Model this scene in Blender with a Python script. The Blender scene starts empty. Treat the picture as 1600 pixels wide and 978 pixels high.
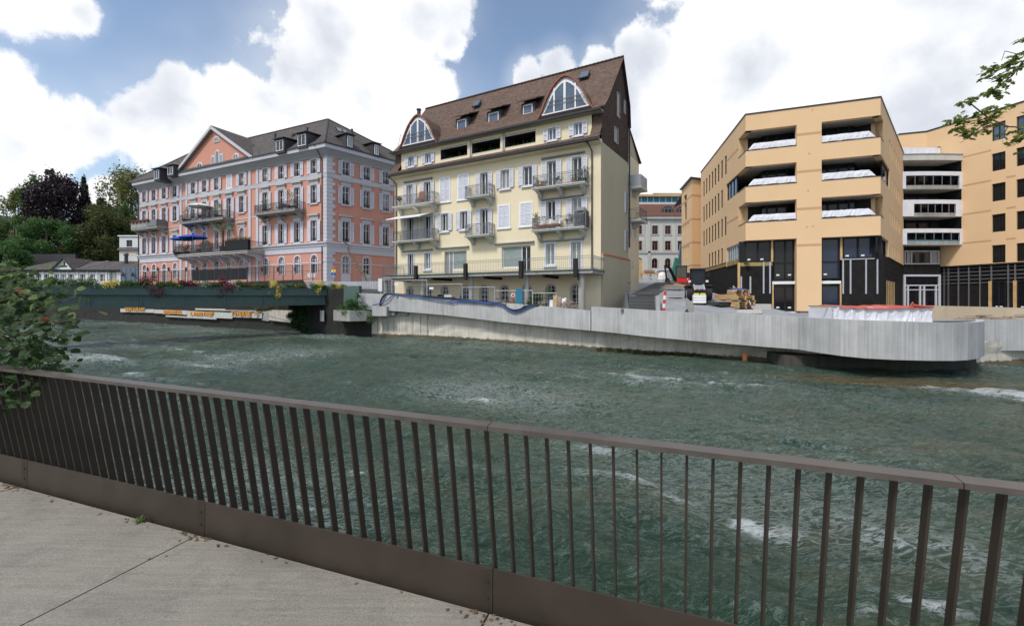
import bpy, math, random
import numpy as np
from mathutils import Vector, Matrix
random.seed(7)
SC = bpy.context.scene
COL = SC.collection

# ------------------------------------------------------------------ image coordinates
# Positions are back-projected from image pixels: pixel x, pixel y
# and an estimated distance give each corner its position in metres.
S = 1.0675; K = 637.0; HY = 465.0; ZC = 3.5  # estimated depth scale, focal length in pixels, horizon row and camera height
def W(px, py, D): return Vector(((px-800)/K*D, D*S, ZC+(HY-py)/K*D))
def XD(px, D): return Vector(((px-800)/K*D, D*S))

# ------------------------------------------------------------------ camera
cam = bpy.data.cameras.new('camera'); camo = bpy.data.objects.new('camera', cam); COL.objects.link(camo)
cam.sensor_width = 36; cam.lens = 36*K*S/1600; cam.shift_y = -0.0149
cam.clip_start = 0.05; cam.clip_end = 5000
camo.location = (0, 0, ZC); camo.rotation_euler = (math.pi/2, 0, 0)
SC.camera = camo

# ------------------------------------------------------------------ sky
SUN_EL = math.radians(52); SUN_AZ = math.radians(-140)      # azimuth measured from +Y towards +X
wd = bpy.data.worlds.new('World'); SC.world = wd; wd.use_nodes = True
nt = wd.node_tree; nt.nodes.clear()
def N(t, **kw):
    n = nt.nodes.new(t)
    for k, v in kw.items(): setattr(n, k, v)
    return n
def setin(n, i, v):
    if hasattr(v, 'links') or hasattr(v, 'is_linked'): nt.links.new(v, n.inputs[i])
    else: n.inputs[i].default_value = v
def M(op, a, b=None, c=None, clamp=False):
    n = N('ShaderNodeMath', operation=op, use_clamp=clamp); setin(n, 0, a)
    if b is not None: setin(n, 1, b)
    if c is not None: setin(n, 2, c)
    return n.outputs[0]
def VM(op, a, b=None, out=0):
    n = N('ShaderNodeVectorMath', operation=op); setin(n, 0, a)
    if b is not None: setin(n, 1, b)
    return n.outputs[out]
def smooth(v, a, b):
    n = N('ShaderNodeMapRange', interpolation_type='SMOOTHSTEP'); setin(n, 0, v); n.inputs[1].default_value = a; n.inputs[2].default_value = b
    return n.outputs[0]
def noise(vec, scale, detail, rough=0.5, dist=0.0):
    n = N('ShaderNodeTexNoise'); nt.links.new(vec, n.inputs['Vector'])
    n.inputs['Scale'].default_value = scale; n.inputs['Detail'].default_value = detail
    n.inputs['Roughness'].default_value = rough; n.inputs['Distortion'].default_value = dist
    return n.outputs['Fac']
tc = N('ShaderNodeTexCoord'); dirv = tc.outputs['Generated']
sky = N('ShaderNodeTexSky', sky_type='NISHITA'); sky.sun_disc = False
sky.sun_elevation = SUN_EL; sky.sun_rotation = SUN_AZ; sky.altitude = 400; sky.air_density = 1.0; sky.dust_density = 1.3; sky.ozone_density = 1.0
# cumulus banks: (image x, image y, pixel radius) of each billow, then free noise everywhere else
BL = [(650,25,70),(600,75,90),(520,60,70),(480,120,88),(560,150,90),(640,110,60),(400,150,52),(360,190,62),(285,155,45),(270,200,70),(210,180,28),(430,210,95),(520,190,80),(690,130,26),(700,70,26),
      (100,200,50),(35,225,55),(150,205,30),(60,240,40),(70,8,42),(120,18,26),(20,10,40),(5,120,34),(15,165,24),(62,148,18),(-60,150,70),
      (1190,90,150),(1330,40,170),(1550,40,260),(1050,150,88),(1180,230,170),(1450,200,200),(985,70,27),(1015,95,45),(870,105,28),(935,98,26),(990,160,44),(1000,240,70),(1650,300,300),(825,120,24),(1000,300,60),(1100,60,55),
      (605,192,28),(575,245,40),(1180,18,24),(170,300,24),(145,310,22),(1900,100,500),(-400,300,260)]
wob = noise(dirv, 8.0, 8.0, 0.62, 0.15)
wob2 = noise(VM('ADD', dirv, (3.1, 1.7, 9.2)), 2.2, 4.0, 0.5)
mx = None
for (px, py, r) in BL:
    c = Vector(((px-800)/K, S, (HY-py)/K)); L = c.length; c.normalize()
    # angular radius
    d = VM('DISTANCE', dirv, tuple(c), out=1)
    v = M('MULTIPLY_ADD', d, -1.0/(r/K/L*1.22), 1.0)
    if r < 20: v = M('MULTIPLY_ADD', v, 0.55, -0.05)
    if mx is None: mx = v
    else: mx = M('SMOOTH_MAX', mx, v, 0.18)
# the rest of the sky: broken cloud of the same kind
rest = M('MULTIPLY_ADD', wob2, 4.0, -2.05)
sep = N('ShaderNodeSeparateXYZ'); nt.links.new(dirv, sep.inputs[0])
back = smooth(sep.outputs[1], 0.25, -0.15)
high = smooth(sep.outputs[2], 0.52, 0.75)
off = M('MAXIMUM', back, high)
restm = M('ADD', rest, M('MULTIPLY_ADD', off, 1.6, -1.6))
fld = M('MAXIMUM', mx, restm)
dens = M('ADD', fld, M('MULTIPLY_ADD', wob, 2.2, -1.14))
alpha = smooth(dens, -0.06, 0.30)
thin = M('MULTIPLY', smooth(M('ADD', M('MULTIPLY', fld, 0.22), wob2), 0.22, 0.80), 0.50)
alpha = M('MAXIMUM', alpha, thin)
# cloud body: bright tops, grey undersides
sh = noise(VM('ADD', dirv, (0.0, 0.0, 0.035)), 5.0, 5.0, 0.5)
grey = smooth(M('ADD', M('MULTIPLY', sh, 1.0), M('MULTIPLY', dens, 0.12)), 0.54, 0.84)
cr = N('ShaderNodeMixRGB'); nt.links.new(grey, cr.inputs[0]); cr.inputs[1].default_value = (1.06, 1.07, 1.09, 1); cr.inputs[2].default_value = (0.68, 0.72, 0.80, 1)
skm = N('ShaderNodeMixRGB', blend_type='MULTIPLY'); skm.inputs[0].default_value = 1
nt.links.new(sky.outputs[0], skm.inputs[1]); skm.inputs[2].default_value = (1.38, 1.30, 1.20, 1)
b1 = N('ShaderNodeBackground'); nt.links.new(skm.outputs[0], b1.inputs[0]); b1.inputs[1].default_value = 0.15
b2 = N('ShaderNodeBackground'); nt.links.new(cr.outputs[0], b2.inputs[0]); b2.inputs[1].default_value = 1.0
mixs = N('ShaderNodeMixShader'); nt.links.new(alpha, mixs.inputs[0]); nt.links.new(b1.outputs[0], mixs.inputs[1]); nt.links.new(b2.outputs[0], mixs.inputs[2])
wo = N('ShaderNodeOutputWorld'); nt.links.new(mixs.outputs[0], wo.inputs[0])

sun = bpy.data.lights.new('sun', 'SUN'); sun.energy = 2.7; sun.angle = math.radians(11); sun.color = (1.0, 0.95, 0.88)
suno = bpy.data.objects.new('sun', sun); COL.objects.link(suno)
sd = Vector((math.sin(SUN_AZ)*math.cos(SUN_EL), math.cos(SUN_AZ)*math.cos(SUN_EL), math.sin(SUN_EL)))
suno.rotation_euler = (-sd).to_track_quat('-Z', 'Y').to_euler(); suno.location = sd*100
SC.view_settings.view_transform = 'Standard'; SC.view_settings.look = 'None'
SC.view_settings.exposure = 0.05; SC.view_settings.gamma = 1.0; SC.view_settings.use_curve_mapping = False
SC.cycles.max_bounces = 6; SC.cycles.diffuse_bounces = 3

# ------------------------------------------------------------------ materials
MATS = {}
class MN:
    def __init__(s, name):
        s.m = bpy.data.materials.new(name); s.m.use_nodes = True; s.t = s.m.node_tree
        s.b = s.t.nodes['Principled BSDF']
    def n(s, t, **kw):
        x = s.t.nodes.new(t)
        for k, v in kw.items(): setattr(x, k, v)
        return x
    def l(s, a, b): s.t.links.new(a, b)
    def coords(s, scale=(1,1,1), kind='Object', rnd=False, rot=(0,0,0)):
        c = s.n('ShaderNodeTexCoord'); mp = s.n('ShaderNodeMapping'); mp.inputs['Scale'].default_value = scale; mp.inputs['Rotation'].default_value = rot
        s.l(c.outputs[kind], mp.inputs[0])
        if rnd:
            oi = s.n('ShaderNodeObjectInfo'); mu = s.n('ShaderNodeMath', operation='MULTIPLY'); mu.inputs[1].default_value = 50
            s.l(oi.outputs['Random'], mu.inputs[0]); cb = s.n('ShaderNodeCombineXYZ')
            for i in range(3): s.l(mu.outputs[0], cb.inputs[i])
            s.l(cb.outputs[0], mp.inputs['Location'])
        return mp.outputs[0]
    def noise(s, vec, scale, detail=4, rough=0.55, dist=0.0):
        x = s.n('ShaderNodeTexNoise'); s.l(vec, x.inputs['Vector']); x.inputs['Scale'].default_value = scale
        x.inputs['Detail'].default_value = detail; x.inputs['Roughness'].default_value = rough; x.inputs['Distortion'].default_value = dist
        return x.outputs['Fac']
    def ramp(s, f, stops):
        x = s.n('ShaderNodeValToRGB'); s.l(f, x.inputs[0]); e = x.color_ramp.elements
        while len(e) < len(stops): e.new(0.5)
        for i, (p, c) in enumerate(stops): e[i].position = p; e[i].color = (*c, 1) if len(c) == 3 else c
        return x.outputs[0]
    def mix(s, f, a, b, mode='MIX'):
        x = s.n('ShaderNodeMixRGB', blend_type=mode)
        for i, v in ((0, f), (1, a), (2, b)):
            if hasattr(v, 'is_linked'): s.l(v, x.inputs[i])
            elif i == 0: x.inputs[0].default_value = v
            else: x.inputs[i].default_value = (*v, 1)
        return x.outputs[0]
    def math(s, op, a, b=0.0, c=None):
        x = s.n('ShaderNodeMath', operation=op)
        for i, v in enumerate((a, b, c)):
            if v is None: continue
            if hasattr(v, 'is_linked'): s.l(v, x.inputs[i])
            else: x.inputs[i].default_value = v
        return x.outputs[0]
    def bump(s, h, strength=0.3, dist=0.02):
        x = s.n('ShaderNodeBump'); x.inputs['Strength'].default_value = strength; x.inputs['Distance'].default_value = dist
        s.l(h, x.inputs['Height']); s.l(x.outputs[0], s.b.inputs['Normal'])
    def color(s, c): s.l(c, s.b.inputs['Base Color'])
    def set(s, rough=None, metal=None, spec=None):
        if rough is not None: s.b.inputs['Roughness'].default_value = rough
        if metal is not None: s.b.inputs['Metallic'].default_value = metal
        if spec is not None: s.b.inputs['Specular IOR Level'].default_value = spec

def mul(c, k): return tuple(min(1, x*k) for x in c)
def plaster(name, c, var=0.10, dirt=0.25, dirtc=(0.12, 0.11, 0.10), rough=0.9, bump=0.2):
    k = MN(name); v = k.coords(); n1 = k.noise(v, 0.35, 6, 0.6); n2 = k.noise(k.coords((1.6, 1.6, 0.22)), 1.3, 6, 0.65); n3 = k.noise(v, 22, 3)
    base = k.ramp(n1, [(0.3, mul(c, 1-var)), (0.7, mul(c, 1+var))])
    d = k.ramp(n2, [(0.52, (0, 0, 0)), (0.85, (1, 1, 1))])
    dm = k.math('MULTIPLY', d, dirt)
    c2 = k.mix(dm, base, dirtc); c3 = k.mix(0.12, c2, k.ramp(n3, [(0.3, (0.25,)*3), (0.7, (0.9,)*3)]), 'OVERLAY')
    k.color(c3); k.set(rough, spec=0.2); k.bump(n3, bump, 0.01); MATS[name] = k.m; return k.m
def paint(name, c, rough=0.45, var=0.08, metal=0.0, dirt=0.15, spec=0.4):
    k = MN(name); v = k.coords(rnd=True); n1 = k.noise(v, 1.7, 5, 0.6); n2 = k.noise(v, 9, 4, 0.6)
    base = k.ramp(n1, [(0.3, mul(c, 1-var)), (0.7, mul(c, 1+var))])
    d = k.math('MULTIPLY', k.ramp(n2, [(0.5, (0, 0, 0)), (0.8, (1, 1, 1))]), dirt)
    k.color(k.mix(d, base, mul(c, 0.45))); k.l(k.math('MULTIPLY_ADD', n2, 0.25, rough-0.1), k.b.inputs['Roughness']); k.set(metal=metal, spec=spec)
    MATS[name] = k.m; return k.m
def tiles(name, cols, sx=0.26, sz=0.16, moss=0.2):
    k = MN(name); c = k.n('ShaderNodeTexCoord'); sp = k.n('ShaderNodeSeparateXYZ'); k.l(c.outputs['UV'], sp.inputs[0])
    cb = k.n('ShaderNodeCombineXYZ'); k.l(sp.outputs[0], cb.inputs[0]); k.l(sp.outputs[1], cb.inputs[1])
    br = k.n('ShaderNodeTexBrick'); k.l(cb.outputs[0], br.inputs[0]); br.inputs['Scale'].default_value = 1.0
    br.inputs['Brick Width'].default_value = sx; br.inputs['Row Height'].default_value = sz; br.inputs['Mortar Size'].default_value = 0.012
    br.inputs['Mortar Smooth'].default_value = 0.5; br.inputs['Bias'].default_value = 0.0
    br.inputs['Color1'].default_value = (0, 0, 0, 1); br.inputs['Color2'].default_value = (1, 1, 1, 1); br.inputs['Mortar'].default_value = (0.3, 0.3, 0.3, 1)
    n1 = k.noise(k.coords(), 0.5, 6, 0.65); n2 = k.noise(k.coords(), 4.0, 5, 0.7)
    f = k.math('ADD', k.math('MULTIPLY', br.outputs['Color'], 0.35), k.math('MULTIPLY', n2, 0.65))
    base = k.ramp(f, [(0.2, cols[0]), (0.5, cols[1]), (0.8, cols[2])])
    m = k.math('MULTIPLY', k.ramp(n1, [(0.45, (0, 0, 0)), (0.75, (1, 1, 1))]), moss)
    c2 = k.mix(m, base, (0.06, 0.065, 0.04)); c3 = k.mix(k.math('MULTIPLY', br.outputs['Fac'], 0.6), c2, mul(cols[0], 0.4))
    k.color(c3); k.set(0.85, spec=0.25)
    h = k.math('ADD', k.math('MULTIPLY', br.outputs['Color'], 0.5), k.math('MULTIPLY', br.outputs['Fac'], -1.0))
    k.bump(h, 0.8, 0.03); MATS[name] = k.m; return k.m
def glass(name, c=(0.02, 0.025, 0.03), curtain=0.35, cc=(0.35, 0.36, 0.36), spec=0.6):
    k = MN(name); oi = k.n('ShaderNodeObjectInfo'); v = k.coords((1, 1, 1), rnd=True)
    n = k.noise(v, 1.3, 3); w = k.n('ShaderNodeTexWave'); w.inputs['Scale'].default_value = 2.2; w.inputs['Distortion'].default_value = 1.5; k.l(v, w.inputs[0])
    cur = k.mix(w.outputs['Fac'], mul(cc, 0.6), cc)
    t = k.math('LESS_THAN', oi.outputs['Random'], curtain)
    f = k.math('MULTIPLY', t, 0.75)
    k.color(k.mix(f, k.mix(n, mul(c, 0.4), mul(c, 1.8)), cur)); k.set(0.06, spec=spec)
    k.bump(k.noise(v, 2.0, 2), 0.12, 0.02); MATS[name] = k.m; return k.m

plaster('pink', (0.55, 0.265, 0.20), 0.05, 0.12, (0.34, 0.15, 0.11))
plaster('pink_trim', (0.50, 0.50, 0.55), 0.05, 0.22, (0.25, 0.25, 0.26))
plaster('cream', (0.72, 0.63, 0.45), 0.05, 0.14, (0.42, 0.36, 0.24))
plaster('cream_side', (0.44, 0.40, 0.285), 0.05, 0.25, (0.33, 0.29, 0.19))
plaster('orange', (0.70, 0.485, 0.285), 0.035, 0.06, (0.5, 0.33, 0.18), bump=0.1)
plaster('orange_band', (0.50, 0.31, 0.18), 0.03, 0.1)
plaster('greystone', (0.47, 0.47, 0.44), 0.06, 0.3)
plaster('white_wall', (0.62, 0.63, 0.62), 0.05, 0.25, (0.3, 0.3, 0.28))
plaster('soffit', (0.30, 0.27, 0.22), 0.05, 0.2)
plaster('eaves_grey', (0.34, 0.35, 0.37), 0.05, 0.2)
plaster('stone_trim', (0.42, 0.41, 0.38), 0.08, 0.4)
plaster('balcony_stone', (0.50, 0.50, 0.47), 0.08, 0.4)
plaster('beige_wall', (0.46, 0.38, 0.27), 0.1, 0.3)
paint('shutter', (0.62, 0.64, 0.72), 0.6); paint('shutter_grey', (0.52, 0.54, 0.62), 0.6)
paint('white_frame', (0.74, 0.75, 0.77), 0.45); paint('iron', (0.05, 0.05, 0.055), 0.5); paint('iron_grey', (0.16, 0.17, 0.18), 0.5)
paint('gutter', (0.035, 0.04, 0.045), 0.4); paint('dormer_dark', (0.05, 0.048, 0.055), 0.6)
paint('awning_grey', (0.22, 0.23, 0.24), 0.6); paint('canvas', (0.70, 0.70, 0.66), 0.8); paint('canvas_blue', (0.02, 0.08, 0.42), 0.7)
paint('black_board', (0.016, 0.015, 0.015), 0.85, 0.3, dirt=0.5, spec=0.15); paint('black_metal', (0.014, 0.015, 0.017), 0.6, spec=0.2)
paint('steel', (0.42, 0.43, 0.45), 0.35, metal=0.8); paint('galv', (0.40, 0.42, 0.45), 0.5, metal=0.3)
paint('timber', (0.50, 0.33, 0.15), 0.7, 0.2, dirt=0.3); paint('old_wood', (0.30, 0.23, 0.17), 0.85, 0.25, dirt=0.5)
paint('red', (0.60, 0.025, 0.02), 0.35); paint('red_cloth', (0.46, 0.10, 0.075), 0.85); paint('white_plastic', (0.72, 0.73, 0.72), 0.45)
paint('yellow_plastic', (0.65, 0.62, 0.06), 0.5); paint('rubber', (0.025, 0.025, 0.028), 0.8); paint('blue_paint', (0.02, 0.16, 0.27), 0.5)
paint('blue_hose', (0.03, 0.09, 0.32), 0.45); paint('black_hose', (0.012, 0.012, 0.014), 0.5); paint('rust', (0.28, 0.10, 0.05), 0.8)
paint('terracotta', (0.45, 0.17, 0.09), 0.8); paint('dark_pot', (0.03, 0.03, 0.04), 0.6); paint('panel_blue', (0.10, 0.14, 0.20), 0.4)
paint('letter', (0.62, 0.27, 0.03), 0.5); paint('green_net', (0.05, 0.20, 0.15), 0.8); paint('orange_plastic', (0.72, 0.28, 0.10), 0.5)
paint('bark', (0.10, 0.08, 0.06), 0.95, 0.3, dirt=0.5); paint('manhole', (0.18, 0.08, 0.05), 0.8); paint('insul', (0.28, 0.21, 0.08), 0.9, 0.3, dirt=0.5)
paint('bridge_green', (0.072, 0.118, 0.11), 0.5, 0.10, dirt=0.35)
paint('sign_white', (0.46, 0.46, 0.43), 0.7, 0.1, dirt=0.4)
paint('curtain', (0.26, 0.31, 0.30), 0.9, 0.15)
paint('sheet', (0.66, 0.67, 0.73), 0.55, 0.08, dirt=0.25)
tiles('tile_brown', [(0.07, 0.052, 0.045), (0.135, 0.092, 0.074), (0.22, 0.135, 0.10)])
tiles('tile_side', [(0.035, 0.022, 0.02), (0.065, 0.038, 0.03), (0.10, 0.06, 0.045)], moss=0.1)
tiles('tile_grey', [(0.055, 0.048, 0.046), (0.10, 0.088, 0.084), (0.16, 0.14, 0.13)], 0.3, 0.2)
tiles('tile_red', [(0.08, 0.04, 0.03), (0.15, 0.07, 0.05), (0.24, 0.11, 0.08)], 0.3, 0.2)
glass('glass_win'); glass('glass_dark', (0.010, 0.011, 0.014), 0.0, spec=0.3); glass('glass_curtain', curtain=1.1, cc=(0.26, 0.30, 0.29)); glass('glass_sky', (0.07, 0.10, 0.15), 0.0)
glass('glass_blue', (0.012, 0.020, 0.045), 0.0, spec=0.4)

def concrete(name, c, stripe=0.0, stain=0.4, sc=(14, 14, 0.25)):
    k = MN(name); v = k.coords(); n1 = k.noise(v, 0.6, 7, 0.62); n2 = k.noise(k.coords(sc), 1.0, 4, 0.6); n3 = k.noise(v, 30, 3); n4 = k.noise(k.coords((2.2, 2.2, 0.3)), 1.0, 6, 0.7)
    vo = k.n('ShaderNodeTexVoronoi'); k.l(v, vo.inputs[0]); vo.inputs['Scale'].default_value = 9
    pit = k.ramp(vo.outputs['Distance'], [(0.0, (1, 1, 1)), (0.10, (0, 0, 0))])
    base = k.ramp(n1, [(0.25, mul(c, 0.78)), (0.5, c), (0.75, mul(c, 1.18))])
    st = k.ramp(n2, [(0.35, (0.35,)*3), (0.65, (0.65,)*3)])
    c1 = k.mix(stripe, base, st, 'OVERLAY')
    d = k.math('MULTIPLY', k.ramp(n4, [(0.5, (0, 0, 0)), (0.8, (1, 1, 1))]), stain)
    c2 = k.mix(d, c1, mul(c, 0.35))
    if name == 'concrete_old':    # algae and tide stain at the waterline
        sp = k.n('ShaderNodeSeparateXYZ'); k.l(k.coords(), sp.inputs[0]); h_ = k.math('ADD', sp.outputs[2], k.math('MULTIPLY', n4, -0.42))
        c2 = k.mix(k.ramp(h_, [(0.0, (1, 1, 1)), (0.05, (0, 0, 0))]), c2, (0.11, 0.09, 0.06))
    c3 = k.mix(k.math('MULTIPLY', pit, 0.25), c2, mul(c, 0.3))
    k.color(c3); k.set(0.88, spec=0.25)
    k.bump(k.math('ADD', k.math('MULTIPLY', n2, 1.0*stripe+0.2), k.math('MULTIPLY', n3, 0.3)), 0.35, 0.02); MATS[name] = k.m; return k.m
concrete('concrete_new', (0.40, 0.405, 0.405), 0.42, 0.38, (11, 11, 0.2))
concrete('concrete_old', (0.50, 0.47, 0.41), 0.4, 0.7, (5, 5, 0.3))
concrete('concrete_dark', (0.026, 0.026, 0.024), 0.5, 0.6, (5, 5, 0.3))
concrete('concrete_shaded', (0.075, 0.073, 0.066), 0.4, 0.7, (4, 4, 0.4))  # dark grey that puts the shade on the plinth block into its colour
concrete('concrete_grey', (0.30, 0.30, 0.28), 0.3, 0.6, (4, 4, 0.5))
concrete('asphalt', (0.065, 0.066, 0.068), 0.0, 0.3, (1, 1, 1))
concrete('kerbstone', (0.5, 0.48, 0.45), 0.1, 0.3)
concrete('gravelly', (0.27, 0.28, 0.30), 0.0, 0.35, (1, 1, 1))

# walkway concrete: broom strokes, speckle, darker strip at the kick plate
k = MN('walk'); v = k.coords(); n1 = k.noise(v, 0.9, 7, 0.62); n2 = k.noise(k.coords((2.2, 40, 1), rot=(0, 0, -0.45)), 1.0, 5, 0.6); n3 = k.noise(v, 120, 3, 0.7); n4 = k.noise(v, 4.5, 8, 0.7)
base = k.ramp(n1, [(0.3, (0.20, 0.19, 0.163)), (0.7, (0.275, 0.26, 0.225))])
c1 = k.mix(0.30, base, k.ramp(n2, [(0.3, (0.3,)*3), (0.7, (0.7,)*3)]), 'OVERLAY'); c1 = k.mix(0.55, c1, k.ramp(n3, [(0.3, (0.2,)*3), (0.7, (0.8,)*3)]), 'OVERLAY')
c1 = k.mix(k.math('MULTIPLY', k.ramp(n4, [(0.52, (0, 0, 0)), (0.75, (1, 1, 1))]), 0.45), c1, (0.10, 0.095, 0.08)); c1 = k.mix(k.math('MULTIPLY', k.ramp(k.noise(v, 0.55, 5, 0.55, 0.8), [(0.5, (0, 0, 0)), (0.62, (1, 1, 1))]), 0.30), c1, (0.12, 0.112, 0.098))
k.color(c1); k.set(0.9, spec=0.25); k.bump(k.math('ADD', n2, n3), 0.35, 0.006); MATS['walk'] = k.m
# railing bronze paint
k = MN('bronze'); v = k.coords(); n = k.noise(v, 3, 6, 0.6); n3 = k.noise(v, 60, 3)
k.color(k.ramp(n, [(0.3, (0.034, 0.026, 0.020)), (0.7, (0.052, 0.040, 0.031))])); k.l(k.math('MULTIPLY_ADD', n, 0.3, 0.35), k.b.inputs['Roughness']); k.set(metal=0.0, spec=0.35); k.bump(n3, 0.08, 0.004); MATS['bronze'] = k.m

k = MN('bronze_sheen'); v = k.coords(); n = k.noise(k.coords((6, 6, 6)), 1, 6, 0.6)  # lighter bronze, the sky's sheen on the handrail put into the colour
k.color(k.ramp(n, [(0.3, (0.072, 0.061, 0.052)), (0.7, (0.118, 0.102, 0.090))])); k.l(k.math('MULTIPLY_ADD', n, 0.3, 0.25), k.b.inputs['Roughness']); k.set(metal=0.2, spec=0.5); MATS['bronze_sheen'] = k.m
def leafm(name, c1, c2, trans=0.35, rough=0.55):
    k = MN(name); v = k.coords(kind='Object'); gi = k.n('ShaderNodeNewGeometry'); oi = k.n('ShaderNodeObjectInfo')
    f = k.math('FRACT', k.math('ADD', gi.outputs['Random Per Island'], oi.outputs['Random']))
    n = k.noise(v, 0.35, 3); f2 = k.math('ADD', k.math('MULTIPLY', f, 0.6), k.math('MULTIPLY', n, 0.5))
    k.color(k.ramp(f2, [(0.15, c1), (0.85, c2)])); k.set(rough, spec=0.3)
    tr = k.n('ShaderNodeBsdfTranslucent'); k.l(k.ramp(f2, [(0.15, mul(c1, 1.5)), (0.85, mul(c2, 1.5))]), tr.inputs[0])
    mx_ = k.n('ShaderNodeMixShader'); mx_.inputs[0].default_value = trans
    k.l(k.b.outputs[0], mx_.inputs[1]); k.l(tr.outputs[0], mx_.inputs[2]); k.l(mx_.outputs[0], k.t.nodes['Material Output'].inputs[0]); MATS[name] = k.m
leafm('leaf_green', (0.025, 0.055, 0.015), (0.09, 0.15, 0.04)); leafm('leaf_mid', (0.03, 0.075, 0.02), (0.09, 0.18, 0.05))
leafm('leaf_olive', (0.03, 0.045, 0.013), (0.09, 0.105, 0.03)); leafm('leaf_pale', (0.09, 0.11, 0.03), (0.22, 0.23, 0.08))
leafm('leaf_purple', (0.012, 0.008, 0.013), (0.034, 0.018, 0.026), 0.2); leafm('leaf_conifer', (0.012, 0.028, 0.014), (0.03, 0.055, 0.025), 0.15)
leafm('leaf_near', (0.012, 0.028, 0.010), (0.040, 0.082, 0.020), 0.3, 0.65); leafm('leaf_near_light', (0.06, 0.11, 0.02), (0.13, 0.20, 0.04), 0.45, 0.45)
leafm('leaf_rust', (0.18, 0.05, 0.02), (0.30, 0.09, 0.03)); leafm('leaf_dry', (0.07, 0.04, 0.025), (0.20, 0.12, 0.07), 0.1, 0.8); leafm('leaf_yellow', (0.42, 0.34, 0.07), (0.72, 0.60, 0.18)); leafm('leaf_red', (0.08, 0.02, 0.03), (0.20, 0.05, 0.07))
leafm('leaf_greygreen', (0.09, 0.12, 0.08), (0.22, 0.26, 0.17)); leafm('leaf_maple', (0.07, 0.11, 0.025), (0.22, 0.27, 0.07), 0.5); leafm('petal_red', (0.4, 0.02, 0.03), (0.6, 0.08, 0.05)); leafm('ivy', (0.012, 0.035, 0.01), (0.035, 0.08, 0.02))
leafm('petal_pink', (0.45, 0.2, 0.22), (0.7, 0.5, 0.5))

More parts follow.
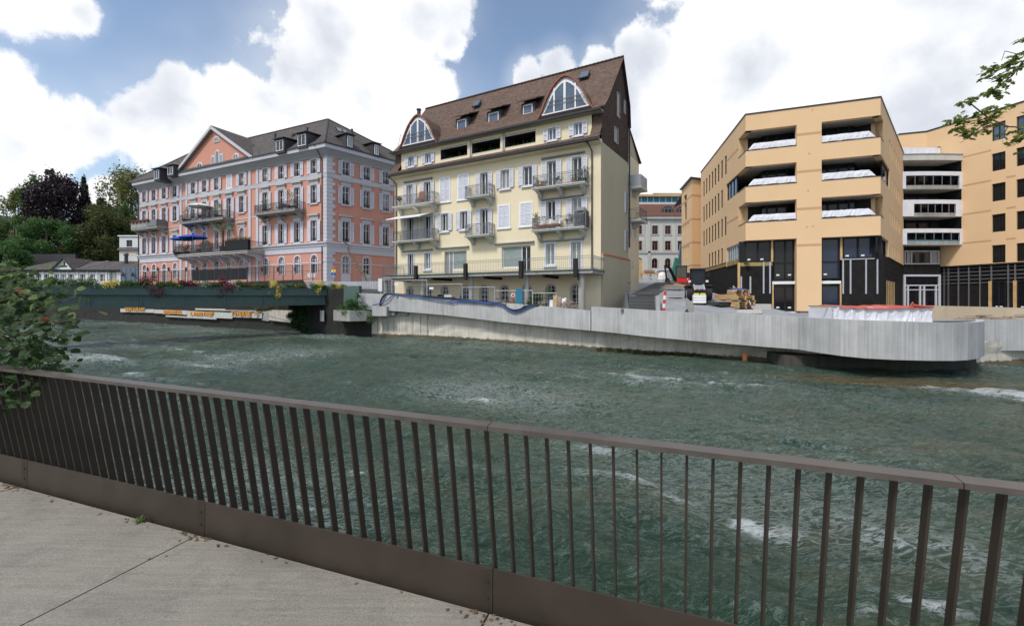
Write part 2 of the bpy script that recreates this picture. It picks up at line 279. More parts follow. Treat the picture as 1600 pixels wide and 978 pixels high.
# ------------------------------------------------------------------ mesh helpers
class MB:
    def __init__(s): s.v = []; s.f = []; s.mi = []; s.uv = {}
    def add(s, vs, fs, m=0):
        o = len(s.v); s.v += [tuple(p) for p in vs]
        for f in fs: s.f.append([o+i for i in f]); s.mi.append(m)
        return s
    def quad(s, a, b, c, d, m=0): return s.add([a, b, c, d], [(0, 1, 2, 3)], m)
    def face(s, pts, m=0): return s.add(pts, [tuple(range(len(pts)))], m)
    def box(s, x0, x1, y0, y1, z0, z1, m=0):
        if x0 > x1: x0, x1 = x1, x0
        if y0 > y1: y0, y1 = y1, y0
        if z0 > z1: z0, z1 = z1, z0
        return s.add([(x0,y0,z0),(x1,y0,z0),(x1,y1,z0),(x0,y1,z0),(x0,y0,z1),(x1,y0,z1),(x1,y1,z1),(x0,y1,z1)],
                     [(0,3,2,1),(4,5,6,7),(0,1,5,4),(1,2,6,5),(2,3,7,6),(3,0,4,7)], m)
    def obox(s, c, sx, sy, sz, R, m=0):
        vs = [Vector(c)+R@Vector((i*sx/2, j*sy/2, k_*sz/2)) for k_ in (-1, 1) for (i, j) in ((-1,-1),(1,-1),(1,1),(-1,1))]
        return s.add(vs, [(0,3,2,1),(4,5,6,7),(0,1,5,4),(1,2,6,5),(2,3,7,6),(3,0,4,7)], m)
    def bar(s, p, q, w, h=None, m=0, up=(0,0,1)):
        p = Vector(p); q = Vector(q); d = q-p
        if d.length < 1e-6: return s
        h = h or w; d.normalize(); u = Vector(up)
        if abs(d.dot(u)) > 0.98: u = Vector((0, 1, 0))
        a = d.cross(u).normalized(); b = a.cross(d).normalized()
        vs = [e+a*i*w/2+b*j*h/2 for e in (p, q) for (i, j) in ((-1,-1),(1,-1),(1,1),(-1,1))]
        return s.add(vs, [(0,3,2,1),(4,5,6,7),(0,1,5,4),(1,2,6,5),(2,3,7,6),(3,0,4,7)], m)
    def tube(s, pts, r, n=6, m=0, cap=True):
        pts = [Vector(p) for p in pts]; rs = r if isinstance(r, (list, tuple)) else [r]*len(pts); rings = []; o = len(s.v)
        for i, p in enumerate(pts):
            d = (pts[min(i+1, len(pts)-1)]-pts[max(i-1, 0)]).normalized(); u = Vector((0, 0, 1)) if abs(d.z) < 0.95 else Vector((0, 1, 0))
            a = d.cross(u).normalized(); b = a.cross(d)
            for j in range(n):
                t = 2*math.pi*j/n; s.v.append(tuple(p+(a*math.cos(t)+b*math.sin(t))*rs[i]))
        for i in range(len(pts)-1):
            for j in range(n):
                s.f.append([o+i*n+j, o+i*n+(j+1) % n, o+(i+1)*n+(j+1) % n, o+(i+1)*n+j]); s.mi.append(m)
        if cap:
            s.f.append([o+j for j in range(n)][::-1]); s.mi.append(m); s.f.append([o+(len(pts)-1)*n+j for j in range(n)]); s.mi.append(m)
        return s
    def lathe(s, prof, c=(0,0,0), n=12, m=0):
        o = len(s.v)
        for (r, z) in prof:
            for j in range(n): t = 2*math.pi*j/n; s.v.append((c[0]+r*math.cos(t), c[1]+r*math.sin(t), c[2]+z))
        for i in range(len(prof)-1):
            for j in range(n): s.f.append([o+i*n+j, o+i*n+(j+1) % n, o+(i+1)*n+(j+1) % n, o+(i+1)*n+j]); s.mi.append(m)
        s.f.append([o+(len(prof)-1)*n+j for j in range(n)]); s.mi.append(m); s.f.append([o+j for j in range(n)][::-1]); s.mi.append(m)
        return s
    def prism(s, pts, d, m=0):
        "closed solid: planar outline pts (3-D) pushed along d"
        n = len(pts); d = Vector(d); vs = [Vector(p) for p in pts]+[Vector(p)+d for p in pts]
        return s.add(vs, [tuple(range(n))[::-1], tuple(range(n, 2*n))]+[(i, (i+1) % n, n+(i+1) % n, n+i) for i in range(n)], m)
    def mesh(s, name, mats, smooth=False, slope_uv=False):
        me = bpy.data.meshes.new(name); me.from_pydata(s.v, [], s.f)
        mats = mats if isinstance(mats, (list, tuple)) else [mats]
        for m in mats: me.materials.append(MATS[m] if isinstance(m, str) else m)
        if len(mats) > 1: me.polygons.foreach_set('material_index', s.mi)
        if slope_uv:
            uvl = me.uv_layers.new(name='UVMap')
            for p in me.polygons:
                nrm = p.normal; h = Vector((0, 0, 1)).cross(nrm)
                if h.length < 1e-4: h = Vector((1, 0, 0))
                h.normalize(); u = nrm.cross(h)
                for li in p.loop_indices:
                    co = me.vertices[me.loops[li].vertex_index].co; uvl.data[li].uv = (co.dot(h), co.dot(u))
        if smooth:
            me.polygons.foreach_set('use_smooth', [True]*len(me.polygons))
        me.update(); return me
    def build(s, name, mats, parent=None, loc=(0,0,0), rz=0.0, smooth=False, slope_uv=False, tag_=None):
        return obj(name, s.mesh(name, mats, smooth, slope_uv), parent, loc, rz)
def obj(name, me, parent=None, loc=(0,0,0), rz=0.0):
    o = bpy.data.objects.new(name, me); COL.objects.link(o); o.location = loc; o.rotation_euler = (0, 0, rz)
    if parent is not None: o.parent = parent
    return o
def tag(o, label, cat, group=None):
    o['label'] = label; o['category'] = cat
    if group: o['group'] = group
    return o
def empty(name, loc, label, cat, group=None, rz=0.0):
    o = bpy.data.objects.new(name, None); COL.objects.link(o); o.location = loc; o.rotation_euler = (0, 0, rz); o.empty_display_size = 0.3
    return tag(o, label, cat, group)
def struct(o): o['kind'] = 'structure'; return o
def stuff(o): o['kind'] = 'stuff'; return o
def copy_tree(o, parent=None):
    c = o.copy(); COL.objects.link(c); c.parent = parent
    for ch in o.children: copy_tree(ch, c)
    return c
CACHE = {}
def cached(key, fn):
    if key not in CACHE: CACHE[key] = fn()
    return CACHE[key]

class Fac:
    "a wall plane: p0 -> p1 left to right seen from outside; local x along, y inwards, z up (world height)"
    def __init__(s, root, p0, p1):
        s.root = root; s.p0 = Vector(p0); s.p1 = Vector(p1); s.L = (s.p1-s.p0).length; s.e = (s.p1-s.p0)/s.L; s.n = Vector((s.e.y, -s.e.x)); s.rot = math.atan2(s.e.y, s.e.x)
    def P(s, px, py, out=0.0):
        d = Vector(((px-800)/K, S)); o = s.p0+s.n*out
        den = d.x*s.n.x+d.y*s.n.y; t = (o.x*s.n.x+o.y*s.n.y)/den; q = d*t
        return (q-o).dot(s.e), ZC+(HY-py)/K*t
    def A(s, px, out=0.0): return s.P(px, 0, out)[0]
    def Z(s, px, py, out=0.0): return s.P(px, py, out)[1]
    def at(s, a, z, out=0.0):
        q = s.p0+s.e*a+s.n*out; return Vector((q.x, q.y, z))
    def put(s, name, me, a=0, z=0, out=0.0, mats=None, smooth=False, slope_uv=False):
        if isinstance(me, MB): me = me.mesh(name, mats, smooth, slope_uv)
        return obj(name, me, s.root, s.at(a, z, out)-s.root.location, s.rot)
    def thing(s, name, a, z, out, label, cat, group=None): return empty(name, s.at(a, z, out), label, cat, group, s.rot)

def outline(w, h, arch, x0=0, z0=0, n=8):
    "points from bottom left, up, over, down; w wide, h tall in total"
    if not arch: return [(x0-w/2, z0), (x0-w/2, z0+h), (x0+w/2, z0+h), (x0+w/2, z0)]
    r = w/2; return [(x0-r, z0)]+[(x0-r*math.cos(math.pi*i/n), z0+h-r+r*math.sin(math.pi*i/n)) for i in range(n+1)]+[(x0+r, z0)]
def ring(mb, w, h, t, y0, y1, arch=False, bottom=True, m=0, x0=0, z0=0, tb=None):
    tb = t if tb is None else tb
    o = outline(w, h, arch, x0, z0); i = outline(w-2*t, h-t-(tb if bottom else 0), arch, x0, z0+(tb if bottom else 0)); n = len(o)
    vs = [(x, y0, z) for x, z in o]+[(x, y0, z) for x, z in i]+[(x, y1, z) for x, z in o]+[(x, y1, z) for x, z in i]
    fs = []
    for k_ in range(n-1 if not bottom else n):
        j = (k_+1) % n
        fs += [(k_, j, n+j, n+k_), (n+k_, n+j, 3*n+j, 3*n+k_), (k_, 2*n+k_, 2*n+j, j)]
    mb.add(vs, fs, m)
def wall(mb, a0, a1, z0, z1, holes, rev=0.25, m=0, mr=None):
    "front sheet with real openings and their reveals"
    mr = m if mr is None else mr
    xs = sorted({a0, a1, *[min(max(h[0], a0), a1) for h in holes], *[min(max(h[1], a0), a1) for h in holes]})
    zs = sorted({z0, z1, *[min(max(h[2], z0), z1) for h in holes], *[min(max(h[3], z0), z1) for h in holes]})
    for j in range(len(zs)-1):
        zc = (zs[j]+zs[j+1])/2; start = None
        for i in range(len(xs)):
            solid = False
            if i < len(xs)-1:
                xc = (xs[i]+xs[i+1])/2; solid = not any(h[0] < xc < h[1] and h[2] < zc < h[3] for h in holes)
            if solid and start is None: start = xs[i]
            if not solid and start is not None:
                mb.quad((start, 0, zs[j]), (xs[i], 0, zs[j]), (xs[i], 0, zs[j+1]), (start, 0, zs[j+1]), m); start = None
    for h in holes:
        r = h[5] if len(h) > 5 else rev; arch = len(h) > 4 and h[4]; w = h[1]-h[0]; xc = (h[0]+h[1])/2
        if arch:
            o = outline(w, h[3]-h[2], True, xc, h[2])
            arc = o[1:-1]; k_ = len(arc)//2
            mb.face([(h[0], 0, h[3])]+[(x, 0, z) for x, z in arc[k_::-1]], m); mb.face([(h[1], 0, h[3])]+[(x, 0, z) for x, z in arc[k_:]][::-1], m)
        else: o = outline(w, h[3]-h[2], False, xc, h[2])
        for i in range(len(o)):
            p, q = o[i], o[(i+1) % len(o)]
            if abs(p[0]-q[0]) < 1e-6 and (abs(p[0]-a0) < 1e-4 or abs(p[0]-a1) < 1e-4): continue
            if abs(p[1]-q[1]) < 1e-6 and (abs(p[1]-z0) < 1e-4 or abs(p[1]-z1) < 1e-4): continue
            mb.quad((p[0], 0, p[1]), (q[0], 0, q[1]), (q[0], r, q[1]), (p[0], r, p[1]), mr)

def q5(x): return round(x*20)/20
def window(fac, a, z0, z1, w, arch=False, leaves=2, trans=(), shut=None, surround=0.16, lintel=None, sill=True, gl='glass_win', frame='white_frame', trim='pink_trim', shm='shutter', rec=0.22, shutz=0.0, ft=0.07, guard=False, surb=True, panel=0.0, sh_angles=None):
    "returns the window part (frame) with pane, surround, sill, lintel and shutters under it"
    h = q5(z1-z0); w = q5(w)
    def mf():
        mb = MB(); ring(mb, w, h, ft, rec-0.06, rec+0.02, arch)
        for i in range(1, leaves):
            x = -w/2+w*i/leaves; mb.box(x-ft*0.55, x+ft*0.55, rec-0.055, rec+0.02, ft, h-ft)
        for t in trans: mb.box(-w/2+ft, w/2-ft, rec-0.045, rec+0.02, h*t-ft*0.35, h*t+ft*0.35)
        if panel: mb.box(-w/2+ft, w/2-ft, rec-0.05, rec+0.02, ft, h*panel)
        return mb.mesh('window', frame)
    wo_ = fac.put('window', cached(('wf', h, w, arch, leaves, trans, frame, rec, ft, panel), mf), a, z0)
    def mp():
        mb = MB(); mb.face([(x, rec, z) for x, z in outline(w-0.02, h-0.01, arch)][::-1]); return mb.mesh('pane', gl)
    obj('pane', cached(('wp', h, w, arch, gl, rec), mp), wo_)
    if surround:
        def ms():
            mb = MB(); ring(mb, w+2*surround, h+surround+(surround if surb and not arch else 0), surround, -0.05, 0.0, arch, bottom=(surb and not arch), z0=-(surround if surb and not arch else 0)); return mb.mesh('window_surround', trim)
        obj('window_surround', cached(('ws', h, w, arch, surround, trim, surb), ms), wo_)
    if sill:
        def mi():
            mb = MB(); su = surround or 0; e = w/2+su+0.06; mb.box(-e, e, -0.16, 0.02, -0.16-su*0.3, -0.06); return mb.mesh('sill', trim)
        obj('sill', cached(('wi', w, surround, trim), mi), wo_)
    if lintel:
        def ml():
            mb = MB(); e = w/2+surround+0.05; mb.box(-e, e, -0.09, 0.0, h+surround, h+surround+lintel*0.65); mb.box(-e-0.22, e+0.22, -0.30, 0.0, h+surround+lintel*0.65+0.003, h+surround+lintel, 1); return mb.mesh('lintel', [trim, 'stone_trim'])
        obj('lintel', cached(('wl', h, w, surround, lintel, trim), ml), wo_)
    if shut:
        for s_ in (-1, 1):
            def mh():
                mb = MB(); x0 = 0; x1 = shut; zz = h-0.02; t = 0.07
                for (u0, u1, v0, v1) in ((0, t, 0.02, zz), (x1-t, x1, 0.02, zz), (t, x1-t, 0.02, 0.02+t), (t, x1-t, zz-t, zz), (t, x1-t, zz/2-t/2, zz/2+t/2)): mb.box(u0, u1, -0.05, 0, v0, v1)
                nl = max(6, int(h/0.13))
                for i in range(nl):
                    z = 0.1+(zz-0.2)*(i+0.5)/nl; mb.quad((t, -0.035, z-0.045), (x1-t, -0.035, z-0.045), (x1-t, -0.008, z+0.04), (t, -0.008, z+0.04))
                return mb.mesh('shutter', shm)
            o = obj('shutter', cached(('sh', h, shut, shm), mh), wo_)
            ang = random.uniform(0.0, 0.07)
            if s_ > 0: o.location = (w/2+0.03, -0.07, 0); o.rotation_euler = (0, 0, -ang)
            else: o.location = (-w/2-0.03-shut*math.cos(ang), -0.07-shut*math.sin(ang), 0); o.rotation_euler = (0, 0, ang)
    if guard:
        def mg():
            mb = MB(); mb.box(-w/2, w/2, 0.02, 0.05, 0.42, 0.46); mb.box(-w/2, w/2, 0.02, 0.05, 0.05, 0.09)
            n_ = int(w/0.12)
            for i in range(n_+1): x = -w/2+w*i/n_; mb.box(x-0.012, x+0.012, 0.025, 0.045, 0.05, 0.42)
            return mb.mesh('guard_rail', 'iron')
        obj('guard_rail', cached(('wg', w), mg), wo_)
    return wo_
def closed_window(fac, a, z0, z1, w):
    h = q5(z1-z0); w = q5(w)
    def mf():
        mb = MB(); ring(mb, w+0.24, h+0.24, 0.14, -0.05, 0.0, False, z0=-0.12); mb.box(-w/2-0.2, w/2+0.2, -0.12, 0, -0.24, -0.121); return mb.mesh('window', 'white_frame')
    wo_ = fac.put('window', cached(('cw', w, h), mf), a, z0)
    for s_ in (0, 1):
        def mh():
            mb = MB(); ww = w/2-0.02; mb.box(0, ww, -0.035, 0, 0, h, 1); t = 0.07
            for (u0, u1, v0, v1) in ((0, t, 0, h), (ww-t, ww, 0, h), (t, ww-t, 0, t), (t, ww-t, h-t, h), (t, ww-t, h/2-t/2, h/2+t/2)): mb.box(u0, u1, -0.07, -0.036, v0, v1)
            for i in range(int(h/0.13)):
                z = 0.1+(h-0.2)*(i+0.5)/int(h/0.13); mb.quad((t, -0.060, z-0.04), (ww-t, -0.060, z-0.04), (ww-t, -0.037, z+0.04), (t, -0.037, z+0.04))
            return mb.mesh('shutter', ['shutter', 'balcony_stone'])
        o = obj('shutter', cached(('csh', w, h), mh), wo_); o.location = (-w/2+0.01+s_*w/2, 0, 0)
    return wo_

def rail_mesh(L, depth, h=1.0, sp=0.14, mat='iron', r=0.012, fancy=False, name='railing', sides=True):
    mb = MB(); segs = [((0, -depth), (L, -depth))]
    if sides: segs = [((0, 0), (0, -depth)), ((0, -depth), (L, -depth)), ((L, -depth), (L, 0))]
    for p, q in segs:
        p = Vector(p); q = Vector(q); d = (q-p).length; n = max(1, int(d/sp))
        for zz, t in ((h, 0.045), (0.10, 0.03), (h-0.16, 0.02)): mb.bar((p.x, p.y, zz), (q.x, q.y, zz), t, 0.03)
        for i in range(n+1):
            c = p+(q-p)*i/n; rr = 0.02 if i in (0, n) else r; mb.bar((c.x, c.y, 0), (c.x, c.y, h), rr*2)
        if fancy:
            m_ = max(1, int(d/0.7))
            for i in range(m_):
                c = p+(q-p)*(i+0.5)/m_; u = (q-p).normalized()
                for s_ in (0.13, 0.07):
                    pts = [(c.x+u.x*s_*math.cos(t), c.y+u.y*s_*math.cos(t), h*0.5+s_*1.5*math.sin(t)) for t in [math.pi*2*j/8 for j in range(9)]]
                    mb.tube(pts, 0.012, 4, cap=False)
    return mb.mesh(name, mat)
def balcony(fac, a0, a1, z, depth, thick=0.2, nb=2, h=1.0, slab='balcony_stone', iron='iron', fancy=True, bw=0.22, bh=0.6, sp=0.14):
    L = a1-a0
    mb = MB(); mb.box(0, L, -depth, 0, -thick, 0); mb.box(-0.05, L+0.05, -depth-0.05, 0, -0.07, 0.002); b = fac.put('balcony', mb, a0, z, mats=slab)
    obj('railing', rail_mesh(L-0.1, depth-0.08, h, sp, iron, fancy=fancy), b, (0.05, 0, 0.003))
    if nb:
        def mk():
            m2 = MB(); m2.prism([(-bw/2, -0.02, -thick-0.002), (-bw/2, -depth*0.85, -thick-0.002), (-bw/2, -depth*0.85, -thick-0.12), (-bw/2, -depth*0.45, -thick-bh*0.45), (-bw/2, -0.12, -thick-bh), (-bw/2, -0.02, -thick-bh)], (bw, 0, 0)); return m2.mesh('bracket', slab)
        me = cached(('br', depth, thick, slab, bw, bh), mk)
        for i in range(nb):
            x = 0.35+(L-0.7)*i/max(1, nb-1) if nb > 1 else L/2
            obj('bracket', me, b, (x, 0, 0))
    return b

def leaf_cloud(n, blobs, size, seed=0, flat=0.5, shell=0.55):
    "many small leaf faces spread through overlapping lumps; blobs = (x,y,z,rx,ry,rz)"
    rg = np.random.default_rng(seed); vol = np.array([b[3]*b[4]*b[5] for b in blobs])**0.67; idx = rg.choice(len(blobs), n, p=vol/vol.sum()); B = np.array(blobs)[idx]
    d = rg.normal(size=(n, 3)); d /= np.linalg.norm(d, axis=1)[:, None]; r = shell+(1-shell)*rg.random(n)**0.7; r *= 1+0.16*rg.normal(size=n)
    c = B[:, :3]+d*B[:, 3:6]*r[:, None]
    nrm = d*0.6+rg.normal(size=(n, 3))*0.6; nrm[:, 2] += flat; nrm /= np.linalg.norm(nrm, axis=1)[:, None]
    t = np.cross(nrm, rg.normal(size=(n, 3))); t /= np.linalg.norm(t, axis=1)[:, None]; b = np.cross(nrm, t)
    s_ = size*(0.6+0.8*rg.random(n))[:, None]
    V = np.empty((n, 4, 3)); V[:, 0] = c-t*s_; V[:, 1] = c-b*s_*0.55+nrm*s_*0.12; V[:, 2] = c+t*s_; V[:, 3] = c+b*s_*0.55+nrm*s_*0.12
    return V.reshape(-1, 3)
def quads_mesh(name, V, mat):
    n = len(V)//4; me = bpy.data.meshes.new(name); me.vertices.add(n*4); me.vertices.foreach_set('co', V.ravel())
    me.loops.add(n*4); me.loops.foreach_set('vertex_index', np.arange(n*4, dtype=np.int32)); me.polygons.add(n); me.polygons.foreach_set('loop_start', np.arange(0, n*4, 4, dtype=np.int32))
    me.materials.append(MATS[mat]); me.update(calc_edges=True); me.validate(); return me
# ------------------------------------------------------------------ river, banks, quay, bridge, walkway
def V2(px, D): v = XD(px, D); return (v.x, v.y)
FOOT = [(-100, 105), (0, 78), (150, 62.5), (300, 50.7), (427, 43.7), (491, 40.4), (544, 38.3), (581, 37.2), (672, 35.7), (785, 31.6), (860, 29.2), (960, 26.4), (1080, 24.0), (1160, 22.6), (1240, 21.6), (1314, 20.4), (1465, 20.2), (1600, 21.6), (1800, 22.0)]
FOOTW = [V2(*p) for p in FOOT]
# parapet: image x, distance, top height, underside height
PAR = [(560, 36.4, 3.93, 2.50), (604, 36.0, 3.80, 2.37), (640, 35.5, 3.66, 2.24), (692, 34.0, 3.46, 2.06), (740, 32.3, 3.28, 1.85), (785, 30.6, 3.12, 1.67), (850, 28.6, 2.89, 1.50), (922.5, 26.5, 2.65, 1.36),
       (923.5, 26.5, 2.92, 1.36), (960, 25.4, 2.86, 1.31), (1010, 24.2, 2.77, 1.20), (1080, 22.7, 2.68, 1.11), (1160, 21.4, 2.62, 1.02), (1248, 20.0, 2.56, 0.96), (1280, 18.9, 2.55, 0.95), (1314, 17.95, 2.55, 0.94), (1352, 17.3, 2.54, 0.93),
       (1397, 17.0, 2.52, 0.91), (1454, 16.9, 2.48, 0.89), (1490, 17.0, 2.46, 0.87), (1512, 17.25, 2.45, 0.86), (1528, 17.7, 2.44, 0.86), (1537, 18.4, 2.43, 0.86), (1538.5, 19.2, 2.43, 0.86), (1536, 20.2, 2.42, 0.86)]
PAR2 = [(1536.5, 21.2, 2.34, 0.75), (1600, 21.2, 2.33, 0.75), (1750, 21.2, 2.33, 0.75)]
def interp(x, tab):
    if x <= tab[0][0]: return tab[0][1]
    for (x0, y0), (x1, y1) in zip(tab, tab[1:]):
        if x <= x1: return y0+(y1-y0)*(x-x0)/(x1-x0)
    return tab[-1][1]
def smst(x, a, b): t = min(1, max(0, (x-a)/(b-a))); return t*t*(3-2*t)
def zsite(X, D):
    if -21 < X < -14.2 and D < 44: return 4.35
    ramp = interp(D, [(22, 1.9), (25, 2.35), (31, 3.3), (52, 5.55), (92, 7.5), (130, 8.5)])
    flat = interp(X, [(-13, 2.85), (8, 2.2), (30, 2.3)])
    far = interp(D, [(45, 0.0), (60, 1.0)])
    if X < -14.2: return 5.3
    xr = 9.1+.34*(D-25.6) if D < 37 else 6.0
    w = smst(X, xr-.1, xr+.15)*(1-smst(X, 17.2+max(0, D-31)*0.15, 20.5+max(0, D-31)*0.15)); w = max(w, far)
    return flat*(1-w)+ramp*w

# river surface: a real choppy sheet, finer near the walkway
def footD(px):
    r = (px-800)/K/S
    for a, b in zip(FOOTW, FOOTW[1:]):
        d = (b[0]-a[0], b[1]-a[1]); den = r*d[1]-d[0]
        if abs(den) < 1e-9: continue
        t = (a[0]-r*a[1])/den
        if -1e-6 <= t <= 1.000001: return (a[1]+d[1]*t)/S
    return interp(px, FOOT)
def vnoise(x, y, seed):
    rg = np.random.default_rng(seed); T = rg.random((256, 256)); xi = np.floor(x).astype(int); yi = np.floor(y).astype(int); fx = x-xi; fy = y-yi
    fx = fx*fx*fx*(fx*(fx*6-15)+10); fy = fy*fy*fy*(fy*(fy*6-15)+10)
    a = T[xi & 255, yi & 255]; b = T[(xi+1) & 255, yi & 255]; c = T[xi & 255, (yi+1) & 255]; d = T[(xi+1) & 255, (yi+1) & 255]
    return (a*(1-fx)+b*fx)*(1-fy)+(c*(1-fx)+d*fx)*fy
def spaced(segs):
    out = []
    for a, b, n in segs: out += list(np.linspace(a, b, n, endpoint=False))
    return np.array(out+[segs[-1][1]])
ys = spaced([(0.8, 6, 70), (6, 14, 85), (14, 26, 95), (26, 44, 80), (44, 120, 70)])
xs = spaced([(-120, -60, 50), (-60, -25, 100), (-25, -8, 110), (-8, 10, 180), (10, 30, 150), (30, 60, 40)])
GX, GY = np.meshgrid(xs, ys); fl = (0.885, -0.465)
U = GX*fl[0]+GY*fl[1]; Vv = -GX*fl[1]+GY*fl[0]
wx = (vnoise(U*0.25, Vv*0.3, 1)-0.5)*2.2; wy = (vnoise(U*0.25+50, Vv*0.3, 2)-0.5)*2.2
H = np.zeros_like(GX); amp = [(0.16, 0.30, 0.12), (0.40, 0.75, 0.13), (0.95, 1.8, 0.10), (2.1, 3.8, 0.045), (4.3, 7.0, 0.014)]
rid = np.zeros_like(GX)
for i, (fu, fv, a) in enumerate(amp):
    n_ = vnoise((U+wx)*fu, (Vv+wy)*fv, 10+i); r_ = 1-np.abs(2*n_-1); H += a*(0.55*(n_-0.5)*2+0.45*(r_*r_*2-0.8))
    if i in (1, 2): rid += r_**3*(0.6 if i == 1 else 0.5)
foam_glint = np.clip((rid-0.72)*3.2, 0, 1)*np.clip((vnoise(U*0.22+9, Vv*0.35+4, 31)-0.60)*5, 0, 1)
def spot(x, y, rx, ry, ang, s_):
    dx = GX-x; dy = GY-y; u_ = dx*math.cos(ang)+dy*math.sin(ang); v_ = -dx*math.sin(ang)+dy*math.cos(ang); return s_*np.exp(-(u_/rx)**2-(v_/ry)**2)
def wp(px, py): D = (ZC)*K/(py-HY); return ((px-800)/K*D, D*S)
a_ = -0.48
act = np.zeros_like(GX)
for (px, py, rx, ry, s_) in [(1490, 607, 1.2, 0.25, 1.0), (1560, 616, 2.4, 0.35, 1.0), (1660, 628, 2.5, 0.5, 1.0), (1180, 822, 0.40, 0.18, 0.9), (1215, 832, 0.35, 0.15, 0.8), (1340, 960, 0.5, 0.15, 0.6), (1440, 955, 0.4, 0.15, 0.8), (1060, 785, 0.3, 0.08, 0.5), (760, 625, 0.5, 0.1, 0.8), (560, 600, 1.2, 0.2, 0.4), (150, 560, 4.0, 0.7, 0.5), (260, 545, 5.0, 0.9, 0.45), (210, 585, 3.0, 0.5, 0.5), (330, 575, 3, 0.4, 0.4), (1080, 595, 4.0, 2.2, 0.36), (1350, 700, 2.0, 1.4, 0.2), (1450, 860, 1.0, 0.5, 0.35), (940, 700, 0.5, 0.2, 0.5), (480, 800, 0.4, 0.06, 0.5), (560, 740, 0.3, 0.06, 0.6), (880, 690, 0.6, 0.2, 0.35), (990, 760, 0.5, 0.15, 0.4)]:
    x, y = wp(px, py); act += spot(x, y, rx, ry, a_, s_)
foam_glint = np.clip(foam_glint*0.28+act*np.clip(0.3+rid*0.9+(vnoise(U*3, Vv*5, 77)-0.5)*0.9, 0, 1.4)*0.9+0.12+0.30*np.clip(vnoise(U*0.12+3, Vv*0.22+8, 91)*1.6-0.45, 0, 1), 0, 1); H += act*0.05
# shallow gravel bar
bar = np.zeros_like(GX)
for (px, py, rx, ry) in [(1400, 604, 2.6, 0.65), (1350, 597, 2.2, 0.6), (1460, 600, 2.0, 0.7), (1270, 590, 3.5, 0.7), (1550, 600, 4, 0.8)]:
    x, y = wp(px, py); bar += spot(x, y, rx, ry, -0.42 if px != 1550 else 0, 1.0 if px in (1400, 1350, 1460) else 0.4)
bar = np.clip(bar, 0, 1)
H *= (1-0.5*bar)
nr, nc = GX.shape
me = bpy.data.meshes.new('river'); co = np.stack([GX, GY, H], -1).reshape(-1, 3); me.vertices.add(len(co)); me.vertices.foreach_set('co', co.ravel())
I = np.arange(nr*nc).reshape(nr, nc); q = np.stack([I[:-1, :-1], I[:-1, 1:], I[1:, 1:], I[1:, :-1]], -1).reshape(-1, 4)
me.loops.add(q.size); me.loops.foreach_set('vertex_index', q.ravel().astype(np.int32)); me.polygons.add(len(q)); me.polygons.foreach_set('loop_start', np.arange(0, q.size, 4, dtype=np.int32))
me.polygons.foreach_set('use_smooth', np.ones(len(q), dtype=bool)); me.update(calc_edges=True)
for nm, arr in (('foam_glint', foam_glint), ('bar', bar)):
    at_ = me.attributes.new(nm, 'FLOAT', 'POINT'); at_.data.foreach_set('value', arr.ravel().astype(np.float32))
k = MN('water'); fl_rot = (0, 0, math.atan2(0.465, 0.885))
v1 = k.coords((1.0, 2.6, 1), rot=fl_rot); v2 = k.coords((0.10, 0.26, 1), rot=fl_rot); v0 = k.coords()
nA = k.noise(v1, 1.6, 6, 0.62, 0.6); nB = k.noise(v1, 6.0, 5, 0.65, 0.4); nC = k.noise(v2, 1.0, 5, 0.6); nD = k.noise(v1, 0.35, 4, 0.6, 1.0)
fa = k.n('ShaderNodeAttribute', attribute_name='foam_glint'); ba = k.n('ShaderNodeAttribute', attribute_name='bar')
deep = k.ramp(nC, [(0.3, (0.022, 0.056, 0.040)), (0.55, (0.042, 0.084, 0.056)), (0.75, (0.082, 0.112, 0.062))])
deep = k.mix(k.math('MULTIPLY', k.ramp(nD, [(0.5, (0, 0, 0)), (0.75, (1, 1, 1))]), 0.6), deep, (0.120, 0.112, 0.052))
brn = k.ramp(nA, [(0.3, (0.06, 0.05, 0.015)), (0.7, (0.16, 0.12, 0.045))])
c1 = k.mix(ba.outputs['Fac'], deep, brn)
fn = k.noise(v1, 7, 6, 0.7, 0.5)
def ridge(x, p_=1.0): return k.math('POWER', k.math('SUBTRACT', 1.0, k.math('ABSOLUTE', k.math('MULTIPLY_ADD', x, 4.0, -2.0))), p_)
def clampd(x): n_ = k.n('ShaderNodeClamp'); k.l(x, n_.inputs[0]); return n_.outputs[0]
rA = clampd(ridge(nA)); rB = clampd(ridge(nB)); rF = clampd(ridge(k.noise(v1, 3.2, 5, 0.6, 1.2)))
ff = k.math('ADD', k.math('MULTIPLY', rF, 0.75), k.math('ADD', k.math('MULTIPLY', fa.outputs['Fac'], 0.62), k.math('MULTIPLY', fn, 0.35)))
f = k.ramp(k.math('MULTIPLY', ff, 0.5), [(0.45, (0, 0, 0)), (0.62, (1, 1, 1))])
fw = 0.0
k.color(k.mix(f, c1, k.ramp(fa.outputs['Fac'], [(0.30, (0.24, 0.31, 0.28)), (0.75, (0.60, 0.65, 0.66))]))); k.l(k.math('MULTIPLY_ADD', f, 0.5, 0.07), k.b.inputs['Roughness']); k.b.inputs['IOR'].default_value = 1.33; k.set(spec=0.85)  # weak end of the ramp paints sky glints, strong end is white foam
k.bump(k.math('ADD', k.math('ADD', k.math('MULTIPLY', nA, 0.8), k.math('MULTIPLY', rA, 0.35)), k.math('ADD', k.math('MULTIPLY', rB, 0.16), k.math('MULTIPLY', fn, 0.25))), 1.0, 0.26)
me.materials.append(k.m); MATS['water'] = k.m
struct(obj('river', me)); struct(MB().box(-1500, 1500, -600, 2500, -3.0, -1.6).build('riverbed', 'concrete_dark'))

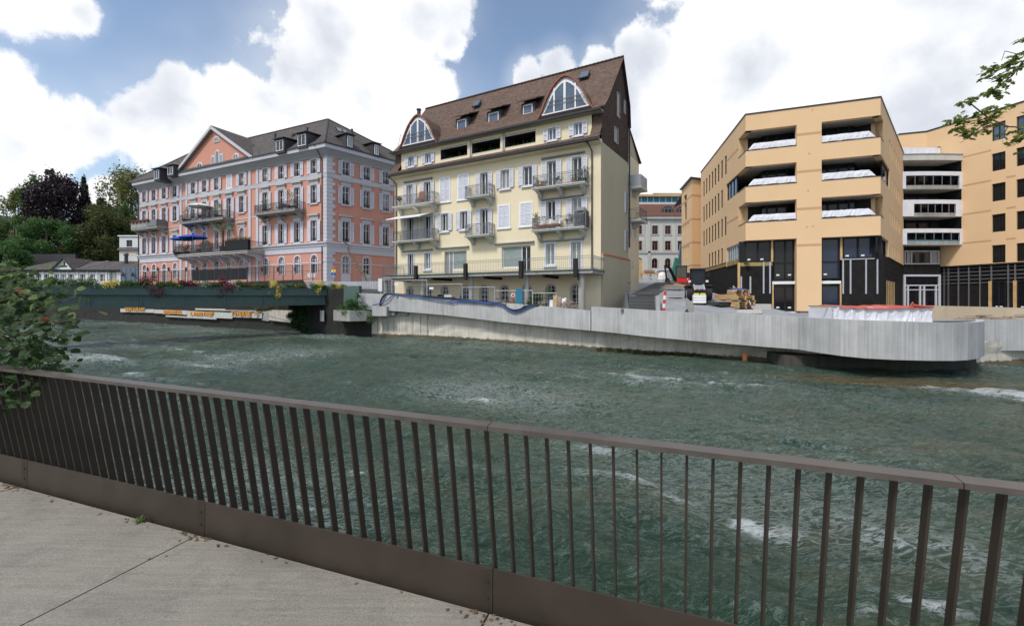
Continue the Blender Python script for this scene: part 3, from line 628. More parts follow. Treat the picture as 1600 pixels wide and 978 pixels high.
# far bank ground
Xs = [x for x in range(-100, -16, 4)]+[-14.21, -14.19]+[x*0.4 for x in range(-35, 120)]+[x for x in range(50, 121, 6)]
fd = sorted([(((px-800)/K*D), D) for px, D in FOOT])
fd2 = sorted([(((px-800)/K*D), D) for px, D, *_ in PAR[:14]]+[(11.0, 20.6), (14, 20.2), (22, 21.4), (26, 21.4), (60, 21.4)])
mb = MB(); rows = 90
for X in Xs:
    d0 = max(interp(X, fd), interp(X, fd2))+0.12 if X > -14 else interp(X, fd)+0.1
    for j in range(rows):
        D = d0+(150-d0)*(j/(rows-1))**1.8; mb.v.append((X, D*S, zsite(X, D)))
for i in range(len(Xs)-1):
    for j in range(rows-1): mb.f.append([i*rows+j, (i+1)*rows+j, (i+1)*rows+j+1, i*rows+j+1]); mb.mi.append(0)
struct(mb.build('site_ground', 'gravelly', smooth=False))
# hill behind the left bank and the plain beyond
mb = MB(); hx = [-400+i*20 for i in range(30)]
for x in hx:
    for j in range(14): y = 96+j*16; mb.v.append((x, y, 5+min(1, j/7)**1.2*16*max(0.15, min(1, (-60-x)/60))+random.uniform(0, 1)))
for i in range(len(hx)-1):
    for j in range(13): mb.f.append([i*14+j, (i+1)*14+j, (i+1)*14+j+1, i*14+j+1]); mb.mi.append(0)
struct(mb.build('hill', 'leaf_olive', smooth=True))
struct(MB().box(-1500, 1500, 158, 2500, 3.0, 6.5).build('ground', 'asphalt'))

# quay: old river wall (foot), new concrete parapet in cast lengths
quay = empty('quay_wall', (0, 0, 0), 'pale concrete quay wall with board marked parapet along the far river bank', 'quay wall')
def strip(mb, pts, zb, zt, th, m=0):
    "vertical wall along a 2-D polyline, thick towards the land"
    n = len(pts); P = [Vector(p) for p in pts]; N_ = []
    for i in range(n):
        d = (P[min(i+1, n-1)]-P[max(i-1, 0)]).normalized(); N_.append(Vector((-d.y, d.x)))
    for i in range(n-1):
        a, b = P[i], P[i+1]; ai, bi = a+N_[i]*th, b+N_[i+1]*th
        z0a = zb[i]; z0b = zb[i+1]; z1a = zt[i]; z1b = zt[i+1]
        mb.quad((a.x,a.y,z0a), (b.x,b.y,z0b), (b.x,b.y,z1b), (a.x,a.y,z1a), m); mb.quad((a.x,a.y,z1a), (b.x,b.y,z1b), (bi.x,bi.y,z1b), (ai.x,ai.y,z1a), m)
        mb.quad((bi.x,bi.y,z0b), (ai.x,ai.y,z0a), (ai.x,ai.y,z1a), (bi.x,bi.y,z1b), m); mb.quad((a.x,a.y,z0a), (ai.x,ai.y,z0a), (bi.x,bi.y,z0b), (b.x,b.y,z0b), m)
        if i == 0: mb.quad((a.x,a.y,z0a), (a.x,a.y,z1a), (ai.x,ai.y,z1a), (ai.x,ai.y,z0a), m)
        if i == n-2: mb.quad((b.x,b.y,z0b), (bi.x,bi.y,z0b), (bi.x,bi.y,z1b), (b.x,b.y,z1b), m)
cuts = [0, 3, 7, 8, 13, len(PAR)-1]
segs_ = [PAR[0:4], PAR[3:8], PAR[8:14], PAR[13:]]
for g_, sg in enumerate(segs_+[PAR2]):
    mb = MB(); pts = [V2(p[0], p[1]) for p in sg]
    if g_ > 0: # 12 mm open joint
        a = Vector(pts[0]); b = Vector(pts[1]); pts[0] = tuple(a+(b-a).normalized()*0.02)
    strip(mb, pts, [p[3] for p in sg], [p[2] for p in sg], 0.28); mb.build('parapet', 'concrete_new', quay)
    # cantilever slab behind it
    mb = MB()
    for p, q in zip(sg, sg[1:]):
        a = Vector(V2(p[0], p[1]+0.27)); b = Vector(V2(q[0], q[1]+0.27)); za = p[3]+0.05; zb_ = q[3]+0.05; dd = 3.6
        mb.add([(a.x,a.y,za),(b.x,b.y,zb_),(b.x,b.y+dd,zb_),(a.x,a.y+dd,za),(a.x,a.y,za+0.35),(b.x,b.y,zb_+0.35),(b.x,b.y+dd,zb_+0.35),(a.x,a.y+dd,za+0.35)], [(0,3,2,1),(4,5,6,7),(0,1,5,4),(2,3,7,6)])
    mb.build('cantilever_slab', 'concrete_grey', quay)
# old wall: subdivided and roughened, with recesses
def oldwall(name, fts, top, mat, rough=0.05, th=0.8, bot=-1.5):
    mb = MB(); pts = []
    for (a, b) in zip(fts, fts[1:]):
        n = max(1, int((Vector(b)-Vector(a)).length/0.8))
        for i in range(n): pts.append(Vector(a)+(Vector(b)-Vector(a))*i/n)
    pts.append(Vector(fts[-1])); rws = 9
    for i, p in enumerate(pts):
        d = (pts[min(i+1, len(pts)-1)]-pts[max(0, i-1)]).normalized(); nn = Vector((d.y, -d.x)); zt = top(p.x)
        for j in range(rws):
            z = bot+(zt-bot)*j/(rws-1); o_ = random.uniform(-rough, rough)+max(0, 0.5-z)*0.12; mb.v.append((p.x+nn.x*o_, p.y+nn.y*o_, z))
    for i in range(len(pts)-1):
        for j in range(rws-1): mb.f.append([i*rws+j, (i+1)*rws+j, (i+1)*rws+j+1, i*rws+j+1]); mb.mi.append(0)
    return mb.build(name, mat, quay, smooth=False)
ptop = sorted([((px-800)/K*D, zb+0.3) for px, D, zt, zb in PAR[:19]]+[(26, 1.0)])
oldwall('river_wall', FOOTW[7:12], lambda x: interp(x, ptop), 'concrete_old', 0.05)
oldwall('river_wall', FOOTW[11:16], lambda x: interp(x, ptop), 'concrete_old', 0.10)
oldwall('river_wall', FOOTW[15:], lambda x: 1.3, 'concrete_old', 0.06)
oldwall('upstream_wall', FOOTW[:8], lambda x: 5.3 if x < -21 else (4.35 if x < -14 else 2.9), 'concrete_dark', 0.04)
# pour lines of the light wall: vertical ribs
for px in (590, 598, 606, 615, 624, 634, 645, 657, 668):
    D = interp(px, FOOT)-0.03; p = W(px, 0, D); MB().box(-0.018, 0.018, -0.03, 0.1, 0.1, 1.9).build('pour_joint', 'concrete_grey', quay, (p.x, p.y, 0), 0.5)
p = XD(1380, 19.6); MB().box(-4.2, 4.5, -0.5, 2.0, -1.5, 0.62).build('plinth_block', 'concrete_shaded', quay, (p.x, p.y+.9, 0), -0.10)
# brackets under the left parapet
for px0, px1, y0, y1 in ((607, 616, 487, 492), (621, 638, 489, 493)):
    a = W(px0, y0, 36.2); b = W(px1, y1, 36.0); MB().box(0, (b-a).length*0.9, 0, 0.8, b.z, a.z).build('bracket', 'concrete_grey', quay, (a.x, a.y, 0), math.atan2(b.y-a.y, b.x-a.x))
# orange drain pipe stub on the old wall
p = W(1164, 566, 22.2)
o = MB().tube([(0, 0, -0.35), (0, 0, 0.28)], 0.13, 12).build('pipe_stub', 'orange_plastic', None, (p.x, p.y, 0.22)); tag(o, 'orange drain pipe stub standing at the waterline of the quay wall', 'pipe')
# white sign boards with lettering on the upstream wall under the bridge
def on_foot(px):
    D = footD(px); p = XD(px, D); q_ = XD(px+6, footD(px+6)); d = (q_-p).normalized(); return p, d, D
def wallboard(px0, px1, yt0, yb0, yt1, yb1, out=0.55, mat='sign_white', name='sign_board', parent=None):
    D0 = footD(px0)-out/S; D1 = footD(px1)-out/S; a = W(px0, yt0, D0); b = W(px1, yt1, D1); c = W(px1, yb1, D1); d = W(px0, yb0, D0)
    nn = Vector((-(b-a).y, (b-a).x, 0)).normalized()*0.06; mb = MB(); mb.prism([d, c, b, a], nn); return mb.build(name, mat, parent)
sg = empty('hotel_sign', (0, 0, 0), 'long white sign board with orange capital letters on the dark quay wall under the bridge', 'sign')
wallboard(188, 240, 482, 487.5, 483, 488.5, parent=sg); wallboard(240.5, 292, 483.6, 489.2, 485, 491.8, parent=sg); wallboard(292.5, 363, 485.5, 494.5, 488.5, 497.8, parent=sg); wallboard(363.5, 409, 486.5, 495.5, 489, 497.0, parent=sg)
wallboard(259, 338, 492.4, 494.6, 497.0, 499.0, out=0.65, name='sign_ledge', parent=sg); wallboard(305, 352, 481.5, 484.0, 482.5, 485.5, out=0.72, name='sign_ledge', parent=sg)
wallboard(352, 408, 483.8, 485.6, 485.0, 487.6, out=0.76, name='sign_ledge', mat='concrete_grey', parent=sg)
def word(txt, px0, px1, yt, yb, mat='letter'):
    D0 = footD(px0)-0.75/S; D1 = footD(px1)-0.75/S; a = W(px0, yb, D0); b = W(px1, yb+ (0.6 if px0 < 380 else 0.3), D1)
    wdt = Vector((b.x-a.x, b.y-a.y)).length; hgt = (yb-yt)/K*D0; cw = wdt/len(txt); ang = math.atan2(b.y-a.y, b.x-a.x)
    for i, ch in enumerate(txt):
        if ch == ' ': continue
        cu = bpy.data.curves.new('letter', 'FONT'); cu.body = ch; cu.size = 1.0; cu.extrude = 0.03; cu.offset = 0.025
        to = bpy.data.objects.new('tmp', cu); COL.objects.link(to); bpy.context.view_layer.update(); dg = bpy.context.evaluated_depsgraph_get(); me_ = bpy.data.meshes.new_from_object(to.evaluated_get(dg)); bpy.data.objects.remove(to)
        x = np.empty(len(me_.vertices)*3); me_.vertices.foreach_get('co', x); x = x.reshape(-1, 3); mn = x.min(0); mxx = x.max(0)
        sx = (cw*0.86 if ch != 'I' else cw*0.35)/max(0.01, mxx[0]-mn[0]); sy = hgt/max(0.01, mxx[1]-mn[1])
        y3 = np.stack([(x[:, 0]-mn[0])*sx+(cw*0.3 if ch == 'I' else 0), -x[:, 2]-0.0, (x[:, 1]-mn[1])*sy], -1); me_.vertices.foreach_set('co', y3.ravel()); me_.materials.clear(); me_.materials.append(MATS[mat]); me_.update(); me_.name = 'letter'
        t = i/len(txt); obj('letter', me_, sg, (a.x+(b.x-a.x)*t, a.y+(b.y-a.y)*t, a.z+(b.z-a.z)*t), ang)
word('RESTAURANT', 195.5, 227, 480.2, 485.8); word('BADHOTEL', 255.5, 285, 484.4, 490.8); word('LIMMATHOF', 297.5, 333.5, 486.6, 493.2); word('TAVERNE', 361.5, 392.5, 486.6, 493.4)
p0_, d_, D_ = on_foot(398); q0 = W(398, 492.5, D_-0.8)
mb = MB(); mb.bar((0, -0.05, 0), (0.45, -0.05, 0.28), 0.06, 0.16); mb.bar((0.35, -0.05, 0.1), (0.62, -0.05, 0.38), 0.06, 0.12); mb.bar((0.1, -0.05, 0.32), (0.3, -0.05, 0.36), 0.06, 0.09); mb.build('emblem', 'letter', sg, (q0.x, q0.y, q0.z), math.atan2(d_.y, d_.x))
# light abutment boxes beneath the bridge end
wallboard(420, 459, 484, 493, 485, 504, out=0.8, mat='concrete_old', name='quay_box', parent=quay); wallboard(420, 459, 494, 500, 497, 504.5, out=0.7, mat='concrete_old', name='quay_box', parent=quay)
wallboard(500, 506, 485, 502, 485, 502, out=0.5, mat='galv', name='drain_pipe', parent=quay)
wallboard(409, 420, 485, 500, 485, 502, out=0.35, mat='concrete_grey', name='quay_box', parent=quay)

a = W(537, 458, 37.9); b = W(561, 458, 37.0); o = MB().box(0, (b-a).length, 0, .3, a.z-1.4, W(537, 447, 37.9).z).build('bridge_head_panel', 'bridge_green', None, (a.x, a.y, 0), math.atan2(b.y-a.y, b.x-a.x)); tag(o, 'dark green steel panel closing the end of the footbridge', 'panel')
# planter trough and box at the bridge head
a = W(521, 502, 37.0); b = W(546, 502, 35.6); c_ = W(582, 500.5, 36.5)
mb = MB(); zt = W(546, 485, 35.6).z; zb = W(546, 502, 35.6).z
mb.prism([(a.x, a.y, zb), (b.x, b.y, zb), (c_.x, c_.y, zb), (c_.x-0.5, c_.y+2.5, zb), (a.x, a.y+2.5, zb)], (0, 0, zt-zb))
o = mb.build('planter_trough', 'concrete_grey'); tag(o, 'concrete trough at the end of the footbridge overgrown with leafy shrub', 'planter')
a = W(581.5, 493.5, 36.0); b = W(604, 493.5, 35.7); zt = W(604, 478.6, 35.7).z
mb = MB(); mb.box(0, (b-a).length, 0, 1.2, a.z, zt); o = mb.build('concrete_box', 'concrete_new', None, (a.x, a.y, 0), math.atan2(b.y-a.y, b.x-a.x)); tag(o, 'plain concrete box on the quay wall right of the bridge planter', 'concrete box')

# footbridge
br_ = empty('footbridge', (0, 0, 0), 'dark green steel footbridge with a planted parapet crossing the river', 'footbridge')
B0 = XD(533, 40.6); B1 = Vector((-30.1, 27.3*S)); bd = (B1-B0).normalized(); B2 = B1+bd*14; bn = Vector((-bd.y, bd.x))
if bn.y < 0: bn = -bn
BL_ = (B2-B0).length; brot = math.atan2(-bd.y, -bd.x)     # local +x runs towards the right bank
bo = B2
def zc_(x): return 0.0
mb = MB(); n = 24
for i in range(n):
    x0 = BL_*i/n; x1 = BL_*(i+1)/n; mb.box(x0, x1+0.0005 if i == n-1 else x1, -0.0, 0.12, 3.72, 4.33)
mb.box(0, BL_, -0.05, 0.02, 4.30, 4.36); o = mb.build('parapet_girder', 'bridge_green', br_, (bo.x, bo.y, 0), brot)
mb = MB(); mb.box(0, BL_, 0.22, 0.34, 2.82, 3.72); mb.box(0, BL_, 0.12, 0.5, 2.79, 2.82); mb.box(0, BL_, -0.02, 0.5, 3.70, 3.74)
mb.build('main_girder', 'bridge_green', br_, (bo.x, bo.y, 0), brot)
mb = MB(); mb.box(0, BL_, 0.5, 3.4, 3.35, 3.55); mb.build('deck', 'concrete_grey', br_, (bo.x, bo.y, 0), brot)
mb = MB(); mb.box(0, BL_, 0.12, 0.6, 3.75, 4.18); mb.build('flower_trough', 'bridge_green', br_, (bo.x, bo.y, 0), brot)
mb = MB(); mb.box(0, BL_, 3.4, 3.55, 2.8, 4.2); mb.build('rear_girder', 'bridge_green', br_, (bo.x, bo.y, 0), brot)
for i in range(12):
    x = BL_*(i+0.5)/12; MB().box(x-0.05, x+0.05, 0.14, 0.22, 2.82, 3.72).build('stiffener', 'bridge_green', br_, (bo.x, bo.y, 0), brot)
# the flowers in the trough, one bush after another: (image x, half width px, foliage, height m, label)
FL = [(8, 12, 'leaf_mid', .55, 'green shrub in the bridge trough at the far left end'), (24, 11, 'leaf_green', .5, 'low green plant in the bridge trough above the left foliage'), (40, 9, 'leaf_near_light', .6, 'bright green plant in the bridge trough left of the low white house'),
      (62, 12, 'leaf_mid', .55, 'rounded green bush in the bridge trough before the left house'), (84, 12, 'leaf_green', .4, 'flat dark green plant in the bridge trough under the house gable'), (106, 13, 'leaf_greygreen', .55, 'rounded green bush in the bridge trough below the house eaves'), (128, 9, 'leaf_green', .35, 'low dark plant in the bridge trough before the middle house windows'),
      (151, 13, 'leaf_greygreen', .6, 'grey green lavender bush left of the first yellow plant'), (170, 8, 'leaf_yellow', .6, 'yellow leaved plant in the bridge trough nearest the left house'), (190, 9, 'leaf_green', .4, 'short green plant right of the first yellow plant'), (208, 14, 'leaf_mid', .5, 'long flat green bush in front of the pink hotel corner'),
      (238, 14, 'leaf_red', .95, 'big dark red trailing plant below the left of the pink hotel'), (256, 9, 'leaf_green', .5, 'green plant right of the big dark red plant'), (274, 10, 'leaf_mid', .5, 'green plant with small yellow flowers on the bridge'), (293, 9, 'leaf_red', .6, 'brownish red grassy plant on the bridge trough'),
      (312, 13, 'leaf_greygreen', .6, 'silver grey lavender bush below the hotel terrace'), (333, 8, 'leaf_green', .5, 'small green bush between lavender and red plant'), (347, 12, 'leaf_red', .95, 'dark red trailing plant below the black terrace screen'), (361, 8, 'petal_pink', .6, 'pinkish feathery plant right of the dark red plant'), (372, 9, 'leaf_mid', .65, 'upright green bush on the bridge before the pink pilaster'),
      (392, 10, 'leaf_green', .5, 'green bush with red blossoms on the bridge'), (408, 11, 'leaf_green', .5, 'dark green bush left of the second yellow plant'), (424, 8, 'leaf_yellow', .8, 'yellow trailing plant second from the left on the bridge'), (441, 9, 'leaf_greygreen', .5, 'grey green plant right of the second yellow plant'), (458, 10, 'leaf_mid', .5, 'green plant with white and yellow flowers on the bridge'),
      (474, 9, 'leaf_green', .55, 'dark bush with orange blossoms hanging over the bridge edge'), (488, 8, 'leaf_mid', .55, 'green bush just left of the third yellow plant'), (499, 8, 'leaf_yellow', .85, 'yellow trailing plant third from the left on the bridge'), (512, 8, 'leaf_green', .6, 'dark green bush between the two right yellow plants'), (525, 6, 'leaf_yellow', .7, 'small yellow plant closest to the right bank'), (536, 6, 'leaf_mid', .5, 'last green plant on the bridge trough at the right bank')]
def line_at_px(px, A, d):   # point on line A + t d at image column px
    r = (px-800)/K/S; t = (A.x-r*A.y)/(r*d.y-d.x); return A+d*t
for i, (px, hw, mat, h, lab) in enumerate(FL):
    p = line_at_px(px, B0+bn*0.3, bd); D = p.y/S; r = hw/K*D*1.4; b = []
    rg = random.Random(i)
    for j in range(6): b.append((rg.uniform(-r*.7, r*.7), rg.uniform(-.2, .2)-(.2 if h > .75 else 0), rg.uniform(0.0, h*.55)-(0.45 if h > .75 and j % 2 else 0), r*.45, .28, h*.38))
    b = [(x, y, z*1.25+.08, a_, .34, c_*1.25) for x, y, z, a_, _, c_ in b]; V = leaf_cloud(900, b, 0.062, 100+i, 0.4, 0.3)
    if 'blossom' in lab or 'flowers' in lab or h > .75:
        pass
    ob = obj('trough_plant', quads_mesh('trough_plant', V, mat), None, (p.x, p.y, 4.2), brot); tag(ob, lab, 'plant', 'plants in the footbridge trough')
    if 'blossom' in lab or 'flowers' in lab:
        fm = 'petal_red' if 'red' in lab or 'orange' in lab else 'leaf_yellow'
        obj('blossoms', quads_mesh('blossoms', leaf_cloud(60, b, 0.06, 300+i, 0.4, 0.9), fm), ob)
# ivy curtain under the bridge head and the shrub in the trough
p = XD(474, 40.0); b = [(random.uniform(-.9, .9)+ (0.3-k_*.08), random.uniform(-.2, .1), 2.6-k_*0.28, .75-k_*.035, .35, .4) for k_ in range(9)]
ob = obj('ivy_curtain', quads_mesh('ivy_curtain', leaf_cloud(4200, b, 0.09, 5, 0.2, 0.2), 'ivy'), None, (p.x, p.y-0.4, 0)); stuff(ob); tag(ob, 'dark ivy hanging from under the bridge down to the water', 'ivy')
p = W(556, 485, 36.0); b = [(random.uniform(-1.5, 1.4), random.uniform(-.3, 1.0), random.uniform(-.3, 0.75), .55, .5, .38) for k_ in range(12)]+[(0.2, 0, 1.3, .3, .3, .35), (1.3, -.2, -.7, .35, .3, .5)]
ob = obj('trough_shrub', quads_mesh('trough_shrub', leaf_cloud(5200, b, 0.07, 6, 0.3, 0.15), 'leaf_mid'), None, (p.x, p.y, p.z)); tag(ob, 'bushy green shrub growing out of the concrete trough at the bridge end', 'shrub')
p = W(440, 483, 41.0); b = [(random.uniform(-2.6, 1.6), 0, random.uniform(-.1, 0.25), .5, .3, .2) for k_ in range(8)]
ob = obj('wall_weeds', quads_mesh('wall_weeds', leaf_cloud(900, b, 0.07, 8, 0.3, 0.2), 'leaf_olive'), None, (p.x, p.y, p.z)); stuff(ob); tag(ob, 'yellowish weeds on the wall ledge under the bridge end', 'weeds')
# moss and weeds at the waterline
b = []
for px in range(940, 1130, 14): p = W(px, 545, interp(px, FOOT)-.1); b.append((p.x, p.y, 0.12, .5, .15, .16))
ob = obj('waterline_weeds', quads_mesh('waterline_weeds', leaf_cloud(2600, b, 0.05, 9, 0.3, 0.2), 'leaf_olive')); stuff(ob); tag(ob, 'green weeds along the foot of the quay wall at the waterline', 'weeds')

# ------------------------------------------------------------------ walkway and railing in front
ru = Vector((-0.9458, 0.3249)); rn = Vector((-0.3249, -0.9458)); RB = Vector((200/K*2.05, 2.05*S)); RZ = ZC-1.757; SL = 0.0143
def rs(px, A=RB):      # distance to the left of the reference point on the rail line at an image column
    r = (px-800)/K/S; return (A.x-r*A.y)/(r*ru.y-ru.x)
def rp(s_, n_=0.0, z=0.0): q_ = RB+ru*s_+rn*n_; return Vector((q_.x, q_.y, RZ+SL*max(-8, min(12, s_))+z))
wk = struct(bpy.data.objects.new('walkway', None)); COL.objects.link(wk)
joints = [14.0, 10.2, rs(38), rs(318), rs(768), rs(768)-2.25, rs(768)-4.5, -9.0]
j0 = 0
for a, b in zip(joints, joints[1:]):
    mb = MB(); a2 = a-0.006; b2 = b+0.006; n0, n1 = 0.045, 5.5
    P_ = [rp(a2, n0), rp(b2, n0), rp(b2, n1), rp(a2, n1)]; P_ = [Vector((p.x, p.y, p.z-(0.0))) for p in P_]
    mb.prism([P_[0], P_[1], P_[2], P_[3]], (0, 0, -0.25)); mb.build('slab', 'walk', wk)
mb = MB(); mb.prism([rp(14, -0.25, -0.03), rp(-9, -0.25, -0.03), rp(-9, 7, -0.03), rp(14, 7, -0.03)], (0, 0, -2.6)); struct(mb.build('bank_wall', 'concrete_dark'))
struct(MB().box(-200, 200, -200, -4.5, 0.5, 1.55).build('near_bank', 'asphalt'))
# litter of leaves at the kick plate
mb = MB()
rg = random.Random(3)
for i in range(150):
    s_ = rg.uniform(-1.5, 5) if i % 4 == 0 else rg.choice([rs(318), rs(768), rs(38)])+rg.gauss(0, .12)
    n_ = 0.05+abs(rg.gauss(0, 0.035)) if i < 130 else rg.uniform(0.1, 1.6); c = rp(s_, n_, 0.006); a = rg.uniform(0, 6.28); l = rg.uniform(.006, .018)
    u = Vector((math.cos(a), math.sin(a), rg.uniform(-.2, .4)))*l; w_ = Vector((-math.sin(a), math.cos(a), rg.uniform(-.2, .4)))*l*.6
    mb.quad(c-u, c-w_, c+u, c+w_)
o = mb.build('leaf_litter', 'leaf_dry'); stuff(o); tag(o, 'small dry leaves and debris lying along the foot of the railing', 'leaf litter')
p = rp(rs(235), 0.07, 0.0); o = obj('weed', quads_mesh('weed', leaf_cloud(60, [(0, 0, .02, .035, .03, .025)], 0.012, 4), 'leaf_near_light'), None, p); tag(o, 'tiny green weed growing at the foot of the railing', 'weed')
rl = empty('railing', rp(0), 'dark bronze metal railing with flat vertical bars along the riverside walkway', 'railing')
rl.rotation_euler = (0, 0, 0)
def rchild(mb, name, mat='bronze'):
    o = mb.build(name, mat, rl); o.location = -rl.location; return o
pj = [14.0, 7.3, rs(43), rs(320), rs(770), rs(770)-2.25, -6.5]
for a, b in zip(pj, pj[1:]):
    mb = MB(); a2, b2 = a-0.0025, b+0.0025; lo, hi = -0.03, 0.222
    q4 = [rp(a2, 0, lo), rp(b2, 0, lo), rp(b2, 0, hi), rp(a2, 0, hi)]; d = -rn*0.012; mb.prism(q4, (d.x, d.y, 0)); rchild(mb, 'kick_plate')
    mb = MB(); mb.bar(rp(b+0.03, 0.004, lo), rp(b+0.03, 0.004, hi), 0.05, 0.006)
    for t in (0.06, 0.15): mb.tube([rp(b+0.03, 0.006, t), rp(b+0.03, 0.014, t)], 0.006, 6)
    rchild(mb, 'splice_plate')
LEAN = 0.152; TOPZ = 1.075
topA = RB+rn*LEAN
def rt(px): return rs(px, topA)
rj = [14.0, rt(763)+4.5, rt(763), rt(1503), -6.5]
for a, b in zip(rj, rj[1:]):
    mb = MB(); a2, b2 = a-0.002, b+0.002
    sec = [(-0.058, 0), (0.012, -0.006), (0.012, 0.018), (-0.058, 0.024)]
    A_ = [rp(a2, LEAN+n_, TOPZ+z_-0.02) for n_, z_ in sec]; B_ = [rp(b2, LEAN+n_, TOPZ+z_-0.02) for n_, z_ in sec]
    mb.add(A_+B_, [(0, 1, 2, 3), (7, 6, 5, 4)]+[(i, 4+i, 4+(i+1) % 4, (i+1) % 4) for i in range(4)]); rchild(mb, 'handrail', 'bronze_sheen')
s0 = rt(994)
bar_me = None
for i in range(-16, 112):
    s_ = s0+i*0.1124
    if s_ < -6.3 or s_ > 11: continue
    # flat bar, deep across the rail
    def mk():
        m2 = MB(); w_, d_ = 0.010, 0.046; b0, b1 = rn*(-0.076), rn*0.070; e_ = ru*(w_/2)
        lo = [Vector((0, 0))+b0-e_, b0+e_, b0+e_+rn*d_, b0-e_+rn*d_]; hi = [b1-e_, b1+e_, b1+e_+rn*d_, b1-e_+rn*d_]
        m2.add([(p.x, p.y, 0.15) for p in lo]+[(p.x, p.y, TOPZ-0.02) for p in hi], [(0,1,2,3),(4,7,6,5),(0,4,5,1),(1,5,6,2),(2,6,7,3),(3,7,4,0)]); return m2.mesh('baluster', 'bronze')
    me_ = cached('baluster', mk); q_ = rp(s_); obj('baluster', me_, rl, q_-rl.location)
# ------------------------------------------------------------------ shared building helpers
def sweep(name, pts, prof, mats, parent, closed=False, smooth=False):
    "profile [(out, z)] carried along a plan polyline (outside on the right hand), mitred"
    P = [Vector(p) for p in pts]; n = len(P); mb = MB(); rings = []
    for i in range(n):
        a = P[i-1] if i > 0 or closed else None; b = P[(i+1) % n] if i < n-1 or closed else None
        ns = []
        if a is not None: d = (P[i]-a).normalized(); ns.append(Vector((d.y, -d.x)))
        if b is not None: d = (b-P[i]).normalized(); ns.append(Vector((d.y, -d.x)))
        m_ = sum(ns, Vector((0, 0))); m_.normalize(); k_ = 1/max(0.3, m_.dot(ns[0])); rings.append([(P[i].x+m_.x*o*k_, P[i].y+m_.y*o*k_, z) for o, z in prof])
    m = len(prof)
    for r in rings: mb.v += r
    for i in range(n-1 if not closed else n):
        for j in range(m): mb.f.append([i*m+j, ((i+1) % n)*m+j, ((i+1) % n)*m+(j+1) % m, i*m+(j+1) % m]); mb.mi.append(0)
    if not closed: mb.f.append(list(range(m))); mb.mi.append(0); mb.f.append([(n-1)*m+j for j in range(m)][::-1]); mb.mi.append(0)
    o = mb.build(name, mats, parent, smooth=smooth)
    if parent is not None: o.location = -parent.location
    return o
def wpart(mb, name, mats, root, slope_uv=False, smooth=False):
    "a part modelled in world coordinates"
    o = mb.build(name, mats, root, slope_uv=slope_uv, smooth=smooth); o.location = -root.location; return o
def downpipe(fac, a, z0, z1, out=0.12, r=0.06, top=None, mat='gutter'):
    mb = MB(); pts = ([top] if top else [])+[(0, -out, z1), (0, -out, z0)]; mb.tube(pts, r, 8)
    z = z0+1
    while z < z1: mb.tube([(0, -out, z), (0, -out, z+0.06)], r*1.35, 8); z += 2.5
    return fac.put('downpipe', mb, a, 0, mats=mat)
def dormer(fac, px0, px1, py0, py1, out, depth=3.0, slope=None, e0=None, ez=None, roofcol='dormer_dark', frame='white_frame', flat=0.10, leaves=2, cheek='dormer_dark', over=0.22, gl='glass_win', jamb=0.16, mb_roof='dormer_dark'):
    if slope:      # sit the sill on the roof slope
        for _ in range(30): zr = ez+(e0-out)*slope; zz = fac.Z((px0+px1)/2, py1, out); out -= (zz-0.12-zr)/slope*0.5
    a0 = fac.A(px0, out); a1 = fac.A(px1, out); ac = (a0+a1)/2; pc = (px0+px1)/2; z1 = fac.Z(pc, py0, out); z0 = fac.Z(pc, py1, out); w = a1-a0; h = z1-z0
    mb = MB(); mb.box(-w/2-jamb, w/2+jamb, 0.0, depth, -0.25, h+jamb); d = fac.put('dormer', mb, ac, z0, out, mats=cheek)
    mb = MB(); e = w/2+jamb+over; mb.prism([(-e, -over-0.1, h+jamb), (-e, depth, h+jamb+flat*depth), (-e, depth, h+jamb+0.10+flat*depth), (-e, -over-0.1, h+jamb+0.10)], (2*e, 0, 0)); obj('dormer_roof', mb.mesh('dormer_roof', mb_roof, slope_uv=True), d)
    mb = MB(); ring(mb, w, h, 0.07, -0.08, 0.0); [mb.box(-w/2+w*i/leaves-0.03, -w/2+w*i/leaves+0.03, -0.07, 0, 0, h) for i in range(1, leaves)]; f = obj('window', mb.mesh('window', frame), d)
    mb = MB(); mb.quad((-w/2, -0.02, 0), (w/2, -0.02, 0), (w/2, -0.02, h), (-w/2, -0.02, h)); obj('pane', mb.mesh('pane', gl), f)
    return d
# ------------------------------------------------------------------ pink hotel
PK_C = XD(511, 50); PK_L = Vector((-22.68-2.284*16.86, (50+16.86)*S)); PK_R = Vector((-22.68+0.942*9.2, 59.2*S)); PK_B = PK_R+(PK_L-PK_C)
pk = empty('pink_hotel', (PK_C.x, PK_C.y, 5.3), 'large salmon pink four storey hotel with grey quoins and hipped roof', 'building')
pf = Fac(pk, PK_L, PK_C); pr = Fac(pk, PK_C, PK_R); pl = Fac(pk, PK_B, PK_L); pb = Fac(pk, PK_R, PK_B)
WT = 21.0; colsL = [226.1, 240.9, 257, 273.9]; colsM = [302.5, 320, 339, 358.6, 378.1]; colsR = [415.1, 439.9, 464.8, 491]
ZR = {3: (19.0, 20.7), 2: (15.3, 17.55), 1: (10.55, 13.15), 0: (6.55, 8.8)}
holes = []; wins = []
for c in colsL+colsM+colsR:
    a = pf.A(c)
    for r, (z0, z1) in ZR.items():
        w = 1.05; arch = r == 0 or (r == 1 and c in colsM); zz0 = z0
        if r == 3 and c == 358.6: wins.append((a, z0, z1, w, 'closed')); continue
        if r == 2 and c in (320, 339, 358.6, 439.9, 464.8, 240.9): zz0 = 14.6
        if r == 0: zz0 = 5.45 if c in (257, 358.6, 320) else 6.5
        if r == 1 and c in colsM: zz0 = 10.0
        h = q5(z1-zz0); holes.append((a-q5(w)/2, a+q5(w)/2, zz0, zz0+h, arch)); wins.append((a, zz0, zz0+h, w, (r, arch, c)))
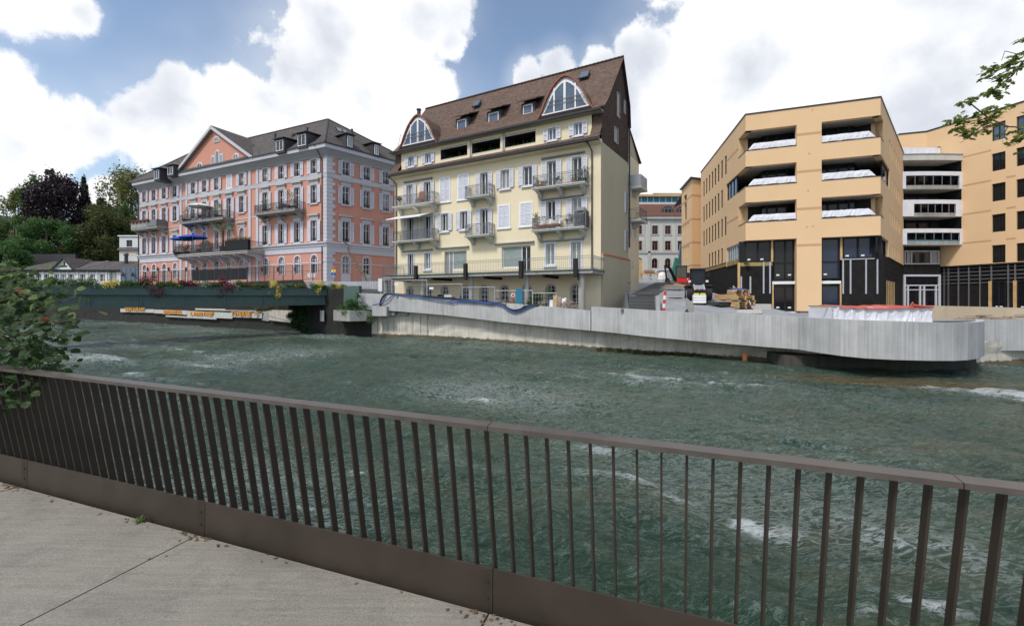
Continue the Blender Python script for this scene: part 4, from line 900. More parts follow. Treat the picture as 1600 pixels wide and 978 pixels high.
mb = MB(); wall(mb, 0, pf.L, 4.9, WT, holes); pf.put('wall', mb, 0, 0, mats='pink')
for a, z0, z1, w, t in wins:
    if t == 'closed': closed_window(pf, a, z0, z1, w); continue
    r, arch, c = t
    if arch:
        window(pf, a, z0, z1, w, arch=True, leaves=2, trans=(0.62,) if r == 1 else (0.55, 0.75), surround=0.2, lintel=0.62 if r == 1 else None, sill=False, surb=False, panel=0.12 if z1-z0 > 2.6 else 0)
    else:
        window(pf, a, z0, z1, w, leaves=2, trans=(0.68,) if r < 3 else (0.5,), shut=0.58, surround=0.15, lintel=0.62 if r < 3 else None, gl='glass_win', guard=(z1-z0 < 2.7))
holes = []; wins = []
for i, c in enumerate((540.4, 572.9, 602.7)):
    a = pr.A(c)
    for r, (z0, z1) in ZR.items():
        if r == 0 and i == 2: continue
        w = 0.95; h = q5(z1-z0); holes.append((a-q5(w)/2, a+q5(w)/2, z0, z0+h, r == 0)); wins.append((a, z0, z0+h, w, r))
mb = MB(); wall(mb, 0, pr.L, 4.9, WT, holes); pr.put('wall', mb, 0, 0, mats='pink')
for a, z0, z1, w, r in wins:
    if r == 0:
        window(pr, a, z0, z1, w, arch=True, trans=(0.3, 0.55, 0.75), surround=0.2, sill=False, surb=False)
        MB_ = MB().box(-0.62, 0.62, -0.07, 0.0, 5.2, z0-0.05); pr.put('apron', MB_, a, 0, mats='pink_trim')
    else: window(pr, a, z0, z1, w, trans=(0.68,) if r < 3 else (0.5,), shut=0.52, surround=0.15, lintel=0.62 if r < 3 else None, guard=True)
for f_ in (pl, pb): mb = MB(); mb.quad((0, 0, 4.9), (f_.L, 0, 4.9), (f_.L, 0, WT), (0, 0, WT)); f_.put('wall', mb, 0, 0, mats='pink')
# bands, cornices, pilasters
lineF = [PK_L, PK_C, PK_R]
sweep('string_course', lineF, [(-.02, 18.25), (0.07, 18.3), (0.12, 18.62), (0.16, 18.80), (-.02, 18.84)], 'pink_trim', pk)
sweep('main_cornice', lineF, [(-.02, 9.15), (0.10, 9.15), (0.12, 9.75), (0.22, 9.85), (0.24, 10.1), (0.42, 10.2), (0.42, 10.34), (-.02, 10.42)], 'pink_trim', pk)
sweep('thin_band', lineF, [(-.02, 7.78), (0.05, 7.78), (0.05, 7.92), (-.02, 7.92)], 'pink_trim', pk)
sweep('base_course', lineF, [(-.02, 5.0), (0.10, 5.0), (0.10, 5.42), (-.02, 5.46)], 'stone_trim', pk)
sweep('eaves_cove', lineF+[PK_B], [(-.02, 20.85), (0.10, 20.86), (0.18, 21.05), (0.55, 21.4), (0.85, 21.60), (-.02, 21.62)], 'eaves_grey', pk)
sweep('eaves_fascia', [PK_B, PK_L, PK_C, PK_R, PK_B][1:], [(-.02, 21.61), (0.92, 21.62), (0.97, 22.12), (-.02, 22.12)], 'pink_trim', pk)
sweep('gutter', lineF, [(0.955, 22.06), (1.08, 22.08), (1.08, 22.22), (0.955, 22.24)], 'gutter', pk)
for px0, px1 in ((217, 219.6), (281.7, 284.9), (291, 294), (389.2, 392.8), (400.8, 404.5)):
    a0, a1 = pf.A(px0), pf.A(px1)
    for z0, z1 in ((5.47, 7.775), (7.925, 9.145), (10.43, 18.24), (18.85, 20.84)): mb = MB(); mb.box(0, a1-a0, -0.11, 0.0, z0, z1); pf.put('pilaster', mb, a0, 0, mats='pink_trim')
for z in (14.35,):
    for px0, px1 in ((285, 291), (392.9, 400.7), (294.1, 389.1), (219.7, 281.6)): mb = MB(); mb.box(pf.A(px0), pf.A(px1), -0.05, 0.0, z, z+0.12); pf.put('thin_band', mb, 0, 0, mats='pink_trim')
z = 5.47; i = 0
bandz = [(7.775, 7.925), (9.145, 10.43), (18.24, 18.85)]
while z < 20.8:
    z1 = min(z+0.46, 20.84)
    for b0, b1 in bandz:
        if z < b0 < z1: z1 = b0
    if not any(b0 <= z+0.01 < b1 for b0, b1 in bandz):
        w = 1.0 if i % 2 else 0.68
        mb = MB(); mb.box(-0.10, w, -0.10, 0.0, z+0.012, z1-0.012); pr.put('quoin', mb, 0, 0, mats='pink_trim')
        mb = MB(); mb.box(-0.55, 0.0, -0.10, 0.0, z+0.012, z1-0.012); pf.put('quoin', mb, pf.L, 0, mats='pink_trim'); i += 1
        z = z1
    else: z = [b1 for b0, b1 in bandz if b0 <= z+0.01 < b1][0]+0.005
downpipe(pf, pf.A(504.8), 5.4, 20.4, 0.16, 0.07, top=(-0.3, -1.0, 22.05)); downpipe(pf, pf.A(218.5), 5.4, 20.4, 0.2, 0.07, top=(-0.7, -1.0, 22.05))
# roof
def off(P, o=1.0):
    n = len(P); out = []
    for i in range(n):
        d0 = (P[i]-P[i-1]).normalized(); d1 = (P[(i+1) % n]-P[i]).normalized(); n0 = Vector((d0.y, -d0.x)); n1 = Vector((d1.y, -d1.x)); m_ = (n0+n1).normalized(); out.append(P[i]+m_*(o/max(0.3, m_.dot(n0))))
    return out
E3, E0, E1, E2 = off([PK_L, PK_C, PK_R, PK_B], 1.0)
RA = Vector((-25.7, 57*S)); RBk = Vector((-25.7-2.284*12.4, (57+12.4)*S)); RZk = 28.4; EZ = 22.2
v3 = lambda p, z: (p.x, p.y, z)
mb = MB(); mb.quad(v3(E3, EZ), v3(E0, EZ), v3(RA, RZk), v3(RBk, RZk)); mb.face([v3(E0, EZ), v3(E1, EZ), v3(RA, RZk)]); mb.quad(v3(E1, EZ), v3(E2, EZ), v3(RBk, RZk), v3(RA, RZk)); mb.face([v3(E2, EZ), v3(E3, EZ), v3(RBk, RZk)])
rf = wpart(mb, 'roof', 'tile_grey', pk, slope_uv=True)
for p, q in ((E0, RA), (E1, RA), (E3, RBk)): mb = MB(); mb.tube([v3(p, EZ+.03), v3(q, RZk+.03)], 0.11, 6); wpart(mb, 'hip_cap', 'dormer_dark', pk)
mb = MB(); mb.tube([v3(RA, RZk+.03), v3(RBk, RZk+.03)], 0.12, 6); wpart(mb, 'ridge_cap', 'dormer_dark', pk)
# central gable
gl_ = pf.P(271.5, 278, 0.95); gr_ = pf.P(395.5, 251.5, 0.95); ga = pf.P(329.3, 196.5, 0.95)
zb = EZ; A0, A1, AC, ZA = gl_[0], gr_[0], ga[0], ga[1]
AC = (A0+A1)/2*0.25+AC*0.75
dist = (RA-PK_C).dot(-pf.n)
F_ = pf.at(AC, ZA, 0.95); G_ = pf.at(AC, ZA, -dist*min(1.25, (ZA-EZ)/(RZk-EZ))); FL_ = pf.at(A0, zb, 0.97); FR_ = pf.at(A1, zb, 0.97)
up = Vector((0, 0, 0.06))
mb = MB(); mb.face([FL_+up, F_+up, G_+up]); mb.face([F_+up, FR_+up, G_+up]); wpart(mb, 'gable_roof', 'tile_grey', pk, slope_uv=True)
mb = MB(); mb.face([(0, 0, 0), (A1-A0, 0, 0), (AC-A0, 0, ZA-zb)]); pf.put('gable_wall', mb, A0, zb-0.02, 0.50, mats='pink')
for s_, (f0, f1) in enumerate(((A0, AC), (A1, AC))):
    # rake: light board outside, dark sloping soffit behind it
    z0_, z1_ = zb, ZA; dx = f1-f0; L_ = math.hypot(dx, z1_-z0_); nx, nz = -(z1_-z0_)/L_*(1 if dx > 0 else -1), abs(dx)/L_
    def pt(t, d, y): return (f0+dx*t-nx*d, y, z0_+(z1_-z0_)*t-nz*d)
    mb = MB(); mb.prism([pt(0, 0, -1.02), pt(1, 0, -1.02), pt(1, .38, -1.02), pt(0, .38, -1.02)], (0, 0.14, 0)); pf.put('rake_board', mb, 0, 0, 0, mats='pink_trim')
    mb = MB(); mb.prism([pt(0, .10, -0.875), pt(1, .10, -0.875), pt(1, .30, -0.875), pt(0, .30, -0.875)], (0, 0.85, 0)); pf.put('rake_soffit', mb, 0, 0, 0, mats='soffit')
    for j in range(1, 16): mb = MB(); t = j/16; mb.prism([pt(t, .31, -0.85), pt(t+.012, .31, -0.85), pt(t+.012, .42, -0.85), pt(t, .42, -0.85)], (0, 0.8, 0)); pf.put('rafter', mb, 0, 0, 0, mats='soffit')
pg = Fac(pk, pf.at(0, 0, .5).xy, pf.at(pf.L, 0, .5).xy)
def gwin(px, py0, py1, w, arch=True, h=None):
    a, z0 = pf.P(px, py1, .5); z1 = pf.Z(px, py0, .5); hh = q5(z1-z0)
    return window(pg, a, z0, z0+hh, w, arch=arch, leaves=2, trans=(), surround=0.16, sill=False, rec=-0.05, surb=not arch, ft=0.06)
gwin(339, 214.5, 222.5, 1.1); gwin(312.5, 255, 263.5, 1.15); gwin(369.3, 241, 251, 1.15); gwin(333.2, 245, 258.5, 0.55, False); gwin(346.6, 241.5, 255, 0.55, False); gwin(339.9, 235.5, 256.5, 0.65)
# dormers
SLF = (RZk-EZ)/((RA-PK_C).dot(-pf.n)+1.0); SLR = (RZk-EZ)/((RA-PK_C).dot(-pr.n)+1.0)
dormer(pf, 432, 443, 219.5, 236, -1.6, 4.0, slope=SLF, e0=1.0, ez=EZ); dormer(pf, 466, 478, 210.5, 228, -1.6, 4.0, slope=SLF, e0=1.0, ez=EZ); dormer(pf, 241.8, 248.8, 266, 279.6, -1.6, 4.0, slope=SLF, e0=1.0, ez=EZ); dormer(pf, 262.6, 270.5, 261, 273, -1.6, 4.0, slope=SLF, e0=1.0, ez=EZ)
dormer(pr, 542.7, 550.2, 213, 230, -1.5, 4.0, slope=SLR, e0=1.0, ez=EZ); dormer(pr, 585, 591, 226.7, 242, -1.5, 4.0, slope=SLR, e0=1.0, ez=EZ)
for px, py in ((396.5, 231), (458, 214)): a, z = pf.P(px, py, -2.4); MB_ = MB().box(-.2, .2, -.2, .2, -1.2, 0.35); pf.put('vent_stack', MB_, a, z, -2.4, mats='dormer_dark')
for px, py, f_, o_ in ((550, 206.5, pr, -2.2), (430, 213, pf, -2.4), (480, 204, pf, -2.4)): a, z = f_.P(px, py, o_); MB_ = MB().tube([(0, 0, -1.5), (0, 0, 0.4)], 0.16, 8); f_.put('vent_stack', MB_, a, z, o_, mats='dormer_dark')
def skylight(fac, px, py, inw, w, h, rise, run):
    a, z = fac.P(px, py, -inw); u = Vector((0, run, rise)).normalized(); nn = Vector((0, -rise, run)).normalized()
    mb = MB(); c = Vector((0, 0, 0)); p = [c-Vector((w/2, 0, 0))-u*h/2, c+Vector((w/2, 0, 0))-u*h/2, c+Vector((w/2, 0, 0))+u*h/2, c-Vector((w/2, 0, 0))+u*h/2]
    mb.prism([q_+nn*0.02 for q_ in p], nn*0.14); s_ = fac.put('skylight', mb, a, z, -inw, mats='gutter'); k_ = 0.82
    mb = MB(); mb.quad(*[q_*k_+nn*0.165 for q_ in p]); obj('pane', mb.mesh('pane', 'glass_sky'), s_)
rr = RZk-EZ
skylight(pr, 530.5, 204.5, 4.1, 0.9, 1.1, rr, dist+1.0); skylight(pr, 538, 206.5, 3.9, 0.6, 0.8, rr, dist+1.0)

# balconies
def plantpot(p, rz, h, r, pot, mat, label, cat='potted plant', group=None, n=260, seed=1, ph=0.4, leaf=0.06):
    t = empty('potted_plant', p, label, cat, group, rz); MB().lathe([(r*.6, 0), (r*.75, ph*.9), (r*.85, ph)], n=10).build('pot', pot, t)
    rg = random.Random(seed); b = [(rg.uniform(-r, r)*.8, rg.uniform(-r, r)*.5, ph+rg.uniform(.1, 1)*(h-ph)*.8, r*.7, r*.6, (h-ph)*.28) for _ in range(6)]
    obj('foliage', quads_mesh('foliage', leaf_cloud(n, b, leaf, seed, 0.3, 0.2), mat), t); return t
def pbalc(px0, px1, z, depth, **kw): a0, a1 = pf.A(px0), pf.A(px1); return a0, a1, balcony(pf, a0, a1, z, depth, **kw)
a0, a1, b = pbalc(222.5, 262.5, 14.5, 1.5, slab='concrete_grey', fancy=False, nb=3, thick=.3, bh=.9)
mb = MB(); mb.box(0.02, (a1-a0)*.62, -1.56, -1.46, 0.0, 1.05); obj('parapet_panel', mb.mesh('parapet_panel', 'concrete_grey'), b); mb = MB(); mb.box((a1-a0)*.62+.02, a1-a0-.02, -1.55, -1.47, 0.05, 1.0); mb.box(a1-a0-.1, a1-a0-.03, -1.46, 0, 0.05, 1.0); obj('parapet_panel', mb.mesh('parapet_panel', 'iron_grey'), b)
for i in range(5):
    t = pf.thing('flower_box', a0+0.8+i*1.05, 15.52, 1.66, 'geranium box with red flowers on the left hotel balcony rail, %s' % ['leftmost of five', 'second from the left', 'in the middle of five', 'fourth from the left', 'rightmost of five'][i], 'flower box', 'flower boxes on the hotel balcony')
    MB().box(-.4, .4, -.1, .1, -.22, 0).build('box', 'dark_pot', t); obj('flowers', quads_mesh('flowers', leaf_cloud(120, [(-.2, 0, .06, .25, .14, .14), (.2, 0, .06, .25, .14, .14)], .05, i+40), 'petal_red'), t)
a0, a1, b = pbalc(298.5, 366.5, 14.55, 1.6, slab='concrete_grey', nb=4, thick=.3, bh=.9); M_A = (a0, a1)
plantpot(pf.at(pf.A(305), 14.56, 1.1), pf.rot, 2.6, .8, 'dark_pot', 'leaf_greygreen', 'wide leafy potted plant left on the upper middle hotel balcony', seed=11, n=420)
plantpot(pf.at(pf.A(354), 14.56, 1.1), pf.rot, 2.6, .75, 'dark_pot', 'leaf_mid', 'tall potted palm like plant right on the upper middle hotel balcony', seed=12, n=420)
def parasol(p, rz, r, h, cloth, label, tilt=0.0, cat='parasol', oval=1.0):
    t = empty('parasol', p, label, cat, None, rz); MB().tube([(0, 0, 0), (0, 0, h)], 0.03, 6).build('pole', 'white_frame', t); mb = MB(); n = 8; top = (0, 0, h+.1)
    R = Matrix.Rotation(tilt, 3, 'Y')
    ring1 = [R@Vector((r*.55*math.cos(2*math.pi*i/n), r*.55*math.sin(2*math.pi*i/n)*oval, -.16)) for i in range(n)]; ring2 = [R@Vector((r*math.cos(2*math.pi*i/n), r*math.sin(2*math.pi*i/n)*oval, -.42)) for i in range(n)]; T = Vector((0, 0, h+.12))
    for i in range(n):
        j = (i+1) % n; mb.face([T, T+ring1[i], T+ring1[j]]); mb.quad(T+ring1[i], T+ring2[i], T+ring2[j], T+ring1[j]); d = Vector((0, 0, -.14)); mb.quad(T+ring2[i], T+ring2[i]+d, T+ring2[j]+d, T+ring2[j])
    mb.build('canopy', cloth, t); return t
parasol(pf.at(pf.A(326), 14.56, 1.0), pf.rot, 1.65, 2.35, 'canvas', 'white parasol open on the upper middle hotel balcony')
def chair(p, rz, label, mat='dark_pot', grp=None, cat='chair'):
    t = empty('chair', p, label, cat, grp, rz); MB().box(-.22, .22, -.22, .22, .42, .46).build('seat', mat, t); mb = MB(); mb.box(-.22, .22, .2, .24, .5, .95); mb.build('backrest', mat, t)
    for x in (-.2, .2):
        for y in (-.2, .22): MB().tube([(x, y, 0), (x, y, .44 if y < 0 else .6)], .02, 5).build('leg', mat, t)
    for x in (-.24, .24): MB().box(x-.02, x+.02, -.2, .2, .62, .65).build('armrest', mat, t)
    return t
def table(p, rz, label, r=.45, mat='dark_pot'):
    t = empty('table', p, label, 'table', None, rz); MB().lathe([(r, .70), (r, .73)], n=12).build('table_top', mat, t); MB().lathe([(.2, 0), (.04, .04), (.04, .70)], n=8).build('pedestal', mat, t); return t
chair(pf.at(pf.A(322.5), 14.56, .9), pf.rot+1, 'dark chair under the white parasol on the hotel balcony'); table(pf.at(pf.A(328), 14.56, 1.0), pf.rot, 'small round dark table beside the white parasol on the hotel balcony'); chair(pf.at(pf.A(335), 14.56, .9), pf.rot-1.2, 'dark chair right of the white parasol on the hotel balcony')
a0, a1, b = pbalc(413, 477, 14.55, 1.5, slab='concrete_grey', nb=3, thick=.3, bh=.9)
plantpot(pf.at(pf.A(426), 14.56, 1.0), pf.rot, 2.0, .6, 'dark_pot', 'leaf_greygreen', 'leafy potted plant left on the right wing balcony of the hotel', seed=13, n=360)
plantpot(pf.at(pf.A(466), 14.56, .95), pf.rot, 2.7, .75, 'dark_pot', 'leaf_pale', 'tall bushy potted plant right on the right wing balcony of the hotel', seed=14, n=420)
chair(pf.at(pf.A(444), 14.56, .8), pf.rot, 'dark chair on the right wing balcony left of the tall plant'); chair(pf.at(pf.A(452), 14.56, .8), pf.rot+.5, 'dark chair directly beside the tall plant on the right wing balcony')
# broad lower terrace on brackets
a0, a1 = pf.A(274, 2.2), pf.A(389, 2.2); mb = MB(); mb.box(0, a1-a0, -2.4, 0, -.35, 0); mb.box(-.1, a1-a0+.1, -2.5, 0, -.12, .004); tb = pf.put('balcony', mb, a0, 9.65, mats='stone_trim')
obj('railing', rail_mesh(a1-a0-.2, 2.3, 1.25, .13, 'iron', fancy=False), tb, (.1, 0, .006))
mk = MB(); mk.prism([(-.15, -.02, -.352), (-.15, -2.2, -.352), (-.15, -2.2, -.55), (-.15, -.9, -.8), (-.15, -.3, -1.35), (-.15, -.02, -1.35)], (.3, 0, 0)); me_ = mk.mesh('bracket', 'pink_trim')
for i in range(7): obj('bracket', me_, tb, (.6+(a1-a0-1.2)*i/6, 0, 0))
mb = MB(); mb.box(0, pf.A(388, 2.4)-pf.A(352, 2.4), -.05, .3, 0, 1.35); t = pf.thing('planter_box', pf.A(353, 2.4), 9.66, 2.5, 'long black planter box with red blossoms on the hotel terrace right of the palm', 'planter'); mb.build('box', 'black_metal', t)
w_ = pf.A(388, 2.4)-pf.A(352, 2.4); obj('flowers', quads_mesh('flowers', leaf_cloud(900, [(w_*(i+.5)/12, .12, 1.45, .5, .25, .25) for i in range(12)], .06, 61), 'leaf_green'), t); obj('blossoms', quads_mesh('blossoms', leaf_cloud(140, [(w_*(i+.5)/12, .0, 1.5, .5, .3, .28) for i in range(12)], .05, 62, .3, .9), 'petal_red'), t)
def palm(p, rz, label):
    t = empty('palm_tree', p, label, 'palm', None, rz); MB().lathe([(.35, 0), (.45, .75), (.5, .8)], n=12).build('pot', 'dark_pot', t); MB().tube([(0, 0, .7), (.03, 0, 1.8), (0, 0, 3.0)], [.17, .14, .16], 8).build('trunk', 'bark', t)
    rg = random.Random(5)
    for i in range(16):
        a = i*2.4; el = rg.uniform(-.2, 1.0); mb = MB(); d = Vector((math.cos(a), math.sin(a), 0)); base = Vector((0, 0, 3.0))
        L_ = rg.uniform(.9, 1.15); tip = base+d*L_*math.cos(el)+Vector((0, 0, L_*math.sin(el)))
        mb.tube([base, (base+tip)/2+Vector((0, 0, .08)), tip], [.02, .015, .01], 4)
        for j in range(11):
            b_ = (j-5)/5*1.25; s_ = d.cross(Vector((0, 0, 1))); q_ = (d*math.cos(b_)+s_*math.sin(b_))*rg.uniform(.5, .68); e_ = tip+Vector((q_.x, q_.y, -.18-.25*abs(b_)+.3*math.sin(el)-.1*rg.random())); w_ = Vector((-q_.y, q_.x, 0)).normalized()*.035
            m1 = (tip+e_)/2+Vector((0, 0, .07)); mb.quad(tip, m1-w_, e_, m1+w_)
        mb.build('frond', 'leaf_mid', t)
    return t
palm(pf.at(pf.A(348.2, 1.9), 9.66, 1.9), pf.rot, 'potted fan palm standing on the lower hotel terrace')
parasol(pf.at(pf.A(284.5, 2.0), 9.66, 2.0), pf.rot, 1.7, 2.6, 'canvas_blue', 'bright blue parasol at the left end of the hotel terrace', oval=.8)
parasol(pf.at(pf.A(301, 1.7), 9.66, 1.7), pf.rot, 2.3, 2.75, 'canvas_blue', 'larger bright blue parasol left of the palm on the hotel terrace', oval=.7)
plantpot(pf.at(pf.A(279, 2.2), 9.66, 2.2), pf.rot, 1.9, .9, 'dark_pot', 'leaf_greygreen', 'grey green bushy pot plant at the left corner of the hotel terrace', seed=15, n=420)
plantpot(pf.at(pf.A(292, 2.2), 9.66, 2.2), pf.rot, 1.5, .6, 'dark_pot', 'leaf_red', 'dark red pot plant under the blue parasols on the hotel terrace', seed=16, n=300)
table(pf.at(pf.A(318, 1.6), 9.66, 1.6), pf.rot, 'pale round table on the lower hotel terrace', .9, 'galv'); chair(pf.at(pf.A(310, 1.5), 9.66, 1.5), pf.rot, 'dark chair left of the pale table on the lower hotel terrace'); chair(pf.at(pf.A(327, 1.5), 9.66, 1.5), pf.rot, 'dark chair right of the pale table on the lower hotel terrace')
# ground level terrace fence with dark screens, wall lanterns
tf = empty('terrace_fence', pf.at(0, 5.3, 5.5), 'thin dark metal fence with black screen panels on the terrace before the pink hotel', 'fence', None, pf.rot)
x = pf.A(228, 5.5); xe = pf.A(505, 5.5); n = 22
for i in range(n):
    x0 = x+(xe-x)*i/n; x1 = x+(xe-x)*(i+1)/n; px_ = 800+K*(pf.at((x0+x1)/2, 0, 5.5).x)/(pf.at((x0+x1)/2, 0, 5.5).y/S)
    MB().box(x0-.03, x0+.03, -.03, .03, 0, 1.75).build('post', 'iron', tf)
    if 296 < px_ < 388: MB().box(x0+.05, x1-.05, -.03, .03, .35, 1.7).build('screen_panel', 'black_metal', tf)
    else:
        mb = MB(); [mb.bar((x0, 0, z), (x1, 0, z), .035, .035) for z in (.15, 1.1, 1.7)]; [mb.bar((x0+(x1-x0)*j/12, 0, .15), (x0+(x1-x0)*j/12, 0, 1.7), .016) for j in range(1, 12)]; mb.build('railing_panel', 'iron', tf)
LN = ['left of the first ground floor arch', 'between the first and second ground floor arches', 'between the second and third ground floor arches', 'left of the black terrace screens', 'above the left end of the black terrace screens', 'above the right end of the black terrace screens', 'left of the first arch of the right wing', 'left of the second arch of the right wing', 'left of the third arch of the right wing']
for li_, px in enumerate((231, 247, 264, 291, 308, 387, 409.5, 434.5, 461.5)):
    a, z = pf.P(px, 421, 0.15); mb = MB(); mb.lathe([(.05, -.3), (.14, 0), (.12, .25), (.02, .4)], n=6); mb.bar((0, .15, -.25), (0, 0, -.28), .03); o = mb.build('wall_lantern', 'iron', None, pf.at(a, z, .2), pf.rot)
    tag(o, 'black hotel wall lantern '+LN[li_], 'lantern', 'wall lanterns of the pink hotel')
for i, (px, lab) in enumerate(((480, 'pale stacked terrace chair left below the last hotel arch'), (488, 'pale terrace chair right below the last hotel arch'))): chair(pf.at(pf.A(px, 4), 5.32, 4), pf.rot+.4*i, lab, 'white_plastic')
# slanting climber/hose on the pink side wall, traffic sign
a, z = pr.P(538, 378, .2); q = W(580, 449, 46); mb = MB(); p = pr.at(a, z, .2); pts = [p+(q-p)*t+Vector((math.sin(t*19)*.14, 0, math.sin(t*13)*.16-.9*math.sin(math.pi*t)*.2)) for t in [i/14 for i in range(15)]]
mb.tube(pts, [.09+.10*i/14 for i in range(15)], 6); o = mb.build('bare_vine', 'bark'); tag(o, 'bare dark vine stem slanting across the side wall of the pink hotel', 'vine')
mb2 = MB(); rg = random.Random(9)
for i in range(26): c = pts[rg.randint(1, 13)]; d = Vector((rg.uniform(-1, 1), 0, rg.uniform(-.6, .8))); mb2.tube([c, c+d*.5, c+d*.9+Vector((0, 0, -.15))], [.02, .012, .006], 4)
stuff(mb2.build('twigs', 'bark', o))
p = W(521, 441, 47); t = empty('road_sign', p, 'small red, yellow and blue road sign at the foot of the pink hotel corner', 'road sign'); MB().tube([(0, 0, -1), (0, 0, 1.9)], .04, 6).build('post', 'galv', t)
MB().prism([(-.25, 0, 1.5), (.25, 0, 1.5), (0, 0, 1.95)], (0, .03, 0)).build('triangle_plate', 'red', t); MB().box(-.25, .25, 0, .03, 1.15, 1.45, 0).build('white_plate', 'yellow_plastic', t); MB().box(-.25, .25, 0, .03, .8, 1.12).build('blue_plate', 'canvas_blue', t)
# ------------------------------------------------------------------ cream yellow apartment house
YL = XD(617, 42.7); YC = Vector((7.15, 32.8*S)); Yd = (Vector((0.683, 1.0*S))); YR = YC+Yd*5.5; YR2 = YC+Yd*8.2; YLB = YL+Yd*8.2
yh = empty('cream_apartment_house', (YC.x, YC.y, 2.2), 'cream yellow apartment house with white shutters, balconies and steep brown tiled roof', 'building')
yf = Fac(yh, YL, YC); ys_ = Fac(yh, YC, YR); yr2 = Fac(yh, YR, YR2); yl_ = Fac(yh, YLB, YL); yb_ = Fac(yh, YR2, YLB)
holes = []; todo = []
def yw(px, z0, z1, w, kind='win', **kw):
    a = yf.A(px); h = q5(z1-z0)
    if kind == 'closed': todo.append(('closed', a, z0, z1, w, kw)); return
    w = q5(w); holes.append((a-w/2, a+w/2, z0, z0+h, kw.get('arch', False))); todo.append((kind, a, z0, z0+h, w, kw))
for px in (640.9, 668.2): yw(px, 12.8, 15.05, .8, 'french', shut=.46)
for px in (641.8, 668): yw(px, 9.25, 11.7, .8, 'french', shut=.46)
for px in (695.2, 724.3): yw(px, 12.95, 15.15, 1.15, 'closed')
for px in (695.2, 725.2): yw(px, 10.0, 11.7, .8, shut=.46)
yw(756.8, 12.8, 15.05, .8, 'french', shut=.46); yw(756.8, 9.25, 11.7, .8, 'french', shut=.46)
for px in (789.5, 824.7): yw(px, 13.35, 15.0, .85, shut=.46)
for px in (787.5, 822): yw(px, 9.9, 11.8, 1.1, 'closed')
for px in (862, 901.7): yw(px, 12.8, 15.1, .8, 'french', shut=.5)
for px in (861, 901.5): yw(px, 9.25, 11.75, .8, 'french', shut=.5)
yw(641.8, 5.72, 7.95, .75, 'french', surround=.14); yw(668, 6.35, 7.95, .75, surround=.12, gl='glass_curtain')
yw(711.5, 5.72, 7.95, 2.6, 'big', dl=1); yw(806, 5.72, 8.05, 2.9, 'big', dl=0)
yw(859.6, 6.3, 8.1, .8, surround=.14, gl='glass_curtain'); yw(900, 5.72, 8.1, .85, 'french', surround=.14)
for px in (640.5, 669, 695, 726.6, 756, 787.8, 823.4, 860.5, 899.5): yw(px, 2.85, 4.62, .82, 'arch', arch=True)
mb = MB(); wall(mb, 0, yf.L, 1.6, 16.2, holes); yf.put('wall', mb, 0, 0, mats='cream')
for kind, a, z0, z1, w, kw in todo:
    kw = {k_: v_ for k_, v_ in kw.items() if k_ not in ('arch',)}
    if kind == 'closed': closed_window(yf, a, z0, z1, w)
    elif kind == 'win': window(yf, a, z0, z1, w, leaves=2, surround=kw.get('surround', .13), shut=kw.get('shut'), gl=kw.get('gl', 'glass_win'), trim='shutter', rec=.2)
    elif kind == 'french': window(yf, a, z0, z1, w, leaves=2, surround=kw.get('surround', .12), shut=kw.get('shut'), gl='glass_dark' if random.random() < .6 else 'glass_win', trim='shutter', sill=False, surb=False, panel=.06, rec=.22)
    elif kind == 'arch': window(yf, a, z0, z1, w, arch=True, leaves=2, trans=(.3, .55, .78), surround=.1, sill=True, surb=False, gl='glass_dark', frame='pink_trim', trim='stone_trim')
    elif kind == 'big':
        h = z1-z0; dl = kw['dl']; dw = .95; x0 = -w/2 if dl else w/2-dw
        mb = MB(); mb.box(-w/2, w/2, .18, .24, h-.07, h); 
        for x in (-w/2, w/2-.07, x0, x0+dw-.07, x0+dw/2-.03): mb.box(x, x+.07, .17, .24, 0, h-.07)
        f0, f1 = (x0+dw, w/2) if dl else (-w/2, x0); mb.box(f0, f1, .16, .24, .45, .55); mb.box(x0, x0+dw, .17, .24, 0, .1)
        o = yf.put('window', mb, a, z0, mats='white_frame'); mb = MB(); mb.quad((x0, .21, 0), (x0+dw, .21, 0), (x0+dw, .21, h), (x0, .21, h)); obj('pane', mb.mesh('pane', 'glass_win' if dl else 'glass_dark'), o)
        mb = MB(); mb.quad((f0, .22, .5), (f1, .22, .5), (f1, .22, h), (f0, .22, h)); obj('pane', mb.mesh('pane', 'glass_sky'), o)
        mb = MB(); m_ = 12
        for i in range(m_*2): xa = f0+(f1-f0)*i/m_/2; xb = f0+(f1-f0)*(i+1)/m_/2; mb.quad((xa, .20-.03*(i % 2), .55), (xb, .20-.03*((i+1) % 2), .55), (xb, .20-.03*((i+1) % 2), h-.08), (xa, .20-.03*(i % 2), h-.08))
        obj('curtain', mb.mesh('curtain', 'curtain'), o); mb = MB(); mb.box(f0, f1, .0, .2, .004, .45); obj('parapet_infill', mb.mesh('parapet_infill', 'cream'), o)
# awning cassettes
def cassette(px0, px1, z, o=0.0): a0, a1 = yf.A(px0), yf.A(px1); mb = MB(); mb.prism([(0, 0, 0), (0, -.22, -.02), (0, -.24, -.12), (0, -.05, -.16), (0, 0, -.16)], (a1-a0, 0, 0)); yf.put('awning_cassette', mb, a0, z, mats='awning_grey')
cassette(632, 676, 15.45); cassette(847, 914, 15.5); cassette(630, 676, 8.35); cassette(682.5, 733, 8.4); cassette(774, 835, 8.45); cassette(845, 912.5, 8.4); cassette(846, 912, 11.97)
